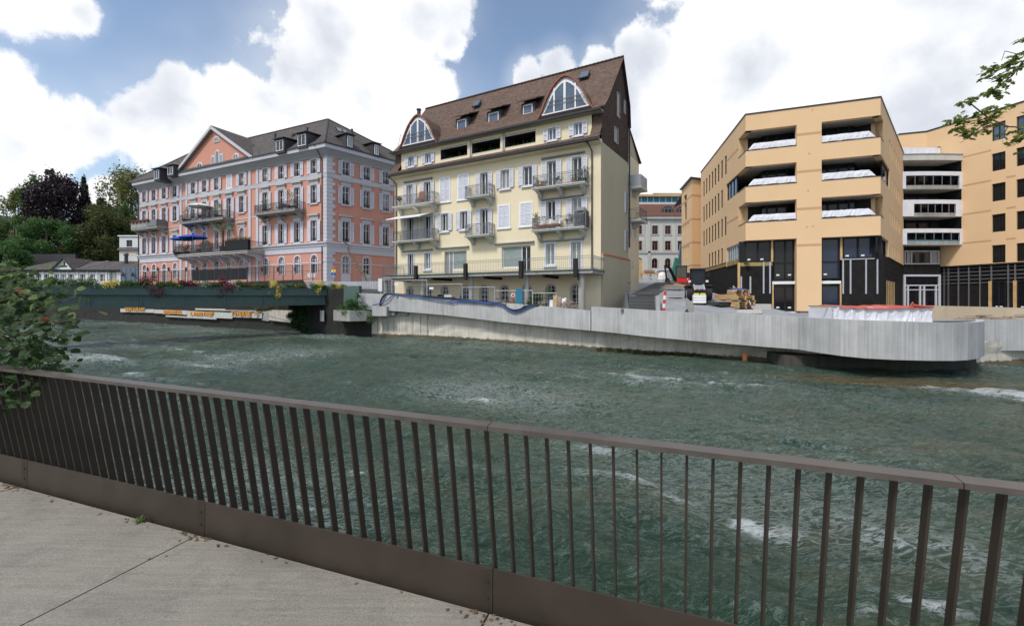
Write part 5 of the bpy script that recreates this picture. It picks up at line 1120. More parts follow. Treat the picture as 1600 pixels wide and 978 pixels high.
# open awning over the lower left balcony
a0, a1 = yf.A(625), yf.A(677); t = yf.thing('awning', a0, 11.95, 0.02, 'off white fabric awning let down over the lower left balcony of the cream house', 'awning')
MB().prism([(0, -.05, 0), (0, -1.9, -.62), (0, -1.9, -.66), (0, -.05, -.05)], (a1-a0, 0, 0)).build('fabric', 'canvas', t); MB().box(0, a1-a0, -1.98, -1.9, -.72, -.62).build('front_bar', 'white_frame', t)
for x in (.1, a1-a0-.1): MB().tube([(x, -.05, -.4), (x, -1.85, -.68)], .02, 5).build('arm', 'white_frame', t)
# balconies
for px0, px1, z, nb in ((619.5, 682, 12.75, 3), (619.5, 682, 9.2, 3), (731, 769, 12.75, 2), (731, 769, 9.2, 2), (836, 917, 12.75, 3), (835, 916, 9.2, 3)):
    balcony(yf, yf.A(px0, .5), yf.A(px1, .5), z, 1.05, thick=.16, nb=nb, iron='iron_grey', fancy=True, bw=.3, bh=.62, sp=.13)
plantpot(yf.at(yf.A(872, .7), 12.76, .7), yf.rot, .85, .3, 'white_plastic', 'leaf_mid', 'small green pot plant in the middle of the upper right balcony', seed=21, n=160, ph=.25)
plantpot(yf.at(yf.A(898, .7), 12.76, .7), yf.rot, .9, .4, 'terracotta', 'leaf_mid', 'bushy pot plant right of the middle on the upper right balcony', seed=22, n=200, ph=.25)
plantpot(yf.at(yf.A(911, .7), 12.76, .7), yf.rot, 1.5, .4, 'dark_pot', 'leaf_greygreen', 'tall grey plant at the right end of the upper right balcony', seed=23, n=260, ph=.3)
plantpot(yf.at(yf.A(846, .7), 12.76, .7), yf.rot, .6, .5, 'terracotta', 'leaf_olive', 'low brownish plants at the left end of the upper right balcony', seed=24, n=200, ph=.2)
plantpot(yf.at(yf.A(839, .7), 9.21, .7), yf.rot, 1.7, .35, 'terracotta', 'leaf_pale', 'slender yellow green plant at the left end of the lower right balcony', seed=25, n=220, ph=.25)
plantpot(yf.at(yf.A(885, .7), 9.21, .7), yf.rot, .8, .25, 'white_plastic', 'leaf_greygreen', 'small plant in a white pot on the lower right balcony', seed=26, n=130, ph=.3)
plantpot(yf.at(yf.A(895, .7), 9.21, .7), yf.rot, 1.1, .3, 'white_plastic', 'leaf_mid', 'green plant left of the dark slatted cabinet on the lower right balcony', seed=27, n=160, ph=.3)
t = yf.thing('covered_bench', yf.A(857, .6), 9.21, .6, 'bench with white cover and brown cushions on the lower right balcony', 'bench'); mb = MB(); mb.box(-1.0, 1.0, -.25, .3, .25, .42); mb.build('seat', 'rust', t)
mb = MB()
for i in range(14):
    x0 = -1.05+2.1*i/14; x1 = x0+.15; f = lambda x: .95-.18*math.sin((x+1.05)*3.0)**2; mb.quad((x0, .28-.2*math.sin(i), .42), (x1, .28-.2*math.sin(i+1), .42), (x1, .34, f(x1)), (x0, .34, f(x0)))
mb.build('cover', 'canvas', t)
t = yf.thing('slatted_cabinet', yf.A(909, .55), 9.21, .55, 'dark slatted storage cabinet at the right end of the lower right balcony', 'cabinet'); MB().box(-.5, .5, -.3, .3, 0, 1.25).build('body', 'dormer_dark', t)
for i in range(8): MB().box(-.48+i*.125, -.42+i*.125, -.34, -.301, .05, 1.2).build('slat', 'iron_grey', t)
MB().lathe([(.45, 1.26), (.4, 1.5), (.1, 1.62)], n=8).build('bundle', 'awning_grey', t)
t = yf.thing('wicker_chair', yf.A(656, .6), 12.76, .6, 'brown wicker chair with high back on the upper left balcony', 'chair'); MB().box(-.35, .35, -.3, .3, .05, .5).build('seat', 'old_wood', t); MB().prism([(-.38, .2, .5), (.38, .2, .5), (.3, .3, 1.35), (-.3, .3, 1.35)], (0, .08, 0)).build('backrest', 'rust', t)
t = yf.thing('kettle_grill', yf.A(624, .7), 12.76, .7, 'small black kettle grill at the left end of the upper left balcony', 'grill'); MB().lathe([(.05, .55), (.25, .7), (.27, .85), (.2, 1.0), (.03, 1.07)], n=10).build('bowl', 'iron', t)
for a in (0, 2.1, 4.2): MB().tube([(0, 0, .65), (.25*math.cos(a), .25*math.sin(a), 0)], .015, 4).build('leg', 'iron', t)
# deck on columns
dk0 = yf.A(597, 3.0); dk1 = yf.A(926, 3.0)
mb = MB(); mb.box(0, dk1-dk0, -3.0, 0, -.32, -.08); dk = yf.put('terrace_deck', mb, dk0, 5.65, mats='concrete_grey')
mb = MB(); mb.box(-.06, dk1-dk0+.06, -3.08, 0, -.075, 0); obj('deck_edge', mb.mesh('deck_edge', 'bridge_green'), dk)
obj('railing', rail_mesh(dk1-dk0-.1, 2.95, 1.0, .16, 'iron_grey', r=.008, sides=True), dk, (.05, 0, .003))
for px in (650, 727.5, 814, 899.5): a, _ = yf.P(px, 430, 3.2); MB_ = MB().box(-.15, .15, -.12, .12, -.62, .78); yf.put('deck_post', MB_, a, 5.65, 3.22, mats='concrete_dark')
for px in (603, 660.5, 736.5, 823.5, 909): a, _ = yf.P(px, 450, 2.5); MB_ = MB().tube([(0, 0, 1.4), (0, 0, 5.32)], .2 if px < 900 else .27, 14); yf.put('column', MB_, a, 0, 2.5, mats='concrete_grey', smooth=False)
for px in (625, 690, 770, 860): a, _ = yf.P(px, 430, 1.5); MB_ = MB().box(-.1, .1, -2.9, 0, -.55, -.325); yf.put('deck_beam', MB_, a, 5.65, 0, mats='concrete_dark')
mb = MB(); mb.tube([(0.05, -2.8, 5.4), (0.05, -2.8, 4.9), (-.55, -.15, 4.4), (-.55, -.15, 2.0)], .06, 8); yf.put('downpipe', mb, yf.A(921), 0, mats='gutter')
# walls: side, rear part, ledge
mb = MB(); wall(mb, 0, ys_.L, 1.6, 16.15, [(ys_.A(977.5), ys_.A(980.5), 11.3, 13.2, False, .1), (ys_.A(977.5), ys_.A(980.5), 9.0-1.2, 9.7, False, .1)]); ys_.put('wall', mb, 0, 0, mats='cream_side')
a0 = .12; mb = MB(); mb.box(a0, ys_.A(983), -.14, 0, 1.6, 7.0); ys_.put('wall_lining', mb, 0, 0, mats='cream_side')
mb = MB(); n = int((ys_.A(983)-a0)/.28)
for i in range(n): x = a0+i*.28; mb.prism([(x, 0, 7.16), (x, -.22, 7.03), (x, -.22, 6.99), (x, 0, 7.0)], (.265, 0, 0))
o = ys_.put('ledge_tiles', mb, 0, 0, .0, mats='terracotta'); 
for z0, z1 in ((11.3, 13.2), (7.8, 9.7)):
    o = ys_.put('shutter', MB().box(0, .35, -.08, 0, 0, z1-z0), ys_.A(977.2)-.35, z0, .0, mats='shutter')
mb = MB(); mb.box(0, .7, -.1, 0, 0, .16); ys_.put('door_canopy', mb, ys_.A(981)-.5, 4.9, 0.15, mats='stone_trim'); mb = MB(); mb.box(0, .55, -.03, 0, 1.8, 4.85); ys_.put('side_door', mb, ys_.A(981)-.45, 0, 0.15, mats='stone_trim')
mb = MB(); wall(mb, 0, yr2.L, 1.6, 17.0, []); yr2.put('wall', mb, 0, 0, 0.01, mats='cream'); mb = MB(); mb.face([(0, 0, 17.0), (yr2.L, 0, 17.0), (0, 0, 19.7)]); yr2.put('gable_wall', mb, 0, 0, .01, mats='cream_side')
for f_ in (yl_, yb_): mb = MB(); mb.quad((0, 0, 1.6), (f_.L, 0, 1.6), (f_.L, 0, 16.2), (0, 0, 16.2)); f_.put('wall', mb, 0, 0, mats='cream')
downpipe(ys_, ys_.A(981.7), 8.2, 19.5, .12, .07)
for z, d in ((13.2, .46), (13.2, 2.0), (9.4, .46), (9.4, 2.0), (6.4, 1.0)): yr2.put('shutter', MB().box(0, .4, -.09, 0, 0, 1.7 if z > 7 else .6), d, z, .01, mats='shutter_grey')
for z, solid in ((14.0, True), (10.9, False)):
    mb = MB(); mb.box(0, 2.2, -1.1, 0, -.22, 0); b = yr2.put('balcony', mb, .35, z, .01, mats='balcony_stone')
    obj('bracket', MB().prism([(.9, 0, -.222), (.9, -.95, -.222), (.9, -.55, -.6), (.9, 0, -.8)], (.35, 0, 0)).mesh('bracket', 'stone_trim'), b)
    if solid: obj('parapet_panel', MB().box(.02, .06, -1.06, 0, .01, 1.05).box(.06, 2.15, -1.08, -1.04, .01, 1.05).box(2.14, 2.18, -1.06, 0, .01, 1.05).mesh('parapet_panel', 'galv'), b)
    else: obj('railing', rail_mesh(2.1, 1.02, 1.0, .15, 'iron_grey', r=.008), b, (.05, 0, .003))
downpipe(yf, yf.A(925.5), 5.6, 15.4, .12, .06, top=(-.25, -.72, 16.1)); downpipe(yf, yf.A(620), 5.6, 15.4, .12, .06, top=(-.6, -.72, 16.1))
mb = MB(); mb.lathe([(.07, 0), (.16, .18), (.16, .35)], n=8); yf.put('rain_head', mb, yf.A(925.5)-.27, 15.85, .78, mats='gutter')
# lower eave: fascia, gutter, tiled apron
lineY = [YL, YC]
def ysweep(name, prof, mat, ex0=.25, ex1=.1, **kw): 
    d = (YC-YL).normalized(); return sweep(name, [YL-d*ex0, YC+d*ex1], prof, mat, yh)
ysweep('eaves_soffit', [(-.02, 15.85), (.62, 16.0), (.62, 16.1), (-.02, 16.2)], 'cream'); ysweep('fascia', [(.625, 15.98), (.70, 15.98), (.70, 16.14), (.625, 16.16)], 'red_cloth' if False else 'rust')
ysweep('gutter', [(.705, 16.0), (.84, 16.02), (.86, 16.18), (.705, 16.20)], 'gutter')
UA0, UA1 = yf.A(626), yf.A(924)
mb = MB(); mb.quad((-.25, -.84, 16.22), (yf.L+.1, -.84, 16.22), (yf.L+.1, .25, 16.86), (-.25, .25, 16.86)); yf.put('apron_roof', mb, 0, 0, 0, mats='tile_brown', slope_uv=True)
# upper storey wall
LG = [(690, 731.5), (738.5, 783), (789.5, 838)]
h_ = []; wl = []
for p0_, p1_ in LG: h_.append((yf.A(p0_, -.25), yf.A(p1_, -.25), 16.98, 18.15, False, 1.6))
for px in (642, 668.5, 862.3, 903): a = yf.A(px, 0); h_.append((a-.35, a+.35, 16.95, 17.95, False)); wl.append(a)
mb = MB(); wall(mb, UA0, UA1, 16.5, 18.75, h_, rev=.15, mr=1); yf.put('upper_wall', mb, 0, 0, -.10, mats=['cream', 'dormer_dark'])  # reveals coloured dark to stand in for the shade inside the loggias
fu = Fac(yh, yf.at(0, 0, -.10).xy, yf.at(yf.L, 0, -.10).xy)
for a in wl: window(fu, a, 16.95, 17.95, .7, leaves=2, surround=.1, shut=.42, trim='shutter', gl='glass_sky', rec=.12)
for i, (p0_, p1_) in enumerate(LG):
    a0, a1 = yf.A(p0_, -.25), yf.A(p1_, -.25); mb = MB(); mb.box(0, a1-a0, 1.75, 1.8, 16.6, 18.7); o = yf.put('loggia_glazing', mb, a0, 0, -.1, mats='glass_dark')
    mb = MB()
    for j in range(4): x = (a1-a0)*j/3; mb.box(max(0, x-.05), min(a1-a0, x+.05), 1.66, 1.74, 16.6, 18.6)
    obj('mullions', mb.mesh('mullions', 'old_wood'), o)
    obj('rail_bar', MB().box(0.02, a1-a0-.02, .02, .07, 17.0, 17.06).box(0.02, a1-a0-.02, .02, .05, 18.02, 18.12).mesh('rail_bar', 'balcony_stone'), o)
    for j in range(5):
        t = yf.thing('loggia_plant', a0+.5+j*(a1-a0-.8)/5, 16.9, -.8, 'leafy plant, %s in the %s roof loggia of the cream house' % (['leftmost', 'second from the left', 'middle one', 'second from the right', 'rightmost'][j], ['left', 'middle', 'right'][i]), 'plant', 'plants in the roof loggias'); 
        rg_ = random.Random(i*9+j); obj('foliage', cached(('lp', j % 3), lambda: quads_mesh('foliage', leaf_cloud(90, [(-.1, 0, .28, .25, .2, .3), (.12, 0, .35, .25, .2, .3)], .06, j), 'leaf_mid')), t); MB().box(-.3, .3, -.15, .15, 0, .2).build('box', 'dark_pot', t)
for px in (735, 786.3): a = yf.A(px, 0); mb = MB(); mb.box(-.12, -.02, -.08, 0, 16.8, 18.7); mb.box(.04, .14, -.08, 0, 16.8, 18.7); yf.put('loggia_post', mb, a, 0, -.1, mats='stone_trim')
# steep tiled cheeks at both ends of the upper storey
for (x0, x1) in ((UA1+.002, yf.L+.05), (-.2, UA0-.002)):
    mb = MB(); mb.quad((x0, -.55, 16.3), (x1, -.55, 16.3), (x1, .12, 17.4), (x0, .12, 17.4)); mb.quad((x0, .12, 17.4), (x1, .12, 17.4), (x1, .45, 19.0), (x0, .45, 19.0)); yf.put('tiled_cheek', mb, 0, 0, 0, mats='tile_brown', slope_uv=True)
# upper gutter + main roof
ysweep('upper_fascia', [(-.2, 18.40), (.42, 18.46), (.42, 18.60), (-.2, 18.62)], 'soffit', .25, .15); ysweep('upper_gutter', [(.425, 18.44), (.57, 18.46), (.59, 18.62), (.425, 18.64)], 'gutter', .3, .15)
RG0 = Vector((-10.17, 46.96*S)); RG1 = Vector((9.78, 36.66*S)); RGZ = 25.05
RGI = (RG1-YC).dot(-yf.n)
def roofpt(fr, inw, z): # fr 0..1 along ridge direction with sheared ends following the side walls
    pass
rise = RGZ
def yprof(a_end, side):  # plan point at perpendicular inward distance along the side wall direction
    pass
sd_ = Yd.normalized(); sinw = sd_.dot(-yf.n)
def yp(base, inw, z): q = base+sd_*(inw/sinw); return Vector((q.x, q.y, z))
eL = YL-(YC-YL).normalized()*.3; eR = YC+(YC-YL).normalized()*.28
prof = [(-.57, 18.64), (.1, 18.95), (.9, 19.75), (RGI, RGZ), (RGI+1.9, 21.4), (RGI+2.1, 19.5)]
mb = MB()
for (i0, z0), (i1, z1) in zip(prof, prof[1:]): mb.quad(yp(eL, i0, z0), yp(eR, i0, z0), yp(eR, i1, z1), yp(eL, i1, z1))
wpart(mb, 'roof', 'tile_brown', yh, slope_uv=True)
mb = MB(); u = -.16
for (i0, z0), (i1, z1) in zip(prof, prof[1:]): mb.quad(yp(eR, i0, z0+.01), yp(eR, i1, z1+.01), yp(eR, i1, z1+u), yp(eR, i0, z0+u)); mb.quad(yp(eR, i0, z0+u), yp(eR, i1, z1+u), yp(YC, i1, z1+u), yp(YC, i0, z0+u))
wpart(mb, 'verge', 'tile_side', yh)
mb = MB(); n = 60; a_ = yp(eL, RGI, RGZ+.04); b_ = yp(eR, RGI, RGZ+.04)
for i in range(n): p = a_+(b_-a_)*i/n; q = a_+(b_-a_)*(i+.96)/n; mb.tube([p, q], [.10, .13], 6)
wpart(mb, 'ridge_tiles', 'tile_brown', yh)
# rear low roof
q0 = yp(YL, RGI+2.1, 19.6); q1 = yp(YC+(YC-YL).normalized()*.1, RGI+2.1, 19.6); q2 = yp(YC+(YC-YL).normalized()*.3, 8.2*1.267*sinw, 16.9); q3 = yp(YL, 8.2*1.267*sinw, 16.9)
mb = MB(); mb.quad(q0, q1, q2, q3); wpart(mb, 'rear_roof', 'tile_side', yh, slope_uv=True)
# tiled gable ends
gp = [(0, 16.15), (.12, 17.4), (.45, 19.1), (.9, 19.62), (RGI, RGZ-.1), (RGI+1.9, 21.3), (RGI+2.0, 16.15)]
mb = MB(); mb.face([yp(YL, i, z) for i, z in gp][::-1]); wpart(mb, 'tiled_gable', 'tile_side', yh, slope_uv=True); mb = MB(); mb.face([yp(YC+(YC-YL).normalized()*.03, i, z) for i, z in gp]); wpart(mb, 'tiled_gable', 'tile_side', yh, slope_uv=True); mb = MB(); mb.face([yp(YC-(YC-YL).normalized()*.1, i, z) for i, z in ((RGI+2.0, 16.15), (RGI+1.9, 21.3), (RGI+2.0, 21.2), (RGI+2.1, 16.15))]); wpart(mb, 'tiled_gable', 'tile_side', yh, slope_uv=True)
def gablewin(px, py0, py1, w):
    a = ys_.A(px); z1, z0 = ys_.Z(px, py0), ys_.Z(px, py1); mb = MB(); ring(mb, w, z1-z0, .07, -.06, 0); o = ys_.put('window', mb, a, z0, .045, mats='stone_trim'); mb = MB(); mb.quad((-w/2, -.02, 0), (w/2, -.02, 0), (w/2, -.02, z1-z0), (-w/2, -.02, z1-z0)); obj('pane', mb.mesh('pane', 'glass_dark'), o)
gablewin(965, 146, 184, .75); gablewin(975, 158, 178, .5); gablewin(961.5, 200, 224, 1.0)
# arched dormers
OUTL = [(1, 0), (.90, .10), (.80, .24), (.70, .42), (.60, .57), (.50, .70), (.38, .81), (.26, .90), (.13, .97), (0, 1)]
OUTL = OUTL+[(-x, z) for x, z in OUTL[-2::-1]]
def arched_dormer(px, out=.30, hw=2.62, h=3.4, zb=18.62):
    a = yf.A(px, out)
    def P_(sx, sz, y): return [(x*hw*sx, y, z*h*sz) for x, z in OUTL]
    mb = MB(); o_ = P_(1, 1, -.12); i_ = P_(1, 1, 3.4); m = len(o_); 
    for j in range(m-1): mb.quad(o_[j], o_[j+1], i_[j+1], i_[j])
    d = yf.put('arched_dormer', mb, a, zb, out, mats='tile_brown', slope_uv=True)
    mb = MB(); t = [(x*(hw-.12), -.13, z*(h-.14)) for x, z in OUTL]; o1 = P_(1, 1, -.13)
    for j in range(m-1): mb.quad(o1[j], t[j], t[j+1], o1[j+1]); mb.quad(t[j], (t[j][0], .1, t[j][2]), (t[j+1][0], .1, t[j+1][2]), t[j+1])
    obj('verge_tiles', mb.mesh('verge_tiles', 'rust'), d)
    mb = MB(); ft = [(x*(hw-.1), .1, z*(h-.12)) for x, z in OUTL]; mb.face(ft); obj('tympanum', mb.mesh('tympanum', 'shutter'), d)
    mb = MB(); mb.box(-hw*.93, hw*.93, -.10, .12, .0, .30); obj('base_board', mb.mesh('base_board', 'tile_side'), d)
    # glazing following the arch
    wi = [(x*hw*.80, .42+z*h*.76) for x, z in OUTL]; wi2 = [(x*hw*.74, .50+z*h*.68) for x, z in OUTL]
    mb = MB()
    for j in range(m-1):
        p, q, r, s_ = wi[j], wi[j+1], wi2[j+1], wi2[j]; mb.quad((p[0], .02, p[1]), (q[0], .02, q[1]), (r[0], .02, r[1]), (s_[0], .02, s_[1])); mb.quad((s_[0], .02, s_[1]), (r[0], .02, r[1]), (r[0], .09, r[1]), (s_[0], .09, s_[1]))
    mb.box(-hw*.80, hw*.80, .01, .09, .40, .50)
    for x in (-.36, 0, .36): zz = interp(abs(x), sorted([(abs(X_), z_) for X_, z_ in OUTL[:10]])); w_ = .07 if x else .10; mb.box(x*hw-w_, x*hw+w_, .0, .09, .5, .46+zz*h*.74)
    f = obj('window', mb.mesh('window', 'white_frame'), d); mb = MB(); mb.face([(x, .06, z) for x, z in wi]); obj('pane', mb.mesh('pane', 'glass_sky'), f)
    mb = MB(); [mb.bar((-hw*.72, -.05, z), (hw*.72, -.05, z), .03) for z in (1.45, 1.1)]; [mb.bar((-hw*.72+i*hw*1.44/22, -.05, .5), (-hw*.72+i*hw*1.44/22, -.05, 1.45), .014) for i in range(23)]; obj('guard_rail', mb.mesh('guard_rail', 'iron_grey'), d)
    return d
arched_dormer(882); arched_dormer(652.5, hw=2.6, h=3.3)
for p in ((715, 729, 187.5, 202.5), (764, 779.5, 176.5, 192), (818, 832.5, 164, 178.5)): dormer(yf, *p, -1.35, 2.6, leaves=1, flat=.55, cheek='dormer_dark', jamb=.22, over=.35, mb_roof='tile_brown', gl='glass_sky')
skylight(yf, 745.5, 163.5, 3.4, .8, 1.0, 5.3, 4.0); skylight(yf, 913.5, 118.5, 3.6, .9, 1.1, 5.3, 4.0)
mb = MB(); mb.tube([(0, 0, -1.5), (0, 0, 1.0)], .2, 8); mb.lathe([(.26, 1.0), (.26, 1.12)], n=8); yf.put('flue', mb, yf.A(654.5, -2.3), yf.Z(654.5, 187, -2.3), -2.3, mats='gutter')
t = empty('roof_ladder', W(624, 232, 44.5), 'thin metal roof ladder at the left end of the cream house roof', 'ladder'); 
for x in (-.2, .2): MB().bar((x, 0, 0), (x+.35, 0, 1.6), .03).build('rail', 'iron_grey', t)
for i in range(5): MB().bar((-.2+.35*i/5, 0, .15+i*.3), (.2+.35*i/5, 0, .15+i*.3), .02).build('rung', 'iron_grey', t)
# ------------------------------------------------------------------ apricot building under construction
OL = XD(1165, 34.2); OR_ = XD(1376, 31.2); OLB = XD(1095, 50); ORB = XD(1412, 43.5); W0 = XD(1065, 57.4); W1 = XD(1081, 51.9); W2 = XD(1096.6, 52.4)
oh = empty('apricot_building', (OL.x, OL.y, 2.3), 'new apricot rendered corner building with recessed loggias, still under construction', 'building')
of = Fac(oh, OL, OR_); ol = Fac(oh, OLB, OL); orr = Fac(oh, OR_, ORB); w1 = Fac(oh, W1, W2); w2 = Fac(oh, W0, W1)
OT = 18.8; LZ = [9.78, 12.78, 15.78]; LH = 1.68; GZ = 8.29
aL = of.A(1244.8); aR = of.A(1283.8)
# front render above the shop level, and the full height pier
h_ = []
for z in LZ: h_ += [(0, aL, z, z+LH, False, .5), (aR, of.L, z, z+LH, False, .5)]
mb = MB(); wall(mb, 0, of.L, GZ, OT, h_, rev=.5); mb.quad((0, 0, GZ), (of.L, 0, GZ), (of.L, .62, GZ), (0, .62, GZ)); of.put('wall', mb, 0, 0, mats='orange')
mb = MB(); mb.box(aL, aR, 0.0, 1.6, 2.42, GZ-.002); of.put('pier', mb, 0, 0, mats='orange'); mb = MB(); mb.box(aL+.3, aR-.3, .2, 1.2, 1.9, 2.415); of.put('pier_footing', mb, 0, 0, mats='concrete_new')
for z in (16.55, 13.55, 10.55, 7.62): of.put('render_band', MB().box(aL+.02, aR-.02, -.004, .0, 0, .2), 0, z, mats='orange_band')
for px, py in ((1269.5, 172), (1264.5, 240), (1263, 298), (1261, 354.5), (1270, 353.5)): a, z = of.P(px, py); of.put('wall_hole', MB().tube([(0, -.012, 0), (0, .01, 0)], .07, 8), a, z, mats='orange_band')
# left face
hl = [(ol.A(1154), ol.L, LZ[2], LZ[2]+LH, False, .5), (ol.A(1134.5), ol.L, LZ[1], LZ[1]+LH, False, .5), (ol.A(1154), ol.L, LZ[0], LZ[0]+LH, False, .5), (ol.A(1135), ol.L, 6.5, GZ-.01, False, .4)]
slots = []
T8 = [1099.8, 1104, 1108.4, 1113, 1117.6, 1122.6, 1128, 1134]
for px in T8: slots.append((px, 15.5, 17.3))
for px in T8[:7]: slots.append((px, 12.5, 14.3))
for px in T8: slots.append((px if px < 1130 else 1133.6, 9.6, 11.4))
for px in T8[2:7]: slots.append((px, 6.98, 8.45))
for px, z0, z1 in slots: a = ol.A(px); hl.append((a-.36, a+.36, z0, z1, False, .1))
mb = MB(); wall(mb, 0, ol.L, 6.95, OT, hl, rev=.3); ol.put('wall', mb, 0, 0, mats='orange')
for px, z0, z1 in slots:
    a = ol.A(px); o = ol.put('window', cached(('slot', z1-z0 > 1.6), lambda: (lambda m_: (ring(m_, .72, z1-z0, .05, .05, .1), m_.mesh('window', 'black_metal'))[1])(MB())), a, z0); obj('pane', cached(('slotp', z1-z0 > 1.6), lambda: MB().quad((-.36, .08, 0), (.36, .08, 0), (.36, .08, z1-z0), (-.36, .08, z1-z0)).mesh('pane', 'glass_dark')), o)
for z in (16.55, 13.55, 10.55, 7.62): ol.put('render_band', MB().box(.02, ol.A(1153), -.004, .0, 0, .2) if False else MB().box(ol.A(1134.8), ol.A(1153.5), -.004, 0, 0, .2), 0, z, mats='orange_band') if z not in (13.55, 7.62) else None
# in plane glazing at the second loggia and the shop level corner
for z0, z1, pxa, pxb, nm, fr in ((12.8, 14.44, 1135, 1149.5, 3, 'black_metal'), (6.52, 8.25, 1136, 1153.5, 5, 'galv')):
    a0, a1 = ol.A(pxa), ol.A(pxb); mb = MB(); w = a1-a0; h = z1-z0; ring(mb, w, h, .08, .1, .2, x0=w/2); [mb.box(w*i/nm-.04, w*i/nm+.04, .1, .2, .05, h-.05) for i in range(1, nm)]; o = ol.put('window', mb, a0, z0, mats=fr); obj('pane', MB().quad((0, .16, 0), (w, .16, 0), (w, .16, h), (0, .16, h)).mesh('pane', 'glass_sky'), o)
# right face
hr = [(0, orr.A(1380), LZ[2], LZ[2]+LH, False, .5), (0, orr.A(1390), LZ[1], LZ[1]+LH, False, .5), (0, orr.A(1380), LZ[0], LZ[0]+LH, False, .5), (0, orr.A(1388.5), 6.95, GZ-.01, False, .4)]
sr = []
for px in (1390.5, 1394, 1397.5, 1400.5, 1403.5, 1406): 
    for z in (15.7, 12.7, 9.7): sr.append((px, z+.1, z+1.4) if not (z == 12.7 and px < 1392) else None)
sr += [(px, 7.1, 8.2) for px in (1394, 1398, 1402, 1406)]
sr = [s_ for s_ in sr if s_]
for px, z0, z1 in sr: a = orr.A(px); hr.append((a-.28, a+.28, z0, z1, False, .25))
mb = MB(); wall(mb, 0, orr.L, 6.95, OT, hr, rev=.25); orr.put('wall', mb, 0, 0, mats='orange')
for px, z0, z1 in sr: a = orr.A(px); o = orr.put('window', cached('srf'+str(round(z1-z0, 2)), lambda: (lambda m_: (ring(m_, .56, z1-z0, .05, .18, .25), m_.mesh('window', 'black_metal'))[1])(MB())), a, z0); obj('pane', cached('srp'+str(round(z1-z0, 2)), lambda: MB().quad((-.28, .22, 0), (.28, .22, 0), (.28, .22, z1-z0), (-.28, .22, z1-z0)).mesh('pane', 'glass_dark')), o)
a1 = orr.A(1390); mb = MB(); ring(mb, a1-2.0, LH, .08, .1, .2, x0=2.0+(a1-2)/2); o = orr.put('window', mb, 0, LZ[1], mats='black_metal'); obj('pane', MB().quad((2.0, .15, 0), (a1, .15, 0), (a1, .15, LH), (2.0, .15, LH)).mesh('pane', 'glass_blue'), o)
a1 = orr.A(1388.5); obj('pane', MB().quad((.0, .3, 0), (a1, .3, 0), (a1, .3, GZ-6.97), (.0, .3, GZ-6.97)).mesh('pane', 'glass_blue'), orr.put('window', (lambda m_: (ring(m_, a1, GZ-6.97, .08, .2, .3, x0=a1/2), m_)[1])(MB()), 0, 6.96, mats='black_metal'))
# coping
OB = ORB+Vector((6, 14)); 
sweep('coping', [OLB, OL, OR_, ORB], [(-.35, OT-.02), (.05, OT), (.06, OT+.10), (-.35, OT+.12)], 'gutter', oh)
# parapet copings of the loggias
for z in LZ:
    sweep('parapet_coping', [ol.at(ol.A(1154), 0).xy, OL, of.at(aL, 0).xy], [(-.25, z), (.03, z), (.03, z+.05), (-.25, z+.05)], 'gutter', oh); sweep('parapet_coping', [of.at(aR, 0).xy, OR_, orr.at(orr.A(1380), 0).xy], [(-.25, z), (.03, z), (.03, z+.05), (-.25, z+.05)], 'gutter', oh)
# core: dark glazed walls set back behind the loggias, ceilings
def inset(P, d): return off(P, -d)
FP = [OLB, OL, OR_, ORB, OB, OLB+Vector((4, 14))]
core = inset(FP, 1.75)
mb = MB()
for i in range(5): a, b = core[i], core[i+1]; mb.quad((a.x, a.y, 2.3), (b.x, b.y, 2.3), (b.x, b.y, 18.6), (a.x, a.y, 18.6))
wpart(mb, 'loggia_glazing', 'glass_dark', oh)
cf = Fac(oh, core[1], core[2])
for z in LZ:
    for i in range(9):
        x = cf.L*(i+.5)/9; cf.put('mullion', cached('omul', lambda: MB().box(-.07, .07, -.06, 0, -.9, 1.7).mesh('mullion', 'black_metal')), x, z)
    sl = inset(FP, .52); mb = MB(); mb.prism([(p.x, p.y, z+LH-.02) for p in sl], (0, 0, .3)); wpart(mb, 'loggia_ceiling', 'concrete_grey', oh); mb = MB(); mb.prism([(p.x, p.y, z-1.15) for p in sl], (0, 0, .2)); wpart(mb, 'loggia_floor', 'concrete_grey', oh)
    a = of.A(1246); 
mb = MB(); mb.prism([(p.x, p.y, 18.45) for p in inset(FP, .36)], (0, 0, .2)); wpart(mb, 'flat_roof', 'asphalt', oh)
# rendered return walls of the loggias
for z in (LZ[0], LZ[2]):
    ol.put('return_wall', MB().box(-.3, 0, 0.004, .75, -.0, LH), ol.A(1154), z, mats='orange'); orr.put('return_wall', MB().box(0, .3, .004, .75, 0, LH), orr.A(1380), z, mats='orange')
    ol.put('side_screen', MB().box(-.28, .02, 0.752, 1.9, -.0, LH), ol.A(1154), z, mats='black_metal'); orr.put('side_screen', MB().box(-.02, .28, .752, 1.9, 0, LH), orr.A(1380), z, mats='black_metal')
mb = MB(); mb.box(-.02, .12, .6, .75, 0, LH)
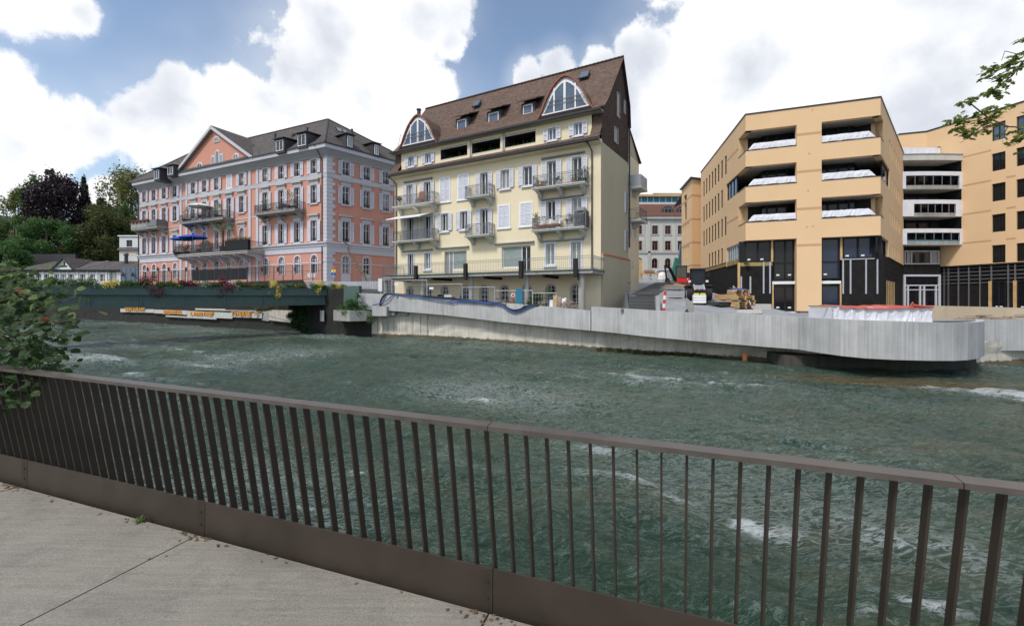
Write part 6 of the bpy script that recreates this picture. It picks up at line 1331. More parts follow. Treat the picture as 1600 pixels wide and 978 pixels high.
# white sheets over the loggia balustrades
k_ = 0; names = ['top', 'middle', 'lowest']
for zi, z in enumerate(LZ[::-1]):
    for side in (0, 1):
        x0, x1 = (.25, aL-.02) if side == 0 else (aR+.02, of.L-.25); L_ = x1-x0
        t = of.thing('tarpaulin', x0, z, 0, 'white tarpaulin over the %s %s loggia balustrade of the apricot building' % (names[zi], 'left' if side == 0 else 'right'), 'tarpaulin')
        mb = MB(); n = 26; rg = random.Random(k_); k_ += 1; rows_ = []
        for i in range(n+1):
            u = i/n; x = L_*u; s0 = .75*max(0, 1-u*9) if side == 0 else .75*max(0, 1-(1-u)*9); hz = .66*(1-s0*.0)+rg.uniform(-.015, .015); zb_ = .10+.05*abs(math.sin(u*9+rg.uniform(-.3, .3)))
            hz2 = hz if s0 == 0 else hz*(1-s0*.95)
            rows_.append([(x, .13+rg.uniform(0, .05), zb_), (x, .17+rg.uniform(-.02, .03), zb_+(hz2-zb_)*.5), (x, .22, hz2-.02), (x, .30, hz2), (x, .70, hz2+.02), (x, .75, zb_+.1)])
        for i in range(n):
            for j in range(5): mb.quad(rows_[i][j], rows_[i+1][j], rows_[i+1][j+1], rows_[i][j+1])
        mb.build('sheet', 'sheet', t, smooth=False); mb = MB(); [mb.box(L_*i/7-.03, L_*i/7+.03, .1, .14, .03, .13) for i in range(1, 7)]; mb.build('clamps', 'green_net', t)
# shop level: dark boarded walls set back
SB = -.6
def sbox(px0, px1, z0, z1, y0, y1, mat, name, fac=of): a0, a1 = fac.A(px0, SB), fac.A(px1, SB); return fac.put(name, MB().box(0, a1-a0, y0, y1, 0, z1-z0), a0, z0, SB, mats=mat)
sbox(1154.5, 1207, 2.3, 6.15, 0, .3, 'black_board', 'board_panel'); sbox(1154.5, 1207, 6.17, 6.48, 0, .3, 'insul', 'insulation_strip'); sbox(1207.2, 1246, 2.3, 8.28, .25, .3, 'glass_dark', 'shop_glazing')
sbox(1155, 1164, 6.5, 8.28, 0, .3, 'black_metal', 'board_panel')
def sglass(px0, px1, z0, z1, n, mat='glass_blue', frame='black_metal', tr=None):
    a0, a1 = of.A(px0, SB), of.A(px1, SB); w = a1-a0; h = z1-z0; mb = MB(); ring(mb, w, h, .09, .02, .14, x0=w/2)
    for i in range(1, n): mb.box(w*i/n-.06, w*i/n+.06, .02, .14, .05, h-.05)
    if tr: mb.box(0.05, w-.05, .03, .14, h*tr-.05, h*tr+.05)
    o = of.put('shop_window', mb, a0, z0, SB, mats=frame)
    for i in range(n):
        x0, x1 = w*i/n, w*(i+1)/n; obj('pane', MB().quad((x0, .10, 0), (x1, .10, 0), (x1, .10, h), (x0, .10, h)).mesh('pane', mat), o)
        obj('sticker', MB().box(x0+.2, x0+.42, .08, .095, h*.1, h*.1+.12).mesh('sticker', 'white_plastic'), o)
    return o
sglass(1164, 1205, 6.5, 8.26, 2, 'glass_dark'); sglass(1209, 1245.5, 5.0, 8.26, 2, 'glass_dark', tr=.42); sglass(1209, 1245.5, 2.42, 4.5, 2, 'glass_dark')
sglass(1283, 1312, 5.0, 8.26, 1, 'glass_blue', tr=.42); sglass(1283, 1312, 2.42, 4.5, 1, 'glass_blue'); sglass(1317, 1366, 6.6, 8.26, 2, 'glass_blue')
sbox(1206.5, 1246, 4.62, 4.85, -.1, .2, 'white_plastic', 'lintel_bar'); sbox(1282, 1313.5, 4.62, 4.85, -.1, .2, 'white_plastic', 'lintel_bar'); sbox(1206.3, 1208.4, 2.35, 4.6, -.12, .2, 'timber', 'timber_jamb'); sbox(1312, 1314, 2.35, 4.6, -.12, .2, 'timber', 'timber_jamb')
sbox(1204.6, 1208, 6.5, 8.27, -.05, .2, 'timber', 'timber_jamb'); sbox(1312.6, 1316, 6.5, 8.27, -.05, .2, 'timber', 'timber_jamb'); sbox(1206.5, 1248, 2.15, 2.36, -.15, .2, 'white_plastic', 'threshold'); sbox(1280, 1313, 2.15, 2.36, -.15, .2, 'white_plastic', 'threshold')
sbox(1314.2, 1377.5, 2.3, 6.5, 0, .3, 'black_board', 'board_panel'); sbox(1366.2, 1378, 6.52, 8.28, 0, .3, 'black_metal', 'board_panel')
sbox(1313, 1366, 6.50, 6.58, -.07, 0, 'galv', 'batten')
for px, y0, y1 in ((1158, 432, 458.5), (1172.3, 432, 458.5), (1193, 407, 458.5), (1203, 407, 458.5), (1317, 404, 459), (1328.6, 404, 459), (1352.8, 404, 459), (1370.5, 404, 459)):
    z0, z1 = of.Z(px, y1, SB), min(6.49, of.Z(px, y0, SB)); sbox(px-1.2, px+1.2, z0, z1, -.07, 0, 'galv', 'batten')
a = of.A(1154.3, SB+.05); of.put('corner_post', MB().box(-.09, .09, -.12, .06, 3.0, 6.5), a, 0, SB+.05, mats='timber')
# plinths of the side faces
mb = MB(); mb.box(0, ol.L-.95, .12, .5, 1.9, 6.55); ol.put('board_panel', mb, 0, 0, mats='black_board'); mb = MB(); mb.box(0, ol.L-.95, .05, .5, 6.56, 6.94); ol.put('insulation_strip', mb, 0, 0, mats='insul')
mb = MB(); mb.box(.55, orr.L, .1, .5, 1.9, 6.94); orr.put('board_panel', mb, 0, 0, mats='black_board')
for i in range(6): orr.put('timber_slat', cached('tslat', lambda: MB().box(0, .42, -.03, 0, 2.2, 4.95).mesh('timber_slat', 'timber')), orr.A(1387.5)+i*1.15, 0, -.1)
for i in range(3): orr.put('wall_batten', cached('wbat', lambda: MB().box(0, 12, -.04, 0, 0, .06).mesh('wall_batten', 'black_metal')), orr.A(1384), 5.4+i*.45, -.1)
# rear wing
mb = MB(); wall(mb, 0, w1.L, 5, 18.6, []); w1.put('wall', mb, 0, 0, mats='orange')
hs = [(w2.A(px)-.25, w2.A(px)+.25, z, z+1.7, False) for px in (1068, 1070.5, 1073, 1075.5) for z in (9.0, 12.0)]+[(w2.A(1070.5)-.7, w2.A(1070.5)+.9, 14.0, 17.4, False)]
mb = MB(); wall(mb, 0, w2.L, 5, 18.6, hs); w2.put('wall', mb, 0, 0, mats='orange')
for h in hs: w_ = h[1]-h[0]; hh = h[3]-h[2]; o = w2.put('window', (lambda m_: (ring(m_, w_, hh, .05, .2, .26), m_)[1])(MB()), (h[0]+h[1])/2, h[2], mats='black_metal'); obj('pane', MB().quad((-w_/2, .24, 0), (w_/2, .24, 0), (w_/2, .24, hh), (-w_/2, .24, hh)).mesh('pane', 'glass_dark'), o)
for z in (16.4, 13.4, 10.4, 7.5): w1.put('render_band', MB().box(.02, w1.L-.02, -.004, 0, 0, .25), 0, z, mats='orange_band'); w2.put('render_band', MB().box(.02, w2.L-.02, -.003, 0, 0, .25), 0, z, mats='orange_band')
sweep('coping', [W0, W1, W2], [(-.3, 18.6), (.25, 18.6), (.28, 18.78), (-.3, 18.8)], 'gutter', oh)
mb = MB(); p = [W0, W1, W2, W2+Vector((3, 12)), W0+Vector((3, 12))]; mb.prism([(q.x, q.y, 18.4) for q in off(p, -.3)], (0, 0, .15)); wpart(mb, 'flat_roof', 'asphalt', oh)
mb = MB(); mb.quad((OLB.x, OLB.y, 5), (OLB.x, OLB.y, 18.6), (W2.x, W2.y, 18.6), (W2.x, W2.y, 5)); wpart(mb, 'wall', 'orange', oh)
p = ol.at(ol.A(1117), 0)
# ------------------------------------------------------------------ second apricot building on the right
R0 = XD(1448, 45.6); Rdir = (XD(1600, 38.6)-XD(1448, 45.6)).normalized(); R1 = R0+Rdir*22; RLf = XD(1404, 46.4)
rb = empty('curved_balcony_building', (R0.x, R0.y, 2.3), 'second apricot building at the right edge with a stack of white wrapped balconies', 'building')
rf_ = Fac(rb, R0, R1); rl_ = Fac(rb, RLf, R0); RT = 22.0
zf = lambda a: RT
rows_ = [(19.05, 20.8), (16.05, 17.8), (13.05, 14.8), (10.0, 11.75), (6.95, 8.7)]
hs = []; cols = [rf_.A(1560.3), rf_.A(1560.3)+ (rf_.A(1599.5)-rf_.A(1560.3)), rf_.A(1599.5)+3.3, rf_.A(1599.5)+7]
for a in cols:
    for z0, z1 in rows_: hs.append((a-.5, a+.5, z0, q5(z1-z0)+z0, False, .22))
a_s = rf_.A(1469.5); hs.append((.3, a_s, 18.6, 20.0, False, .3))
mb = MB(); wall(mb, 0, rf_.L, 6.9, RT, hs, rev=.3); rf_.put('wall', mb, 0, 0, mats='orange')
mb = MB(); wall(mb, 0, rl_.L, 6.9, RT, []); rl_.put('wall', mb, 0, 0, mats='orange')
for a in cols:
    for z0, z1 in rows_: window(rf_, a, z0, q5(z1-z0)+z0, 1.0, leaves=2, trans=(.3,), surround=None, sill=False, gl='glass_dark' if z0 < 19 else 'glass_sky', frame='black_metal', rec=.2, ft=.06)
w_ = a_s-.3; o = rf_.put('window', (lambda m_: (ring(m_, w_, 1.4, .08, .2, .28, x0=w_/2), [m_.box(w_*i/3-.05, w_*i/3+.05, .2, .28, .05, 1.35) for i in (1, 2)], m_)[2])(MB()), .3, 18.6, mats='black_metal'); obj('pane', MB().quad((0, .26, 0), (w_, .26, 0), (w_, .26, 1.4), (0, .26, 1.4)).mesh('pane', 'glass_dark'), o)
for z in (18.1, 15.1, 12.1, 9.1): rf_.put('render_band', MB().box(a_s*.95, cols[0]-.55, -.004, 0, 0, .18), 0, z, mats='orange_band'); rf_.put('render_band', MB().box(cols[0]+.55, cols[1]-.55, -.004, 0, 0, .18), 0, z, mats='orange_band')
sweep('coping', [RLf, R0, R1], [(-.3, RT-.01), (.06, RT), (.08, RT+.14), (-.3, RT+.15)], 'gutter', rb)
mb = MB(); p = [RLf, R0, R1, R1+Vector((14, 10)), RLf+Vector((2, 16))]; mb.prism([(q.x, q.y, RT-.6) for q in off(p, -.35)], (0, 0, .2)); wpart(mb, 'flat_roof', 'asphalt', rb)
mb = MB(); a, b, c, d = R1, R1+Vector((14, 10)), RLf+Vector((2, 16)), RLf
for p, q in ((a, b), (b, c), (c, d)): mb.quad((p.x, p.y, 2), (q.x, q.y, 2), (q.x, q.y, RT), (p.x, p.y, RT))
wpart(mb, 'wall', 'orange', rb)
# dark framed ground floor with metal studs and timber jambed doors
mb = MB(); mb.box(.0, rf_.L, .35, .5, 2.0, 6.88); rf_.put('board_panel', mb, 0, 0, mats='black_board')
rf_.put('floor_edge', MB().box(0, rf_.L, .02, .4, 6.75, 6.89), 0, 0, mats='black_metal')
for px in (1473.4, 1480, 1495.8, 1512, 1529.3, 1547.2, 1573.5, 1584.4): rf_.put('metal_stud', cached('stud', lambda: MB().box(-.045, .045, -.10, 0, 2.35, 6.74).mesh('metal_stud', 'steel')), rf_.A(px), 0, -.24)
for i in range(5): rf_.put('metal_rail', cached('mrail', lambda: MB().box(0.4, rf_.L, -.06, 0, 0, .05).mesh('metal_rail', 'iron_grey')), 0, 5.0+i*.38, -.27)
for px0, px1 in ((1549, 1570), (1588, 1612)):
    a0, a1 = rf_.A(px0), rf_.A(px1); w_ = a1-a0; o = rf_.put('shop_door', (lambda m_: (ring(m_, w_, 2.75, .08, -.02, .08, x0=w_/2), m_.box(w_/2-.05, w_/2+.05, -.02, .08, .05, 2.7), m_)[2])(MB()), a0, 2.35, -.12, mats='black_metal'); obj('pane', MB().quad((0, .05, 0), (w_, .05, 0), (w_, .05, 2.75), (0, .05, 2.75)).mesh('pane', 'glass_dark'), o)
    obj('timber_jamb', MB().box(-.26, -.02, -.06, .06, 0, 2.8).mesh('timber_jamb', 'timber'), o)
    for x in (.25, w_-.45): obj('sticker', MB().box(x, x+.22, .03, .048, .22, .34).mesh('sticker', 'white_plastic'), o)
# entrance bay and balcony stack (bowed fronts)
BD = 42.8; bay = Fac(rb, XD(1409.5, BD), XD(1503.4, BD)); bw = bay.L
def bow(n=10, o=.14): return [(bw*i/n, -o*(1-(2*i/n-1)**2)) for i in range(n+1)]
def bowband(z0, z1, y0, y1, x0=0, x1=None, n=14, o=.14):
    x1 = bw if x1 is None else x1; mb = MB(); pts = [(x0+(x1-x0)*i/n) for i in range(n+1)]; f = lambda x: -o*(1-(2*x/bw-1)**2)
    for a, b in zip(pts, pts[1:]): mb.prism([(a, f(a)+y0, z0), (b, f(b)+y0, z0), (b, f(b)+y1, z0), (a, f(a)+y1, z0)], (0, 0, z1-z0))
    return mb
for i, (yt, ybm, lab) in enumerate(((268.5, 296, ''), (312.5, 339, ''), (357.5, 383, ''))):
    zt = 3.5+(465-yt)/K*BD; zb_ = 3.5+(465-ybm)/K*BD
    mb = bowband(zb_, zb_+.42, 0.02, 3.0); b = bay.put('balcony', mb, 0, 0, 0, mats='concrete_grey')
    li, ri = ((.35, bw-.35), (1.15, bw-.75), (.45, bw-.3))[i]
    m2 = bowband(zt-.42, zt, -.04, .10); m2.v += []; 
    for a, c in ((0, li), (ri, bw)): q_ = bowband(zb_+.05, zt-.42, -.04, .10, a, c, 3); m2.add(q_.v, q_.f)
    o_ = len(m2.v)
    bb = obj('wrapped_parapet', m2.mesh('wrapped_parapet', 'sheet'), b)
    obj('balustrade', (lambda m_: ([m_.bar((x, -.12*(1-(2*x/bw-1)**2), zb_+.42), (x, -.12*(1-(2*x/bw-1)**2), zt-.4), .05) for x in [li+(ri-li)*j/6 for j in range(7)]], m_)[1])(MB()).mesh('balustrade', 'iron_grey'), b)['kind'] = 'stuff'
    obj('loggia_glazing', MB().box(0, bw, 1.9, 2.0, zb_+.4, zb_+3.0).mesh('loggia_glazing', 'glass_dark'), b); obj('mullions', (lambda m_: ([m_.box(x-.08, x+.08, 1.8, 1.895, zb_+.42, zb_+2.6) for x in (.6, 2.0, 3.4, 4.8)], m_)[1])(MB()).mesh('mullions', 'black_metal'), b)
    obj('side_wall', MB().box(bw-.02, bw, .1, 3, zb_+.42, zb_+2.6).box(0, .02, .1, 3, zb_+.42, zb_+2.6).mesh('side_wall', 'black_board'), b)
    if i == 2: obj('blue_sheet', bowband(zb_+.42, zb_+.56, .12, .3, .5, bw-.4).mesh('blue_sheet', 'blue_paint'), b)
zt = 3.5+(465-242)/K*BD; zb_ = 3.5+(465-251)/K*BD; mb = bowband(zb_, zt, -.08, 3.2); bay.put('bay_roof', mb, 0, 0, 0, mats='balcony_stone'); mb = bowband(zt+.0, zt+.08, -.15, 3.0); bay.put('bay_roof_edge', mb, 0, 0, 0, mats='galv')
mb = MB(); n = 16; x1 = bay.A(1469, -1.6)
for i in range(n): a, b = x1*i/n, x1*(i+1)/n; mb.quad((a, -.05+.03*(i % 2), zt+.5), (b, -.05+.03*((i+1) % 2), zt+.5), (b, 0, zt+1.3), (a, 0, zt+1.3)); mb.quad((a, 0, zt+1.3), (b, 0, zt+1.3), (b, .4, zt+1.27), (a, .4, zt+1.27))
o = mb.build('terrace_tarpaulin', 'sheet', None, bay.at(0, 0, -1.6), bay.rot); tag(o, 'long white tarpaulin over the roof terrace rail above the wrapped balconies', 'tarpaulin')
zlo = 3.5+(465-383)/K*BD+.4; rf_.put('loggia_glazing', MB().box(rf_.A(1466), rf_.A(1502.5), -.06, -.012, zlo, zt-.35), 0, 0, mats='glass_dark')
ey = 1.2; en = Fac(rb, bay.at(0, 0, -ey).xy, bay.at(bw, 0, -ey).xy)
def ez(y): return 3.5+(465-y)/K*(BD+ey/S)
e0, e1 = en.A(1411.5), en.A(1469); w_ = e1-e0
mb = MB(); mb.box(-1.2, w_+.1, .1, .4, 2.0, ez(384)); en.put('board_panel', mb, e0, 0, mats='black_board')
h1 = ez(391.5)-ez(413); o = en.put('window', (lambda m_: (ring(m_, w_-.2, h1, .12, -.04, .08, x0=w_/2), [m_.box(w_*x-.06, w_*x+.06, -.04, .08, .1, h1-.1) for x in (.22, .74)], m_)[2])(MB()), e0, ez(413), mats='galv')
for x0, x1 in ((.1, .22), (.22, .74), (.74, .97)): obj('pane', MB().quad((w_*x0, .05, .05), (w_*x1, .05, .05), (w_*x1, .05, h1-.05), (w_*x0, .05, h1-.05)).mesh('pane', 'glass_win'), o)
h2 = ez(429)-ez(481); z0 = ez(481)
o = en.put('entrance_door', (lambda m_: (ring(m_, w_, h2, .2, -.08, .06, x0=w_/2, bottom=False), m_.box(.2, w_-.2, -.06, .05, h2*.66, h2*.66+.13), m_.box(.2, w_-.2, -.05, .05, h2*.53, h2*.53+.1), [m_.box(w_*x-.08, w_*x+.08, -.06, .05, .02, h2*.66) for x in (.12, .45, .56, .88)], m_)[4])(MB()), e0, z0, mats='pink_trim'); obj('pane', MB().quad((.1, .04, 0), (w_-.1, .04, 0), (w_-.1, .04, h2-.1), (.1, .04, h2-.1)).mesh('pane', 'glass_dark'), o)
# ------------------------------------------------------------------ grey white old building at the end of the lane
GB0 = XD(975, 92); GB1 = XD(1085, 92); gb = empty('old_stone_building', (GB0.x, GB0.y, 7), 'old pale grey stone building with arched ground floor at the end of the lane', 'building'); gf = Fac(gb, GB0, GB1)
def gz(y): return 3.5+(465-y)/K*92
hs = []; ww = []
for px, w_ in ((999.5, 1.1), (1023.5, 1.3), (1043.7, 1.3), (1063.5, 1.3)):
    for y0, y1 in ((352.5, 366), (376.3, 391)): a = gf.A(px); hs.append((a-q5(w_)/2, a+q5(w_)/2, gz(y1), gz(y1)+q5(gz(y0)-gz(y1)), False)); ww.append((a, gz(y1), gz(y0), w_, False))
for px in (1023, 1043.5, 1063.5): a = gf.A(px); hs.append((a-.65, a+.65, gz(419), gz(419)+q5(gz(403.5)-gz(419)), True)); ww.append((a, gz(419), gz(403.5), 1.3, True))
a = gf.A(997.5); hs.append((a-.9, a+.9, 7.0, gz(402), True)); 
mb = MB(); wall(mb, 0, gf.L, 5.5, gz(341), hs, rev=.3); gf.put('wall', mb, 0, 0, mats='greystone')
for a_, z0, z1, w_, ar in ww: window(gf, a_, z0, z0+q5(z1-z0), w_, arch=ar, leaves=2, trans=(.66,) if not ar else (.5,), surround=.2, sill=not ar, surb=not ar, gl='glass_dark', frame='rust', trim='stone_trim', rec=.25)
gf.put('portal_door', MB().box(-.9, .9, .28, .34, 0, gz(402)-7.0-.0), a, 7.0, mats='timber')
for y0, y1, o in ((338, 342.5, .6), (393, 395.5, .25), (343.5, 345, .2)): gf.put('string_course', MB().box(0, gf.L, -o, 0, gz(y1), gz(y0)), 0, 0, mats='stone_trim')
for px0, px1 in ((1012, 1016), (1035, 1037), (1054.5, 1056), (1006, 1008)): gf.put('pilaster', MB().box(gf.A(px0), gf.A(px1), -.25, 0, 6, gz(345.2)) if px0 in (1012,) else MB().box(gf.A(px0), gf.A(px1), -.12, 0, gz(392.8), gz(345.2)), 0, 0, mats='stone_trim')
mb = MB(); zt = gz(313); mb.quad((-1, -.8, gz(338)), (gf.L+1, -.8, gz(338)), (gf.L, 4.2, zt), (0, 4.2, zt)); mb.quad((0, 4.2, zt), (gf.L, 4.2, zt), (gf.L, 14, zt-3), (0, 14, zt-3)); gf.put('roof', mb, 0, 0, mats='tile_red', slope_uv=True)
for px in (1042.8, 1066): 
    a = gf.A(px, -1); hw = 1.35; z0 = gz(337); h = 2.4; d = gf.put('dormer', MB().prism([(-hw, 0, 0), (hw, 0, 0), (hw, 0, h*.6), (hw*.6, 0, h*.9), (0, 0, h), (-hw*.6, 0, h*.9), (-hw, 0, h*.6)], (0, 4, 0)), a, z0, -.6, mats='dormer_dark')
    f = obj('window', (lambda m_: (ring(m_, 1.7, 1.5, .08, -.08, -.02), m_.box(-.05, .05, -.08, -.02, .05, 1.45), m_)[2])(MB()).mesh('window', 'iron_grey'), d, (0, 0, .2)); obj('pane', MB().quad((-.85, -.03, 0), (.85, -.03, 0), (.85, -.03, 1.5), (-.85, -.03, 1.5)).mesh('pane', 'glass_dark'), f)
mb = MB(); mb.quad((0, 0, 5), (0, 0, 20), (0, 14, 20), (0, 14, 5)); mb.quad((gf.L, 0, 5), (gf.L, 0, 20), (gf.L, 14, 20), (gf.L, 14, 5)); gf.put('wall', mb, 0, 0, mats='greystone')
# modern roof behind it with blue glazing and brown cladding
D2 = 120; mh = empty('modern_rooftop_building', XD(1030, D2).to_3d(), 'distant modern building with blue glass top floor and brown roof behind the old stone building', 'building'); mf = Fac(mh, XD(985, D2), XD(1075, D2))
mz = lambda y: 3.5+(465-y)/K*D2
mf.put('wall', MB().box(0, mf.L, 0, 10, 5, mz(316)), 0, 0, mats='greystone'); mf.put('glass_storey', MB().box(1.2, mf.L, .5, 9, mz(316), mz(307.5)), 0, 0, mats='blue_paint')
for i in range(9): mf.put('mullion', cached('mm', lambda: MB().box(-.12, .12, .3, .495, mz(316), mz(307.5)).mesh('mullion', 'galv')), 1.5+i*1.8, 0)
mf.put('roof_slab', MB().box(0, mf.L, -.6, 10, mz(307.4), mz(304.5)), 0, 0, mats='timber'); mf.put('roof_cladding', MB().prism([(1, 0, mz(304.4)), (mf.L, 0, mz(304.4)), (mf.L, 2, mz(299)), (7.5, 2, mz(299)), (7.4, 2, mz(301)), (1, 2, mz(301))], (0, 6, 0)), 0, 0, mats='old_wood')
# ------------------------------------------------------------------ building site, terrace and street things
def gpt(px, D, dz=0.0): p = XD(px, D); return Vector((p.x, p.y, zsite(p.x, D)+dz))
def face_rot(px): return -math.atan((px-800)/K/S)
# stairs beside the cream house, low side slabs
st = empty('stairway', gpt(1004, 26.3), 'broad dark outdoor stair between the cream house and the building site', 'stairs')
for i in range(13):
    D = 26.3+i*.66; zz = 2.40+i*.10+.03; dd = .74; a0, a1, b0_, b1_ = .286*D, .353*D, .286*(D+dd), .353*(D+dd)
    mb = MB(); mb.prism([(a0, D*S, zz-.8), (a1, D*S, zz-.8), (b1_, (D+dd)*S, zz-.8), (b0_, (D+dd)*S, zz-.8)], (0, 0, .8)); o = mb.build('step', 'asphalt', st, -st.location)
    mb = MB(); mb.box(a0+.02, a1-.02, D*S-.02, D*S+.05, zz-.02, zz+.012); mb.build('nosing', 'awning_grey', o)
mb = MB()
for i in range(30):
    Da, Db = 34.6+i*.9, 35.5+i*.9; f0 = lambda D: 9.9+.50*(D-34.6); f1 = lambda D: 12.3+.50*(D-34.6)
    mb.quad((f0(Da), Da*S, zsite(f1(Da), Da)+.04), (f1(Da), Da*S, zsite(f1(Da), Da)+.04), (f1(Db), Db*S, zsite(f1(Db), Db)+.04), (f0(Db), Db*S, zsite(f1(Db), Db)+.04))
struct(mb.build('path', 'asphalt'))
p = gpt(1028.5, 26.2); o = MB().box(-.12, .12, -.3, 6.5, -.3, 1.15).build('slab_wall', 'concrete_new', None, p, -.30); tag(o, 'low upright concrete slab between the stair and the gravel yard', 'wall')
t = empty('barrier_post', gpt(1036.5, 25.6), 'red and white striped warning post standing at the concrete parapet', 'barrier post'); R = Matrix.Rotation(.08, 3, 'Y')
for i in range(6): MB().tube([R@Vector((0, 0, i*.26-.1)), R@Vector((0, 0, i*.26+.16))], .085, 8).build('stripe', 'red' if i % 2 else 'white_plastic', t)
o = MB().prism([(-.26, 0, -.3), (.24, 0, -.3), (.2, 0, .75), (.02, 0, 1.0), (-.22, 0, 1.25)], (0, .06, 0)).build('grey_board', 'concrete_grey', None, gpt(1078.5, 23.3, .2), -.25); tag(o, 'weathered grey board standing upright behind the concrete parapet', 'board')
o = MB().lathe([(.05, 0), (.12, .1), (.1, .4), (.03, .5)], n=8).build('black_bag', 'rubber', None, gpt(1073, 23.0, .3)); tag(o, 'small black bag left of the upright grey board', 'bag')
def pile(px, D, n, l, w, h, mat, name, lab, cat, jit=.08, rot=0.0, dz=0):
    t = empty(name, gpt(px, D, dz), lab, cat, None, rot); rg = random.Random(int(px))
    for i in range(n): MB().box(-l/2, l/2, -w/2, w/2, 0, h*.94).build(name.split('_')[0] if False else 'layer', mat, t, (rg.uniform(-jit, jit), rg.uniform(-jit, jit), i*h), rg.uniform(-jit, jit))
    return t
pile(1129, 28.8, 3, 1.9, 1.5, .09, 'asphalt', 'slab_stack', 'flat dark slab stack lying on the yard beside the pallets', 'slabs', .04, .3)
pile(1051, 40, 3, 1.8, 1.3, .12, 'awning_grey', 'panel_stack', 'stack of dark grey panels behind the red and white post', 'panels', .25, -.4)
pile(1066, 43, 2, 3.5, .8, .14, 'timber', 'plank_stack', 'long pale planks lying in front of the red excavator', 'planks', .15, -.2)
t = empty('trestle_table', gpt(1013, 60), 'yellow timber beam resting on grey trestles before the old stone building', 'trestle'); MB().box(-2.9, 1.8, -.25, .25, 1.0, 1.28).build('beam', 'timber', t); MB().box(-.6, .8, -.35, .35, 1.3, 1.6).build('beam', 'old_wood', t)
for x in (-2.2, -1.0, .3, 1.4):
    mb = MB(); mb.bar((x-.25, 0, 0), (x, 0, 1), .08); mb.bar((x+.25, 0, 0), (x, 0, 1), .08); mb.build('leg', 'galv', t)
o = MB().lathe([(.5, 0), (.62, .25), (.6, .8), (.45, 1.1), (.15, 1.25)], n=10).build('big_bag', 'white_plastic', None, gpt(1035, 55)); tag(o, 'bulging white bulk bag left of the red excavator', 'bag')
t = empty('site_container', gpt(1050, 70), 'pale grey low skip with white rim before the arches of the old stone building', 'skip'); MB().prism([(-2.0, -.8, .3), (2.0, -.8, .3), (2.4, -.9, 1.7), (-2.4, -.9, 1.7)], (0, 1.7, 0)).build('body', 'galv', t); MB().box(-2.5, 2.5, -1.0, .9, 1.7, 1.82).build('rim', 'white_plastic', t)
t = empty('mesh_barrier', gpt(1012, 66), 'light metal crowd barrier before the old stone portal', 'barrier'); mb = MB(); [mb.bar((-2.4, 0, z), (2.4, 0, z), .05) for z in (.3, 1.15)]; [mb.bar((x, 0, 0 if abs(x) > 2.3 else .3), (x, 0, 1.15), .03) for x in [-2.4+4.8*i/16 for i in range(17)]]; mb.build('frame', 'steel', t)
o = MB().lathe([(.34, 0), (.34, .015)], n=16).build('manhole_cover', 'manhole', None, gpt(1055, 32.5, .03)); o.scale = (1.6, 1.6, 1); tag(o, 'round rusty manhole cover in the gravel yard', 'manhole cover')
t = empty('green_netting', gpt(1059, 62), 'green netting and blue sheet bundled at the left corner of the apricot building', 'netting'); MB().prism([(-.8, 0, 0), (.9, 0, 0), (1.1, 0, 2.2), (.4, 0, 3.2), (-.3, 0, 3.6), (-.7, 0, 2.0)], (0, .5, 0)).build('netting', 'green_net', t); MB().prism([(.1, -.05, 3.0), (1.2, -.05, 2.6), (1.2, -.05, 5.0), (.4, -.05, 5.6)], (0, .4, 0)).build('sheet', 'panel_blue', t)
# pallets
def pallet_stack(px, D, n, lab, rot):
    t = empty('pallet_stack', gpt(px, D), lab, 'pallets', None, rot)
    for i in range(n):
        mb = MB(); [mb.box(-.6, .6, y, y+.13, .12, .145) for y in (-.4, -.2, 0, .2)]; [mb.box(x, x+.11, -.4, .35, 0, .118) for x in (-.6, -.05, .49)]; mb.build('pallet', 'timber' if i % 3 else 'old_wood', t, (random.uniform(-.04, .04), random.uniform(-.04, .04), i*.148), random.uniform(-.05, .05))
    return t
t = pallet_stack(1152.5, 28.3, 8, 'tall stack of wooden pallets with a purple sheet on top beside the tape', .25); t.scale = (1, 1, 1)
MB().prism([(-.5, -.35, 1.19), (.4, -.35, 1.19), (.45, .2, 1.24), (-.45, .3, 1.26)], (0, 0, .05)).build('purple_sheet', 'canvas_blue', t); o = pallet_stack(1160.5, 27.6, 6, 'lower stack of wooden pallets right beside the tall pallet stack', .1)
pile(1137, 31.5, 2, 1.7, .9, .2, 'timber', 'beam_pallet', 'pale timber pallet with beams at the foot of the black plinth', 'timber', .05, .3)
# debris of planks along the plinth
rg = random.Random(12); t = empty('plank_debris', gpt(1130, 35), 'loose pale planks and offcuts scattered along the black plinth wall', 'planks')
for i in range(34):
    px = 1113+i*1.05+rg.uniform(-2, 2); D = 47-(i*.58)+rg.uniform(-.6, .6); p = gpt(px, D, .05+rg.random()*.15); a = rg.uniform(-.6, .6)+1.1
    MB().box(-.7, .7, -.06, .06, 0, .05).build('plank', 'timber' if i % 3 else 'concrete_old', t, p-t.location, a)
t = empty('warning_tape', gpt(1160, 27), 'red and white warning tape sagging between stakes before the black boards', 'tape')
pts = [gpt(1146, 30.0, 1.15), gpt(1153, 29.0, 1.05), gpt(1160, 28.4, .9), gpt(1166, 27.8, .95), gpt(1172, 27.0, .45), gpt(1177, 26.4, .15)]
for i, (a, b) in enumerate(zip(pts, pts[1:])):
    for j in range(4): p = a+(b-a)*j/4; q = a+(b-a)*(j+.98)/4; MB().bar(p-t.location, q-t.location, .015, .13).build('tape_length', 'red' if (i+j) % 2 else 'white_plastic', t)
for p in (pts[0], pts[3]): g = p.copy(); g.z -= 1.1; MB().bar(g-t.location, p-t.location+Vector((0, 0, .1)), .06).build('stake', 'timber', t)
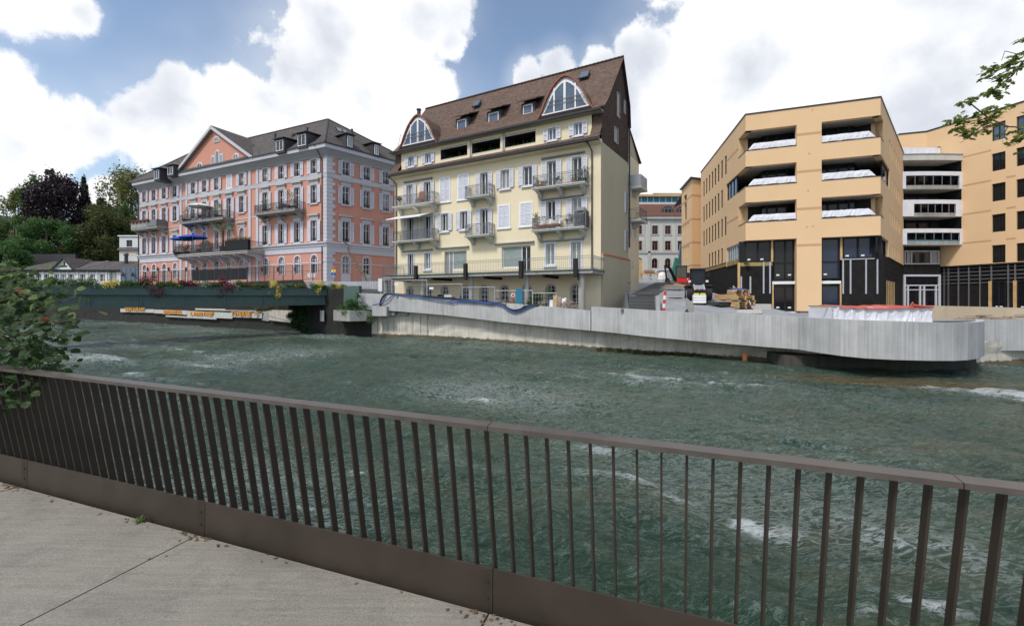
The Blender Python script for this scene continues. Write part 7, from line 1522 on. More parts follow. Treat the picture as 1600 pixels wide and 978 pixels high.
for i, (px, lab) in enumerate(((1184, 'left of two pale stone blocks at the foot of the black boards'), (1198, 'right of two pale stone blocks at the foot of the black boards'))): o = MB().box(-.33, .33, 0, .5, 0, .36).build('stone_block', 'kerbstone', None, gpt(px, 27.3, .0), .02); tag(o, lab, 'stone block')
o = MB().box(-.9, .5, -.1, .3, 0, .22).build('debris_sheet', 'kerbstone', None, gpt(1176, 26.0), -.5); tag(o, 'crumpled pale sheet of debris under the end of the tape', 'debris')

# wheel loader seen from the front
def wheel(mb_, c, r, w, n=20):
    mb_.tube([(c[0]-w/2, c[1], c[2]), (c[0]-w*.42, c[1], c[2]), (c[0]+w*.42, c[1], c[2]), (c[0]+w/2, c[1], c[2])], [r*.88, r, r, r*.88], n)
    for i in range(n): a = 2*math.pi*i/n; R = Matrix.Rotation(a, 3, 'X'); mb_.obox(Vector(c)+R@Vector((w*.12*(1 if i % 2 else -1), 0, r*1.0)), w*.7, r*.13, r*.07, R)
ld = empty('wheel_loader', gpt(1091, 31.3), 'compact red and dark wheel loader seen head on carrying pale blocks', 'loader', None, -.30)
for x in (-.68, .68):
    for y in (-.55, 1.05):
        mb = MB(); wheel(mb, (x, y, .50), .50, .40); w_ = mb.build('wheel', 'rubber', ld); MB().tube([(x*1.26, y, .5), (x*1.31, y, .5)], .24, 12).build('rim', 'galv', w_)
        MB().prism([(x-.22, y-.5, 1.02), (x-.22, y-.2, 1.14), (x-.22, y+.25, 1.14), (x-.22, y+.5, 1.0), (x-.22, y+.5, .95), (x-.22, y+.2, 1.08), (x-.22, y-.2, 1.08)], (.44, 0, 0)).build('mudguard', 'black_metal', ld)
MB().prism([(-.45, -.4, .4), (-.45, 1.6, .4), (-.45, 1.6, 1.2), (-.45, .9, 1.3), (-.45, .2, 1.2), (-.45, -.4, .9)], (.9, 0, 0)).build('body', 'red', ld)
cb = MB(); 
for x in (-.5, .5): cb.bar((x, 0.0, 1.15), (x*.94, .12, 2.35), .07); cb.bar((x, 1.0, 1.2), (x*.94, .95, 2.35), .07)
cb.bar((-.5, 0, 1.2), (.5, 0, 1.2), .06); cab = cb.build('cab_frame', 'black_metal', ld); MB().prism([(-.56, -.05, 2.34), (.56, -.05, 2.34), (.56, 1.08, 2.34), (-.56, 1.08, 2.34)], (0, 0, .10)).build('cab_roof', 'gutter', ld)
MB().quad((-.46, .02, 1.2), (.46, .02, 1.2), (.42, .13, 2.32), (-.42, .13, 2.32)).build('windscreen', 'glass_dark', ld); MB().box(-.46, .46, .95, .99, 1.2, 2.32).build('rear_window', 'glass_dark', ld)
for x in (-.46, .46): MB().box(x-.01, x+.01, .08, .95, 1.2, 2.32).build('side_window', 'glass_dark', ld)
for x in (-.62, .62): MB().box(x-.09, x+.09, -.06, .02, 1.35, 1.5).build('headlight', 'white_plastic', ld); MB().box(x*1.16-.1, x*1.16+.1, -.1, -.04, 1.75, 2.1).build('mirror', 'black_metal', ld)
for x in (-.33, .33): MB().bar((x, -.2, 1.1), (x, -1.35, .45), .12, .2).build('lift_arm', 'galv', ld)
MB().box(-.42, .42, -1.4, -1.3, .12, .75).build('fork_carriage', 'black_metal', ld); MB().tube([(0, -.2, .9), (0, -1.2, .6)], .06, 8).build('ram', 'steel', ld); MB().box(-.3, .3, -.42, -.3, .8, 1.12).build('grille', 'galv', ld)
for x in (-.3, .3): MB().box(x-.05, x+.05, -2.2, -1.4, .12, .17).build('fork', 'iron', ld)
bx = empty('block_load', gpt(1092.5, 29.1), 'pale grey boxed load with yellow tops carried on the loader forks', 'load', None, -.30)
for i in range(3): MB().box(-.42, .42, -.3, .4, .12+i*.20, .30+i*.20).build('layer', 'white_plastic', bx)
for x in (-.2, .22): MB().box(x-.16, x+.16, -.25, .2, .72, .82).build('yellow_piece', 'yellow_plastic', bx)
# excavator
ex = empty('excavator', gpt(1068, 50), 'small red tracked excavator with dark cab and folded arm at the top of the lane', 'excavator', None, -.35)
for x in (-.75, .75):
    mb = MB(); pr_ = [(-1.1, .12), (-.9, 0), (.9, 0), (1.1, .12), (1.15, .3), (.95, .5), (-.95, .5), (-1.15, .3)]; mb.prism([(x-.2, y, z) for y, z in pr_], (.4, 0, 0)); mb.build('track', 'rubber', ex)
MB().box(-.55, .55, -.7, .7, .3, .6).build('undercarriage', 'iron', ex)
MB().prism([(-.95, -.7, .65), (.95, -.7, .65), (1.0, .2, .65), (.85, 1.15, .65), (-.85, 1.15, .65), (-1.0, .2, .65)], (0, 0, .55)).build('body', 'red', ex); MB().prism([(-.2, .2, 1.2), (.95, .2, 1.2), (.85, 1.1, 1.2), (-.2, 1.1, 1.2)], (0, 0, .5)).build('engine_cover', 'red', ex)
cb = MB()
for x in (-.85, .35):
    for y in (-.65, .55): cb.bar((x, y, 1.2), (x, y*.9, 2.6), .09)
cb.build('cab_frame', 'black_metal', ex); MB().box(-.92, .42, -.72, .62, 2.58, 2.72).build('cab_roof', 'gutter', ex)
MB().box(-.8, .3, -.62, -.6, 1.25, 2.55).build('windscreen', 'glass_win', ex); MB().box(-.82, -.8, -.6, .5, 1.25, 2.55).build('side_window', 'glass_dark', ex); MB().box(.3, .32, -.6, .5, 1.25, 2.55).build('side_window', 'glass_dark', ex); MB().box(-.6, .1, -.2, .35, 1.2, 1.9).build('seat', 'dormer_dark', ex)
MB().box(.38, .5, -.72, -.68, 1.0, 1.15).build('headlight', 'white_plastic', ex)
bm = MB(); bm.bar((-.9, -.7, .9), (-1.6, -1.3, 2.4), .22, .28); bm.bar((-1.6, -1.3, 2.4), (-2.15, -1.5, 2.75), .22, .26); bm.build('boom', 'black_metal', ex); MB().bar((-2.15, -1.5, 2.75), (-1.95, -1.6, 1.1), .2, .24).build('stick', 'black_metal', ex)
MB().prism([(-2.2, -1.5, .5), (-1.7, -1.5, .35), (-1.45, -1.5, .8), (-1.7, -1.5, 1.2), (-2.1, -1.5, 1.15)], (0, .5, 0)).build('bucket', 'iron', ex); MB().tube([(-1.15, -.95, 1.7), (-1.9, -1.4, 2.55)], .05, 6).build('ram', 'steel', ex)
# wrapped container with red top, behind the round parapet
t = empty('covered_container', gpt(1378, 21.0), 'low container wrapped in crumpled white sheet with a red cover behind the rounded parapet', 'container')
x0 = XD(1300, 21.3); x1 = XD(1456, 21.0); L_ = (x1-x0).length; t.location = (x0.x, x0.y, 1.9); t.rotation_euler = (0, 0, math.atan2(x1.y-x0.y, x1.x-x0.x)); rg = random.Random(4); mb = MB(); n = 44
P_ = [[(L_*i/n, -.04*math.sin(i*1.3+j*.8)+rg.uniform(-.03, .03)-.05*(j == 1), j*.28) for j in range(5)] for i in range(n+1)]
for i in range(n):
    for j in range(4): mb.quad(P_[i][j], P_[i+1][j], P_[i+1][j+1], P_[i][j+1])
mb.quad((L_, 0, 0), (L_, 2, 0), (L_, 2, 1.1), (L_, 0, 1.1)); mb.quad((0, 2, 0), (0, 0, 0), (0, 0, 1.1), (0, 2, 1.1)); mb.build('white_sheet', 'sheet', t)
mb = MB(); n = 36
for i in range(n):
    xa, xb = .35+(L_-.8)*i/n, .35+(L_-.8)*(i+1)/n; f = lambda x: 1.12+.03*math.sin(x*2.1)+.015*math.sin(x*9); mb.quad((xa, -.1, f(xa)-.09), (xb, -.1, f(xb)-.09), (xb, -.05, f(xb)), (xa, -.05, f(xa))); mb.quad((xa, -.05, f(xa)), (xb, -.05, f(xb)), (xb, 2, f(xb)+.05), (xa, 2, f(xa)+.05))
mb.build('red_cover', 'red_cloth', t); mb = MB(); mb.tube([(L_*.78, -.05, 1.15), (L_*.8, -.05, 1.36), (L_*.83, -.05, 1.15)], .04, 6); mb.tube([(L_*.8, -.08, 1.2), (L_, -.08, 1.12)], .06, 6); mb.build('red_hose', 'red_cloth', t); MB().box(0, .9, -.02, 2, 1.1, 1.16).build('grey_board', 'awning_grey', t); MB().box(-.85, .2, .3, .36, 1.05, 1.12).build('timber_batten', 'timber', t)
# beige earth wall right of it
x0 = XD(1457, 23.2); x1 = XD(1640, 23.2); o = MB().prism([(0, 0, 0), ((x1-x0).length, 0, 0), ((x1-x0).length, 0, .92), (3.5, 0, 1.02), (0, 0, 1.10)], (0, .5, 0)).build('site_wall', 'beige_wall', None, (x0.x, x0.y, 1.95), 0); tag(o, 'beige rough wall behind the parapet at the right edge of the photo', 'wall')
rg = random.Random(31); t = empty('timber_scraps', (x0.x+1.5, x0.y-.5, 2.25), 'grey timber scraps lying before the beige wall behind the parapet', 'scraps')
for i in range(12): MB().box(-.5, .5, -.05, .05, 0, .05).build('plank', 'old_wood', t, (rg.uniform(-.6, 2.6), rg.uniform(-.4, .2), .05+i*.02), rg.uniform(-.4, .4))

# ---------------- terrace before the cream house
def fence_panel(pxa, Da, pxb, Db, zt, lab, sign=False):
    a, b = XD(pxa, Da), XD(pxb, Db); L_ = (b-a).length; t = empty('mobile_fence', (a.x, a.y, zsite(a.x, Da)), lab, 'fence panel', 'mobile fence panels along the quay', math.atan2(b.y-a.y, b.x-a.x)); h = zt-t.location.z
    MB().tube([(0, 0, -.1), (0, 0, h)], .035, 6).tube([(0, 0, h), (L_, 0, h)], .03, 6).tube([(L_, 0, h), (L_, 0, -.1)], .035, 6).build('frame', 'galv', t)
    mb = MB(); nx = int(L_/.22); [mb.bar((L_*i/nx, 0, .1), (L_*i/nx, 0, h), .008) for i in range(1, nx)]; [mb.bar((0, 0, .1+i*.35), (L_, 0, .1+i*.35), .01) for i in range(int(h/.35))]; mb.build('wire_mesh', 'galv', t)
    if sign: MB().box(.25, .68, -.04, -.02, h-.42, h-.24).build('label_plate', 'white_plastic', t)
    MB().box(-.3, .3, -.12, .12, -.02, .12).build('foot', 'concrete_grey', t); return t
fence_panel(595, 37.2, 612.3, 36.6, 5.12, 'mobile fence panel at the far left end of the cream house terrace'); fence_panel(612.6, 36.6, 667, 35.6, 5.03, 'mobile mesh fence panel with white label left under the terrace deck', True); fence_panel(667.5, 35.6, 722, 34.2, 4.65, 'second mobile mesh fence panel with white label under the terrace deck', True)
fence_panel(722.5, 34.2, 773, 32.6, 4.35, 'dark mesh fence panel in the middle of the terrace'); fence_panel(773.5, 32.6, 832, 31.2, 4.05, 'mesh fence panel in front of the blue board'); fence_panel(832.5, 31.2, 869, 30.3, 3.85, 'last mesh fence panel in front of the leafy shrub')
t = empty('fence_at_bridge', W(560, 457, 38.6), 'grey metal railing at the bridge head left of the cream house', 'railing', None, -.35); t.location.z = 4.0
mb = MB(); [mb.bar((0, 0, z), (3.0, 0, z), .05) for z in (.1, 1.4)]; [mb.bar((3.0*i/16, 0, .1), (3.0*i/16, 0, 1.4), .025) for i in range(17)]; mb.build('frame', 'iron_grey', t)
o = MB().box(-.17, .17, -.02, .02, 0, 1.15).build('white_notice', 'white_plastic', None, W(594, 455, 36.8)); tag(o, 'upright white notice board at the left end of the terrace deck', 'notice board')
o = MB().box(-.26, .26, -.03, .03, 0, 1.15).build('blue_board', 'blue_paint', None, W(811.5, 474.5, 31.0), -.3); tag(o, 'upright blue board leaning behind the mesh fence', 'board')
o = MB().tube([(0, 0, 0), (0, .02, 0)], .16, 14).build('round_sign', 'white_plastic', None, W(801.5, 461, 31.6), 0); MB().tube([(0, -.012, 0), (0, -.002, 0)], .09, 10).build('red_ring', 'red', o); tag(o, 'small round white sign hanging on the mesh fence', 'sign')
p = gpt(843, 31.6); b = [(random.uniform(-.7, .8), random.uniform(-.3, .4), random.uniform(.3, 1.5), .45, .4, .4) for _ in range(9)]; o = obj('leafy_shrub', quads_mesh('leafy_shrub', leaf_cloud(2400, b, .07, 71, .3, .2), 'leaf_green'), None, p); tag(o, 'dense green shrub behind the last mesh fence panel', 'shrub')
t = empty('leaning_boards', gpt(872, 30.6), 'white and brown boards leaning together at the right end of the terrace', 'boards'); 
for i, (x, w_, h, m_) in enumerate(((-.55, .25, 1.0, 'white_plastic'), (-.25, .3, 1.35, 'timber'), (.05, .22, 1.25, 'old_wood'), (.35, .2, 1.1, 'white_plastic'), (.5, .18, 1.15, 'sheet'))): MB().prism([(x-w_/2, 0, 0), (x+w_/2, 0, 0), (x+w_/2+.08, .35, h), (x-w_/2+.08, .35, h)], (0, .04, 0)).build('board', m_, t)
t = empty('brushwood_heap', gpt(886, 30.4), 'tangled brown brushwood heap right of the leaning boards', 'brushwood'); rg = random.Random(8)
for i in range(30): c = Vector((rg.uniform(-.5, .5), rg.uniform(-.3, .3), rg.uniform(.1, .9))); d = Vector((rg.uniform(-1, 1), rg.uniform(-.5, .5), rg.uniform(-.4, .7)))*.5; MB().tube([c-d, c+Vector((0, 0, .05)), c+d], .022, 4).build('stick', 'old_wood', t)
p = W(862, 470, 31.5); o = MB().prism([(-.35, 0, -.6), (.35, 0, -.6), (.4, 0, .1), (.15, 0, .55), (-.2, 0, .45)], (0, .15, 0)).build('blue_bag', 'panel_blue', None, p); tag(o, 'pale blue cloth bundle behind the leaning boards', 'bundle')
def bicycle(px, D, rot, lab, mat='iron', grp='bicycles parked on the terrace'):
    t = empty('bicycle', gpt(px, D), lab, 'bicycle', grp, rot)
    for x in (-.52, .52):
        mb = MB(); pts = [(x+.33*math.cos(a), 0, .34+.33*math.sin(a)) for a in [2*math.pi*i/16 for i in range(17)]]; mb.tube(pts, .022, 5, cap=False); [mb.bar((x, 0, .34), (x+.32*math.cos(a), 0, .34+.32*math.sin(a)), .006) for a in [i*math.pi/5 for i in range(10)]]; mb.build('wheel', 'rubber', t)
    mb = MB(); B = (-.05, 0, .3); ST = (-.22, 0, .85); HD = (.38, 0, .82); RA_ = (-.52, 0, .34); FA = (.52, 0, .34)
    for p, q in ((B, ST), (B, HD), (ST, HD), (B, RA_), (ST, RA_), (HD, FA)): mb.tube([p, q], .022, 6)
    mb.build('frame', mat, t); MB().box(-.35, -.1, -.06, .06, .9, .95).build('saddle', 'rubber', t); MB().tube([(.33, -.28, 1.0), (.38, 0, 1.02), (.33, .28, 1.0)], .018, 5).build('handlebar', 'iron', t); return t
bicycle(781, 33.2, .3, 'bicycle leaning at the left end of the bicycle row', 'galv'); bicycle(789, 32.8, -.2, 'dark bicycle second from the left in the bicycle row'); bicycle(797, 32.4, .5, 'bicycle under the round white sign', 'red'); bicycle(806, 32.0, -.1, 'bicycle nearest the blue board')
t = empty('motor_scooter', gpt(711, 34.9), 'dark motor scooter parked under the deck behind the mesh fence', 'scooter', None, .4)
for x in (-.6, .6): mb = MB(); mb.tube([(x, -.07, .27), (x, .07, .27)], .27, 14); mb.build('wheel', 'rubber', t)
MB().prism([(-.8, -.15, .4), (.1, -.15, .35), (.45, -.15, .4), (.62, -.15, 1.0), (.52, -.15, 1.05), (.25, -.15, .5), (0, -.15, .75), (-.75, -.15, .85)], (0, .3, 0)).build('body', 'black_metal', t); MB().box(-.75, 0, -.14, .14, .86, .95).build('seat', 'rubber', t); MB().tube([(.5, -.3, 1.2), (.56, 0, 1.15), (.5, .3, 1.2)], .02, 5).build('handlebar', 'iron', t); MB().box(.55, .63, -.12, .12, .8, 1.0).build('headlight', 'white_plastic', t)
t = empty('covered_table', gpt(697, 35.2), 'pile of white and dark boxes left of the motor scooter', 'boxes'); MB().box(-.7, -.2, -.2, .2, 0, 1.15).build('box', 'black_metal', t); MB().box(-.15, .5, -.2, .2, 0, 1.12).build('box', 'white_plastic', t)
# cables lying over the parapet
def ptop_at(px): D = interp(px, [(p[0], p[1]) for p in PAR[:8]]); z = interp(px, [(p[0], p[2]) for p in PAR[:8]]); p = XD(px, D); return Vector((p.x, p.y, z))
def cable(name, mat, keys, r, lab):
    pts = []
    for px, dz, fr in keys: q_ = ptop_at(px); pts.append(Vector((q_.x, q_.y-fr, q_.z+dz)))
    out = []
    for a, b, c, d in zip([pts[0]]+pts[:-2], pts[:-1], pts[1:], pts[2:]+[pts[-1]]):
        for i in range(5): t_ = i/5; out.append(0.5*((2*b)+(-a+c)*t_+(2*a-5*b+4*c-d)*t_*t_+(-a+3*b-3*c+d)*t_**3))
    out.append(pts[-1]); o = MB().tube(out, r, 7).build(name, mat, smooth=True); tag(o, lab, 'hose'); return o
cable('black_hose', 'black_hose', [(594.5, -1.05, .12), (596, -.55, .14), (601, -.08, .12), (608, .06, 0), (640, .06, .05), (670, .05, .08), (700, .03, .08), (735, -.02, .10), (760, -.06, .10), (783, -.08, .12), (792, -.34, .14), (802, -.48, .15), (812, -.38, .14), (822, -.12, .12), (834, .02, .06), (842, .03, 0)], .075, 'thick black hose lying over the top of the concrete parapet')
cable('blue_hose', 'blue_hose', [(583, -1.0, .15), (594, -.85, .16), (605, -.55, .16), (613, -.1, .12), (622, .02, .04), (655, -.02, .15), (672, -.16, .16), (690, -.2, .17), (700, -.25, .18), (712, -.12, .17), (735, -.07, .2), (760, -.12, .2), (782, -.15, .2), (791, -.42, .2), (803, -.60, .2), (815, -.42, .2), (826, -.15, .15), (838, .0, .05)], .045, 'blue hose twisted along the black hose on the parapet')
cable('blue_cable', 'blue_hose', [(640, .0, .12), (662, -.08, .2), (680, -.18, .2), (694, -.22, .2), (706, -.32, .2), (718, -.2, .2), (742, -.12, .22), (770, -.2, .22)], .03, 'thinner blue cable hanging below the blue hose on the parapet')
for i, px in enumerate((621, 741, 790, 819, 972)):
    if px > 900: D, z = 25.05, 2.84
    else: D = interp(px, [(p[0], p[1]) for p in PAR[:8]]); z = interp(px, [(p[0], p[2]) for p in PAR[:8]])
    p = XD(px, D); o = MB().box(-.09, .09, -.06, .02, -.22, -.06).box(-.03, .03, -.1, .02, -.06, .06).build('hose_clamp', 'iron_grey', None, (p.x, p.y, z), 0); tag(o, ['grey clamp on the parapet left near the bridge', 'grey clamp on the parapet under the middle of the deck', 'grey clamp where the hoses start to sag', 'grey clamp right of the sagging hoses', 'grey clamp on the parapet below the stair'][i], 'clamp', 'clamps on the parapet')
o = MB().lathe([(.12, 0), (.18, .1), (.02, .3)], n=8).build('orange_cap', 'orange_plastic', None, ptop_at(631)+Vector((0, .1, .05))); tag(o, 'small orange cap lying on the parapet beside the hoses', 'cap')
# ------------------------------------------------------------------ low houses and trees on the left
D = 76; lh = empty('low_white_house', XD(29, D).to_3d()+Vector((0, 0, 5.2)), 'long low white house with slate roof and a small gable behind the bridge', 'house'); LF = Fac(lh, XD(29, D), XD(190, D)); lz = lambda y: 3.5+(465-y)/K*D
ez_ = lz(422.5); hs = []; lw = []
for px in (39, 50, 61, 73, 88.5, 100, 111.5, 129.5, 144.5, 160): a = LF.A(px); hs.append((a-.5, a+.5, lz(440), lz(440)+1.4, False)); lw.append(a)
a = LF.A(177); hs.append((a-.7, a+.7, lz(446), lz(446)+2.7, False))
mb = MB(); wall(mb, 0, LF.L, 4.6, ez_, hs, rev=.2); LF.put('wall', mb, 0, 0, mats='white_wall')
for a_ in lw: window(LF, a_, lz(440), lz(440)+1.4, 1.0, trans=(.5,), surround=.18, gl='glass_win', trim='white_wall')
window(LF, a, lz(446), lz(446)+2.7, 1.4, trans=(.7,), surround=.2, gl='glass_win', trim='white_wall', sill=False)
for px in (33, 45, 56, 68, 81, 94, 106, 122, 137, 152, 167): LF.put('pilaster', cached('lhp', lambda: MB().box(-.14, .14, -.12, 0, 4.8, ez_-.02).mesh('pilaster', 'white_wall')), LF.A(px), 0)
LF.put('cornice', MB().prism([(0, .0, ez_-.35), (0, -.5, ez_-.05), (0, -.6, ez_+.1), (0, 0, ez_+.12)], (LF.L+3.3, 0, 0)), 0, 0, mats='gutter')
rz = lz(405); mb = MB(); mb.quad((-.6, -.62, ez_+.1), (LF.L+3.4, -.62, ez_+.1), (LF.L+3.4, 4.5, rz), (2.2, 4.5, rz)); mb.face([(-.6, -.62, ez_+.1), (2.2, 4.5, rz), (-.6, 9.5, ez_+.1)]); mb.quad((2.2, 4.5, rz), (LF.L+3.4, 4.5, rz), (LF.L+3.4, 9.5, ez_), (-.6, 9.5, ez_)); LF.put('roof', mb, 0, 0, mats='tile_grey', slope_uv=True)
mb = MB(); mb.quad((0, .1, 4.6), (0, 9, 4.6), (0, 9, ez_), (0, .1, ez_)); LF.put('wall', mb, 0, 0, mats='white_wall')
g0, g1, gc = LF.A(80.5, .7), LF.A(114.5, .7), LF.A(98.5, .7); gz_ = lz(402.5)
mb = MB(); mb.face([(g0, -.45, ez_+.15), (g1, -.45, ez_+.15), (gc, -.45, gz_-.15)]); LF.put('gable_wall', mb, 0, 0, mats='white_wall'); mb = MB(); mb.face([(g0-.3, -.8, ez_+.12), (gc, -.8, gz_), (gc, 5, gz_)]); mb.face([(gc, -.8, gz_), (g1+.3, -.8, ez_+.12), (gc, 5, gz_)]); LF.put('gable_roof', mb, 0, 0, mats='tile_grey', slope_uv=True)
for x in (g0, g1): MB_ = MB().bar((x, -.78, ez_+.1), (gc, -.78, gz_-.02), .12, .22); LF.put('rake_board', MB_, 0, 0, mats='gutter')
LF.put('gable_slot', MB().box(gc-.12, gc+.12, -.5, -.452, ez_+.9, ez_+1.6), 0, 0, mats='black_metal')
LF.put('chimney', MB().tube([(0, 3, rz-1), (0, 3, rz+1.0)], .3, 8).lathe([(.4, 0), (.4, .2), (.15, .5)], (0, 3, rz+1.0), 8), LF.A(175), 0, mats='gutter'); LF.put('valley', MB().bar((LF.A(121), -.5, ez_+.15), (LF.A(134), 4.5, rz+.05), .15), 0, 0, mats='galv'); LF.put('valley', MB().bar((LF.A(160), 1.5, ez_+(rz-ez_)*.42), (LF.A(172), 4.5, rz+.05), .12), 0, 0, mats='galv')
b0, b1 = XD(189, 73), XD(219, 73); o = MB().box(0, (b1-b0).length, 0, 4, 4.8, 3.5+(465-417.5)/K*73).build('panel_shed', 'panel_blue', None, (b0.x, b0.y, 0)); tag(o, 'blue grey panelled shed between the low white house and the pink hotel', 'shed')
for i in range(5): MB().box(-.04, .04, -.05, 0, 4.8, 3.5+(465-418)/K*73).build('panel_joint', 'iron_grey', o, ((b1-b0).length*i/4, 0, 0))
for i in (1, 3): MB().lathe([(.1, -.3), (.25, 0), (.05, .5)], n=6).build('lamp', 'iron', o, ((b1-b0).length*i/4-.3, -.3, 7.6))
D = 92; wh = empty('white_flat_house', XD(186, D).to_3d()+Vector((0, 0, 6)), 'small white flat roofed house with one window between trees and the pink hotel', 'house'); WF = Fac(wh, XD(186.5, D), XD(225, D)); hz = lambda y: 3.5+(465-y)/K*D
a = WF.A(202); mb = MB(); wall(mb, 0, WF.L, 5, hz(369.5), [(a-.65, a+.65, hz(385.5), hz(385.5)+1.5, False)]); WF.put('wall', mb, 0, 0, mats='white_wall'); window(WF, a, hz(385.5), hz(385.5)+1.5, 1.3, surround=None, gl='glass_dark', frame='iron_grey')
WF.put('roof_edge', MB().box(-.2, WF.L, -.25, 6, hz(369.5)+.003, hz(367.8)), 0, 0, mats='white_plastic'); WF.put('slate_band', MB().prism([(-.2, 0, hz(386.5)), (-.2, -.5, hz(391)), (-.2, 0, hz(391))], (WF.L, 0, 0)), 0, 0, mats='dormer_dark')
for px in (194, 208): WF.put('yellow_panel', MB().box(-.75, .75, -.06, 0, hz(398.5), hz(393)), WF.A(px), 0, mats='cream')
WF.put('wall', MB().box(0, .2, 0.01, 6, 5, hz(369.6)), -.0, 0, mats='white_wall')
# dark fence on the slope behind the low house
t = empty('slope_fence', XD(37, 84).to_3d()+Vector((0, 0, 3.5+(465-406)/K*84)), 'dark slatted fence on the slope behind the low white house', 'fence'); L_ = (XD(118, 84)-XD(37, 84)).length
for i in range(30): MB().box(0, L_/30-.04, 0, .05, -1.5, 1.2).build('fence_board', 'iron', t, (L_*i/30, 0, 0))
def tree(px, ytop, ybot, D, wpx, leaf, lab, n=9000, seed=1, trunk=True, size=.32, shape='round', lumps=26, flat=.4):
    p = XD(px, D); zt = 3.5+(465-ytop)/K*D; zb_ = 3.5+(465-ybot)/K*D; R = wpx/K*D/2; Hh = zt-zb_; rg = random.Random(seed); b = []
    g = 5.0
    t = empty('tree', (p.x, p.y, g), lab, 'tree')
    for i in range(lumps):
        if shape == 'cone': u = rg.random(); rr = R*(1-u)*.9; a = rg.uniform(0, 6.28); b.append((rr*math.cos(a)*rg.random()**.5, rr*math.sin(a)*rg.random()**.5, zb_+Hh*u*.96, max(.5, R*.35*(1.15-u)), max(.5, R*.35*(1.15-u)), Hh*.07))
        else:
            a = rg.uniform(0, 6.28); u = rg.uniform(-1, 1); w_ = math.sqrt(max(0, 1-abs(u)**2.2)); rr = R*w_*rg.uniform(.45, .88); s_ = rg.uniform(.20, .36); b.append((rr*math.cos(a), rr*math.sin(a), (zt+zb_)/2+u*Hh*.42, R*s_, R*s_, Hh*.5*s_*1.0))
    b = [(x, y, z-g, rx, ry, rz_) for x, y, z, rx, ry, rz_ in b]
    V = leaf_cloud(n, b, size, seed, flat, .35); obj('crown', quads_mesh('crown', V, leaf), t)
    if trunk:
        mb = MB(); mb.tube([(0, 0, -1), (.1, 0, (zb_-g)*.5+1), (0, .1, zb_-g+Hh*.5), (0, 0, zt-g-Hh*.15)], [R*.09+.12, R*.07+.1, R*.045+.05, .05], 8); mb.build('trunk', 'bark', t); mb = MB()
        for bb in b[:12]: z0 = max(.5, (zb_-g)*.8+rg.random()*Hh*.3); mb.tube([(0, 0, z0), (bb[0]*.5, bb[1]*.5, (z0+bb[2])/2+.3), (bb[0], bb[1], bb[2])], [.16, .1, .04], 5)
        mb.build('limbs', 'bark', t)
    return t
tree(62, 270, 405, 108, 52, 'leaf_green', 'tall green tree with pointed top at the left edge of the purple beech', 6500, 1, size=.30)
tree(95, 277, 408, 104, 100, 'leaf_purple', 'big dark purple copper beech behind the low white house', 24000, 2, size=.30, lumps=46)
tree(131, 273, 400, 110, 46, 'leaf_conifer', 'dark spruce rising at the right edge of the purple beech', 9000, 3, size=.3, shape='cone', lumps=40)
tree(78, 262, 300, 106, 26, 'leaf_green', 'narrow green tree top poking above the purple beech', 1800, 4, size=.28, lumps=9, trunk=False)
tree(28, 293, 400, 120, 40, 'leaf_pale', 'pale yellow green tree at the far left skyline', 5200, 5, size=.28)
tree(205, 258, 400, 118, 76, 'leaf_pale', 'tall pale green plane tree behind the left corner of the pink hotel', 12000, 6, size=.32, lumps=38)
tree(165, 322, 412, 97, 92, 'leaf_olive', 'broad olive green tree between beech and white flat house', 20000, 7, size=.24, lumps=44)
tree(158, 312, 360, 104, 30, 'leaf_olive', 'olive tree top rising left of the pale plane tree', 4000, 17, size=.24, lumps=12)
tree(190, 318, 400, 100, 40, 'leaf_green', 'dark green tree just left of the hotel roof corner', 7000, 8, size=.24)
tree(72, 342, 412, 90, 84, 'leaf_mid', 'mid green bushy tree in front of the purple beech', 16000, 9, size=.20, lumps=36)
tree(22, 336, 420, 95, 66, 'leaf_green', 'dark green tree at the left edge behind the bushes', 10000, 10, size=.22, lumps=26)
tree(8, 380, 445, 80, 70, 'leaf_mid', 'round green bush tree at the left edge of the photo above the bridge', 12000, 11, size=.17, lumps=26)
tree(120, 380, 420, 92, 60, 'leaf_olive', 'low olive tree behind the ridge of the low white house', 6000, 12, size=.2)
tree(-60, 300, 440, 105, 130, 'leaf_green', 'large green tree beyond the left edge of the photo', 12000, 13, size=.35, lumps=30)
tree(-150, 320, 440, 85, 130, 'leaf_mid', 'second large green tree beyond the left edge of the photo', 9000, 14, size=.35, lumps=26)
o = empty('hill_house_roof', W(4, 412, 130), 'dark roof of a far house peeping over the trees at the left edge', 'house'); MB().prism([(-6, 0, 0), (5.5, 0, 0), (5.5, 0, 1.2), (-2, 0, 3.2), (-6, 0, 1.5)], (0, 6, 0)).build('roof', 'dormer_dark', o, (0, 0, 0)); MB().box(-6, 5.4, .1, 5.9, -10, 0).build('wall', 'white_wall', o); o.location.z = W(4, 336, 130).z-3.0

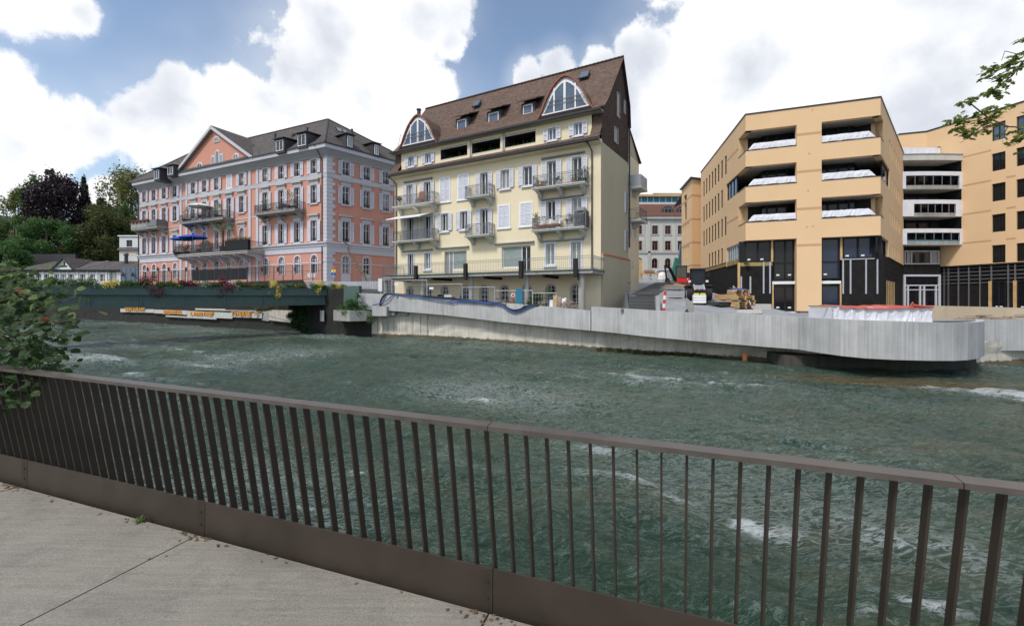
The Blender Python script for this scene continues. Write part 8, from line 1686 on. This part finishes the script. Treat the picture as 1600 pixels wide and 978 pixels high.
# ------------------------------------------------------------------ overhanging foliage close to the camera
def leafshape(name, mat, L=1.0, Wd=.78, fold=.12, lobes=False):
    mb = MB()
    pr_ = [(0, 0), (.08, .22), (.25, .42), (.5, .5), (.74, .38), (.92, .14), (1.0, 0)]
    if lobes: pr_ = [(0, 0), (.05, .18), (-.05, .5), (.22, .34), (.42, .62), (.52, .30), (.82, .34), (.74, .14), (1.0, 0)]
    L_ = [(x*L, y*Wd, abs(y)*fold-.10*x*x) for x, y in pr_]; mid = [(x*L, 0, -.10*x*x) for x, y in pr_]; n = len(pr_)
    for s_ in (1, -1):
        for i in range(n-1): mb.face([mid[i], mid[i+1], (L_[i+1][0], s_*L_[i+1][1], L_[i+1][2]), (L_[i][0], s_*L_[i][1], L_[i][2])] if 0 < i < n-2 else ([mid[i], mid[i+1], (L_[i+1][0], s_*L_[i+1][1], L_[i+1][2])] if i == 0 else [mid[i], mid[i+1], (L_[i][0], s_*L_[i][1], L_[i][2])]))
    mb.tube([(-.35*L, 0, .02), (0, 0, 0)], .015, 3, cap=False)
    return mb.mesh(name, mat)
nb = empty('leafy_branch', W(-60, 500, 4.0), 'leafy hazel like branches hanging in at the left edge over the railing', 'branch'); rg = random.Random(21); base = nb.location
LM = [leafshape('leaf', 'leaf_near', Wd=.85), leafshape('leaf', 'leaf_near', Wd=.7, fold=.2), leafshape('leaf', 'leaf_near_light', Wd=.8), leafshape('leaf', 'leaf_rust', Wd=.8)]
twigs = [  # (points as image x,image y,distance), leaves per twig, leaf share light
 ([(-80, 520, 4.2), (-20, 480, 4.0), (30, 462, 3.8), (72, 462, 3.7)], 30, .25), ([(-80, 470, 4.6), (-10, 450, 4.4), (30, 436, 4.2), (62, 432, 4.0)], 26, .7), ([(-80, 500, 4.3), (0, 480, 4.0), (50, 485, 3.8), (88, 474, 3.6), (120, 463, 3.6)], 15, .35),
 ([(-80, 520, 4.0), (0, 505, 3.9), (55, 505, 3.7), (95, 502, 3.6), (132, 498, 3.6)], 14, .3), ([(-60, 540, 4.0), (0, 530, 3.8), (50, 520, 3.7), (95, 505, 3.6)], 30, .1), ([(-60, 560, 4.0), (-10, 550, 3.8), (40, 545, 3.7), (80, 550, 3.6)], 30, .05),
 ([(-60, 570, 3.9), (0, 570, 3.7), (50, 575, 3.6), (85, 570, 3.5)], 30, .05), ([(-60, 580, 3.9), (-5, 590, 3.7), (30, 600, 3.6), (60, 605, 3.5)], 24, .02), ([(-60, 440, 4.8), (-20, 428, 4.6), (15, 422, 4.4), (38, 428, 4.3)], 22, .6), ([(-60, 600, 3.8), (-15, 610, 3.7), (10, 618, 3.6)], 12, .02),
 ([(-70, 545, 4.6), (0, 540, 4.5), (60, 535, 4.4)], 36, .05), ([(-70, 500, 4.9), (0, 500, 4.7), (50, 495, 4.6)], 36, .2), ([(-70, 470, 5.0), (0, 475, 4.9), (45, 470, 4.8)], 30, .3), ([(-70, 580, 4.3), (0, 575, 4.2), (40, 590, 4.1)], 30, .03),
 ([(-40, 500, 3.8), (10, 520, 3.7), (55, 560, 3.6), (95, 562, 3.5)], 24, .1), ([(-40, 470, 3.9), (10, 455, 3.9), (50, 448, 3.8), (75, 440, 3.8)], 20, .8)]
nleaf = 0; extra = MB()
for ti, (pts, cnt, light) in enumerate(twigs):
    P = [W(*q_)-base for q_ in pts]; cur = []
    for a, b, c, d in zip([P[0]]+P[:-2], P[:-1], P[1:], P[2:]+[P[-1]]):
        for i in range(6): t_ = i/6; cur.append(0.5*((2*b)+(-a+c)*t_+(2*a-5*b+4*c-d)*t_*t_+(-a+3*b-3*c+d)*t_**3))
    cur.append(P[-1]); MB().tube(cur, [.011-.008*i/len(cur) for i in range(len(cur))], 5).build('twig', 'bark', nb)
    cnt = int(cnt*3.2)
    for i in range(cnt):
        u = (.18+.82*(i+rg.random())/cnt)*(len(cur)-1.001); k_ = int(u); c = cur[k_]+(cur[k_+1]-cur[k_])*(u-k_); d = (cur[k_+1]-cur[k_]).normalized(); sp = .13*(1-.5*i/cnt)
        c = c+Vector((max(-.3, min(.12, rg.gauss(-.03, sp))), rg.gauss(0, sp), rg.gauss(-.03, sp))); s_ = rg.uniform(.05, .098); out = (d+Vector((rg.gauss(0, .8), rg.gauss(0, .6), rg.gauss(-.45, .5)))).normalized()
        up_ = Vector((rg.gauss(0, .5), rg.gauss(-.4, .5), 1)).normalized(); side = up_.cross(out).normalized(); up2 = out.cross(side)
        me_ = LM[2] if rg.random() < light and c.z+base.z > 3.35 else (LM[3] if rg.random() < .02 else LM[rg.randint(0, 1)]); R = Matrix((out, side, up2)).transposed().to_4x4(); Mx = Matrix.Translation(c)@R@Matrix.Diagonal((s_, s_, s_, 1))
        if nleaf < 300: o = obj('leaf', me_, nb); o.matrix_local = Mx; nleaf += 1
        else:
            o_ = len(extra.v); extra.v += [tuple(Mx@v.co) for v in me_.vertices]; extra.f += [[o_+j for j in p.vertices] for p in me_.polygons]; extra.mi += [0]*len(me_.polygons)
        if rg.random() < .5: MB
if extra.v: stuff(extra.build('leaf_mass', 'leaf_near', nb))
# maple twigs at the top right
mp = empty('maple_branch', W(1660, 150, 9.5), 'maple branch with loose leaf clusters hanging in at the upper right edge', 'branch'); base = mp.location; rg = random.Random(5)
ml = leafshape('leaf', 'leaf_maple', Wd=.75, lobes=True); mv = np.array([v.co[:] for v in ml.vertices]); mf_ = [list(p.vertices) for p in ml.polygons]
tw = [([(1680, 170, 9.4), (1620, 200, 9.3), (1575, 198, 9.2), (1545, 185, 9.2), (1515, 190, 9.2), (1492, 190, 9.2)], 1), ([(1575, 198, 9.2), (1552, 195, 9.1), (1530, 205, 9.1), (1510, 212, 9.1)], 1), ([(1680, 60, 9.6), (1640, 80, 9.5), (1600, 95, 9.4), (1570, 105, 9.4), (1545, 118, 9.3), (1535, 124, 9.3)], 1),
      ([(1600, 95, 9.4), (1580, 120, 9.3), (1560, 135, 9.3), (1545, 145, 9.3)], 1), ([(1590, 85, 9.4), (1570, 80, 9.4), (1565, 95, 9.4)], .3), ([(1545, 185, 9.2), (1520, 165, 9.2), (1512, 158, 9.2)], .8), ([(1620, 200, 9.3), (1600, 212, 9.2), (1590, 222, 9.2)], .9), ([(1660, 40, 9.6), (1620, 55, 9.5), (1598, 62, 9.5)], .5), ([(1575, 198, 9.2), (1570, 208, 9.2), (1575, 212, 9.2)], .4), ([(1600, 95, 9.4), (1590, 110, 9.4), (1588, 118, 9.4)], .8)]
V = []; F = []
CL = [(1492, 186, 9), (1503, 192, 9), (1513, 160, 7), (1518, 155, 7), (1530, 178, 8), (1540, 172, 8), (1552, 182, 9), (1545, 196, 9), (1520, 203, 8), (1508, 210, 8), (1516, 212, 7), (1560, 175, 7), (1570, 170, 5), (1575, 208, 5), (1597, 215, 9), (1588, 218, 6), (1603, 205, 7), (1545, 112, 8), (1552, 105, 8), (1560, 118, 7), (1540, 122, 6), (1575, 100, 8), (1585, 92, 9), (1597, 85, 8), (1592, 105, 8), (1568, 130, 7), (1556, 140, 7), (1547, 143, 6), (1562, 148, 6), (1598, 62, 5), (1580, 112, 6), (1598, 235, 4), (1535, 190, 8), (1498, 200, 5), (1610, 100, 12), (1620, 180, 12), (1625, 215, 10), (1565, 122, 5), (1538, 205, 5)]
for px, py, r in CL:
    c0 = W(px, py, 9.25)-base
    for i in range(int(r*2.2)):
        c = c0+Vector((rg.gauss(0, r*.0065), rg.gauss(0, .1), rg.gauss(0, r*.0045))); s_ = rg.uniform(.08, .145); a = rg.uniform(0, 6.28); out = Vector((math.cos(a), math.sin(a)*.8, rg.uniform(-.7, .1))).normalized(); side = Vector((rg.gauss(0, .4), rg.gauss(0, .4), 1)).cross(out).normalized(); up2 = out.cross(side)
        R = Matrix((out, side, up2)).transposed(); pts = (np.array(R)@mv.T).T*s_+np.array(c); o_ = len(V)*len(mv); V.append(pts); F += [[o_+j for j in f] for f in mf_]
me = bpy.data.meshes.new('leaf_cluster'); me.from_pydata(np.concatenate(V).tolist(), [], F); me.materials.append(MATS['leaf_maple']); me.update(); stuff(obj('leaf_cluster', me, mp))
for pts, k_ in tw: P = [W(*q_)-base for q_ in pts]; MB().tube(P, [.016*k_+.004-(.012*k_)*i/len(P) for i in range(len(P))], 5).build('twig', 'bark', mp)
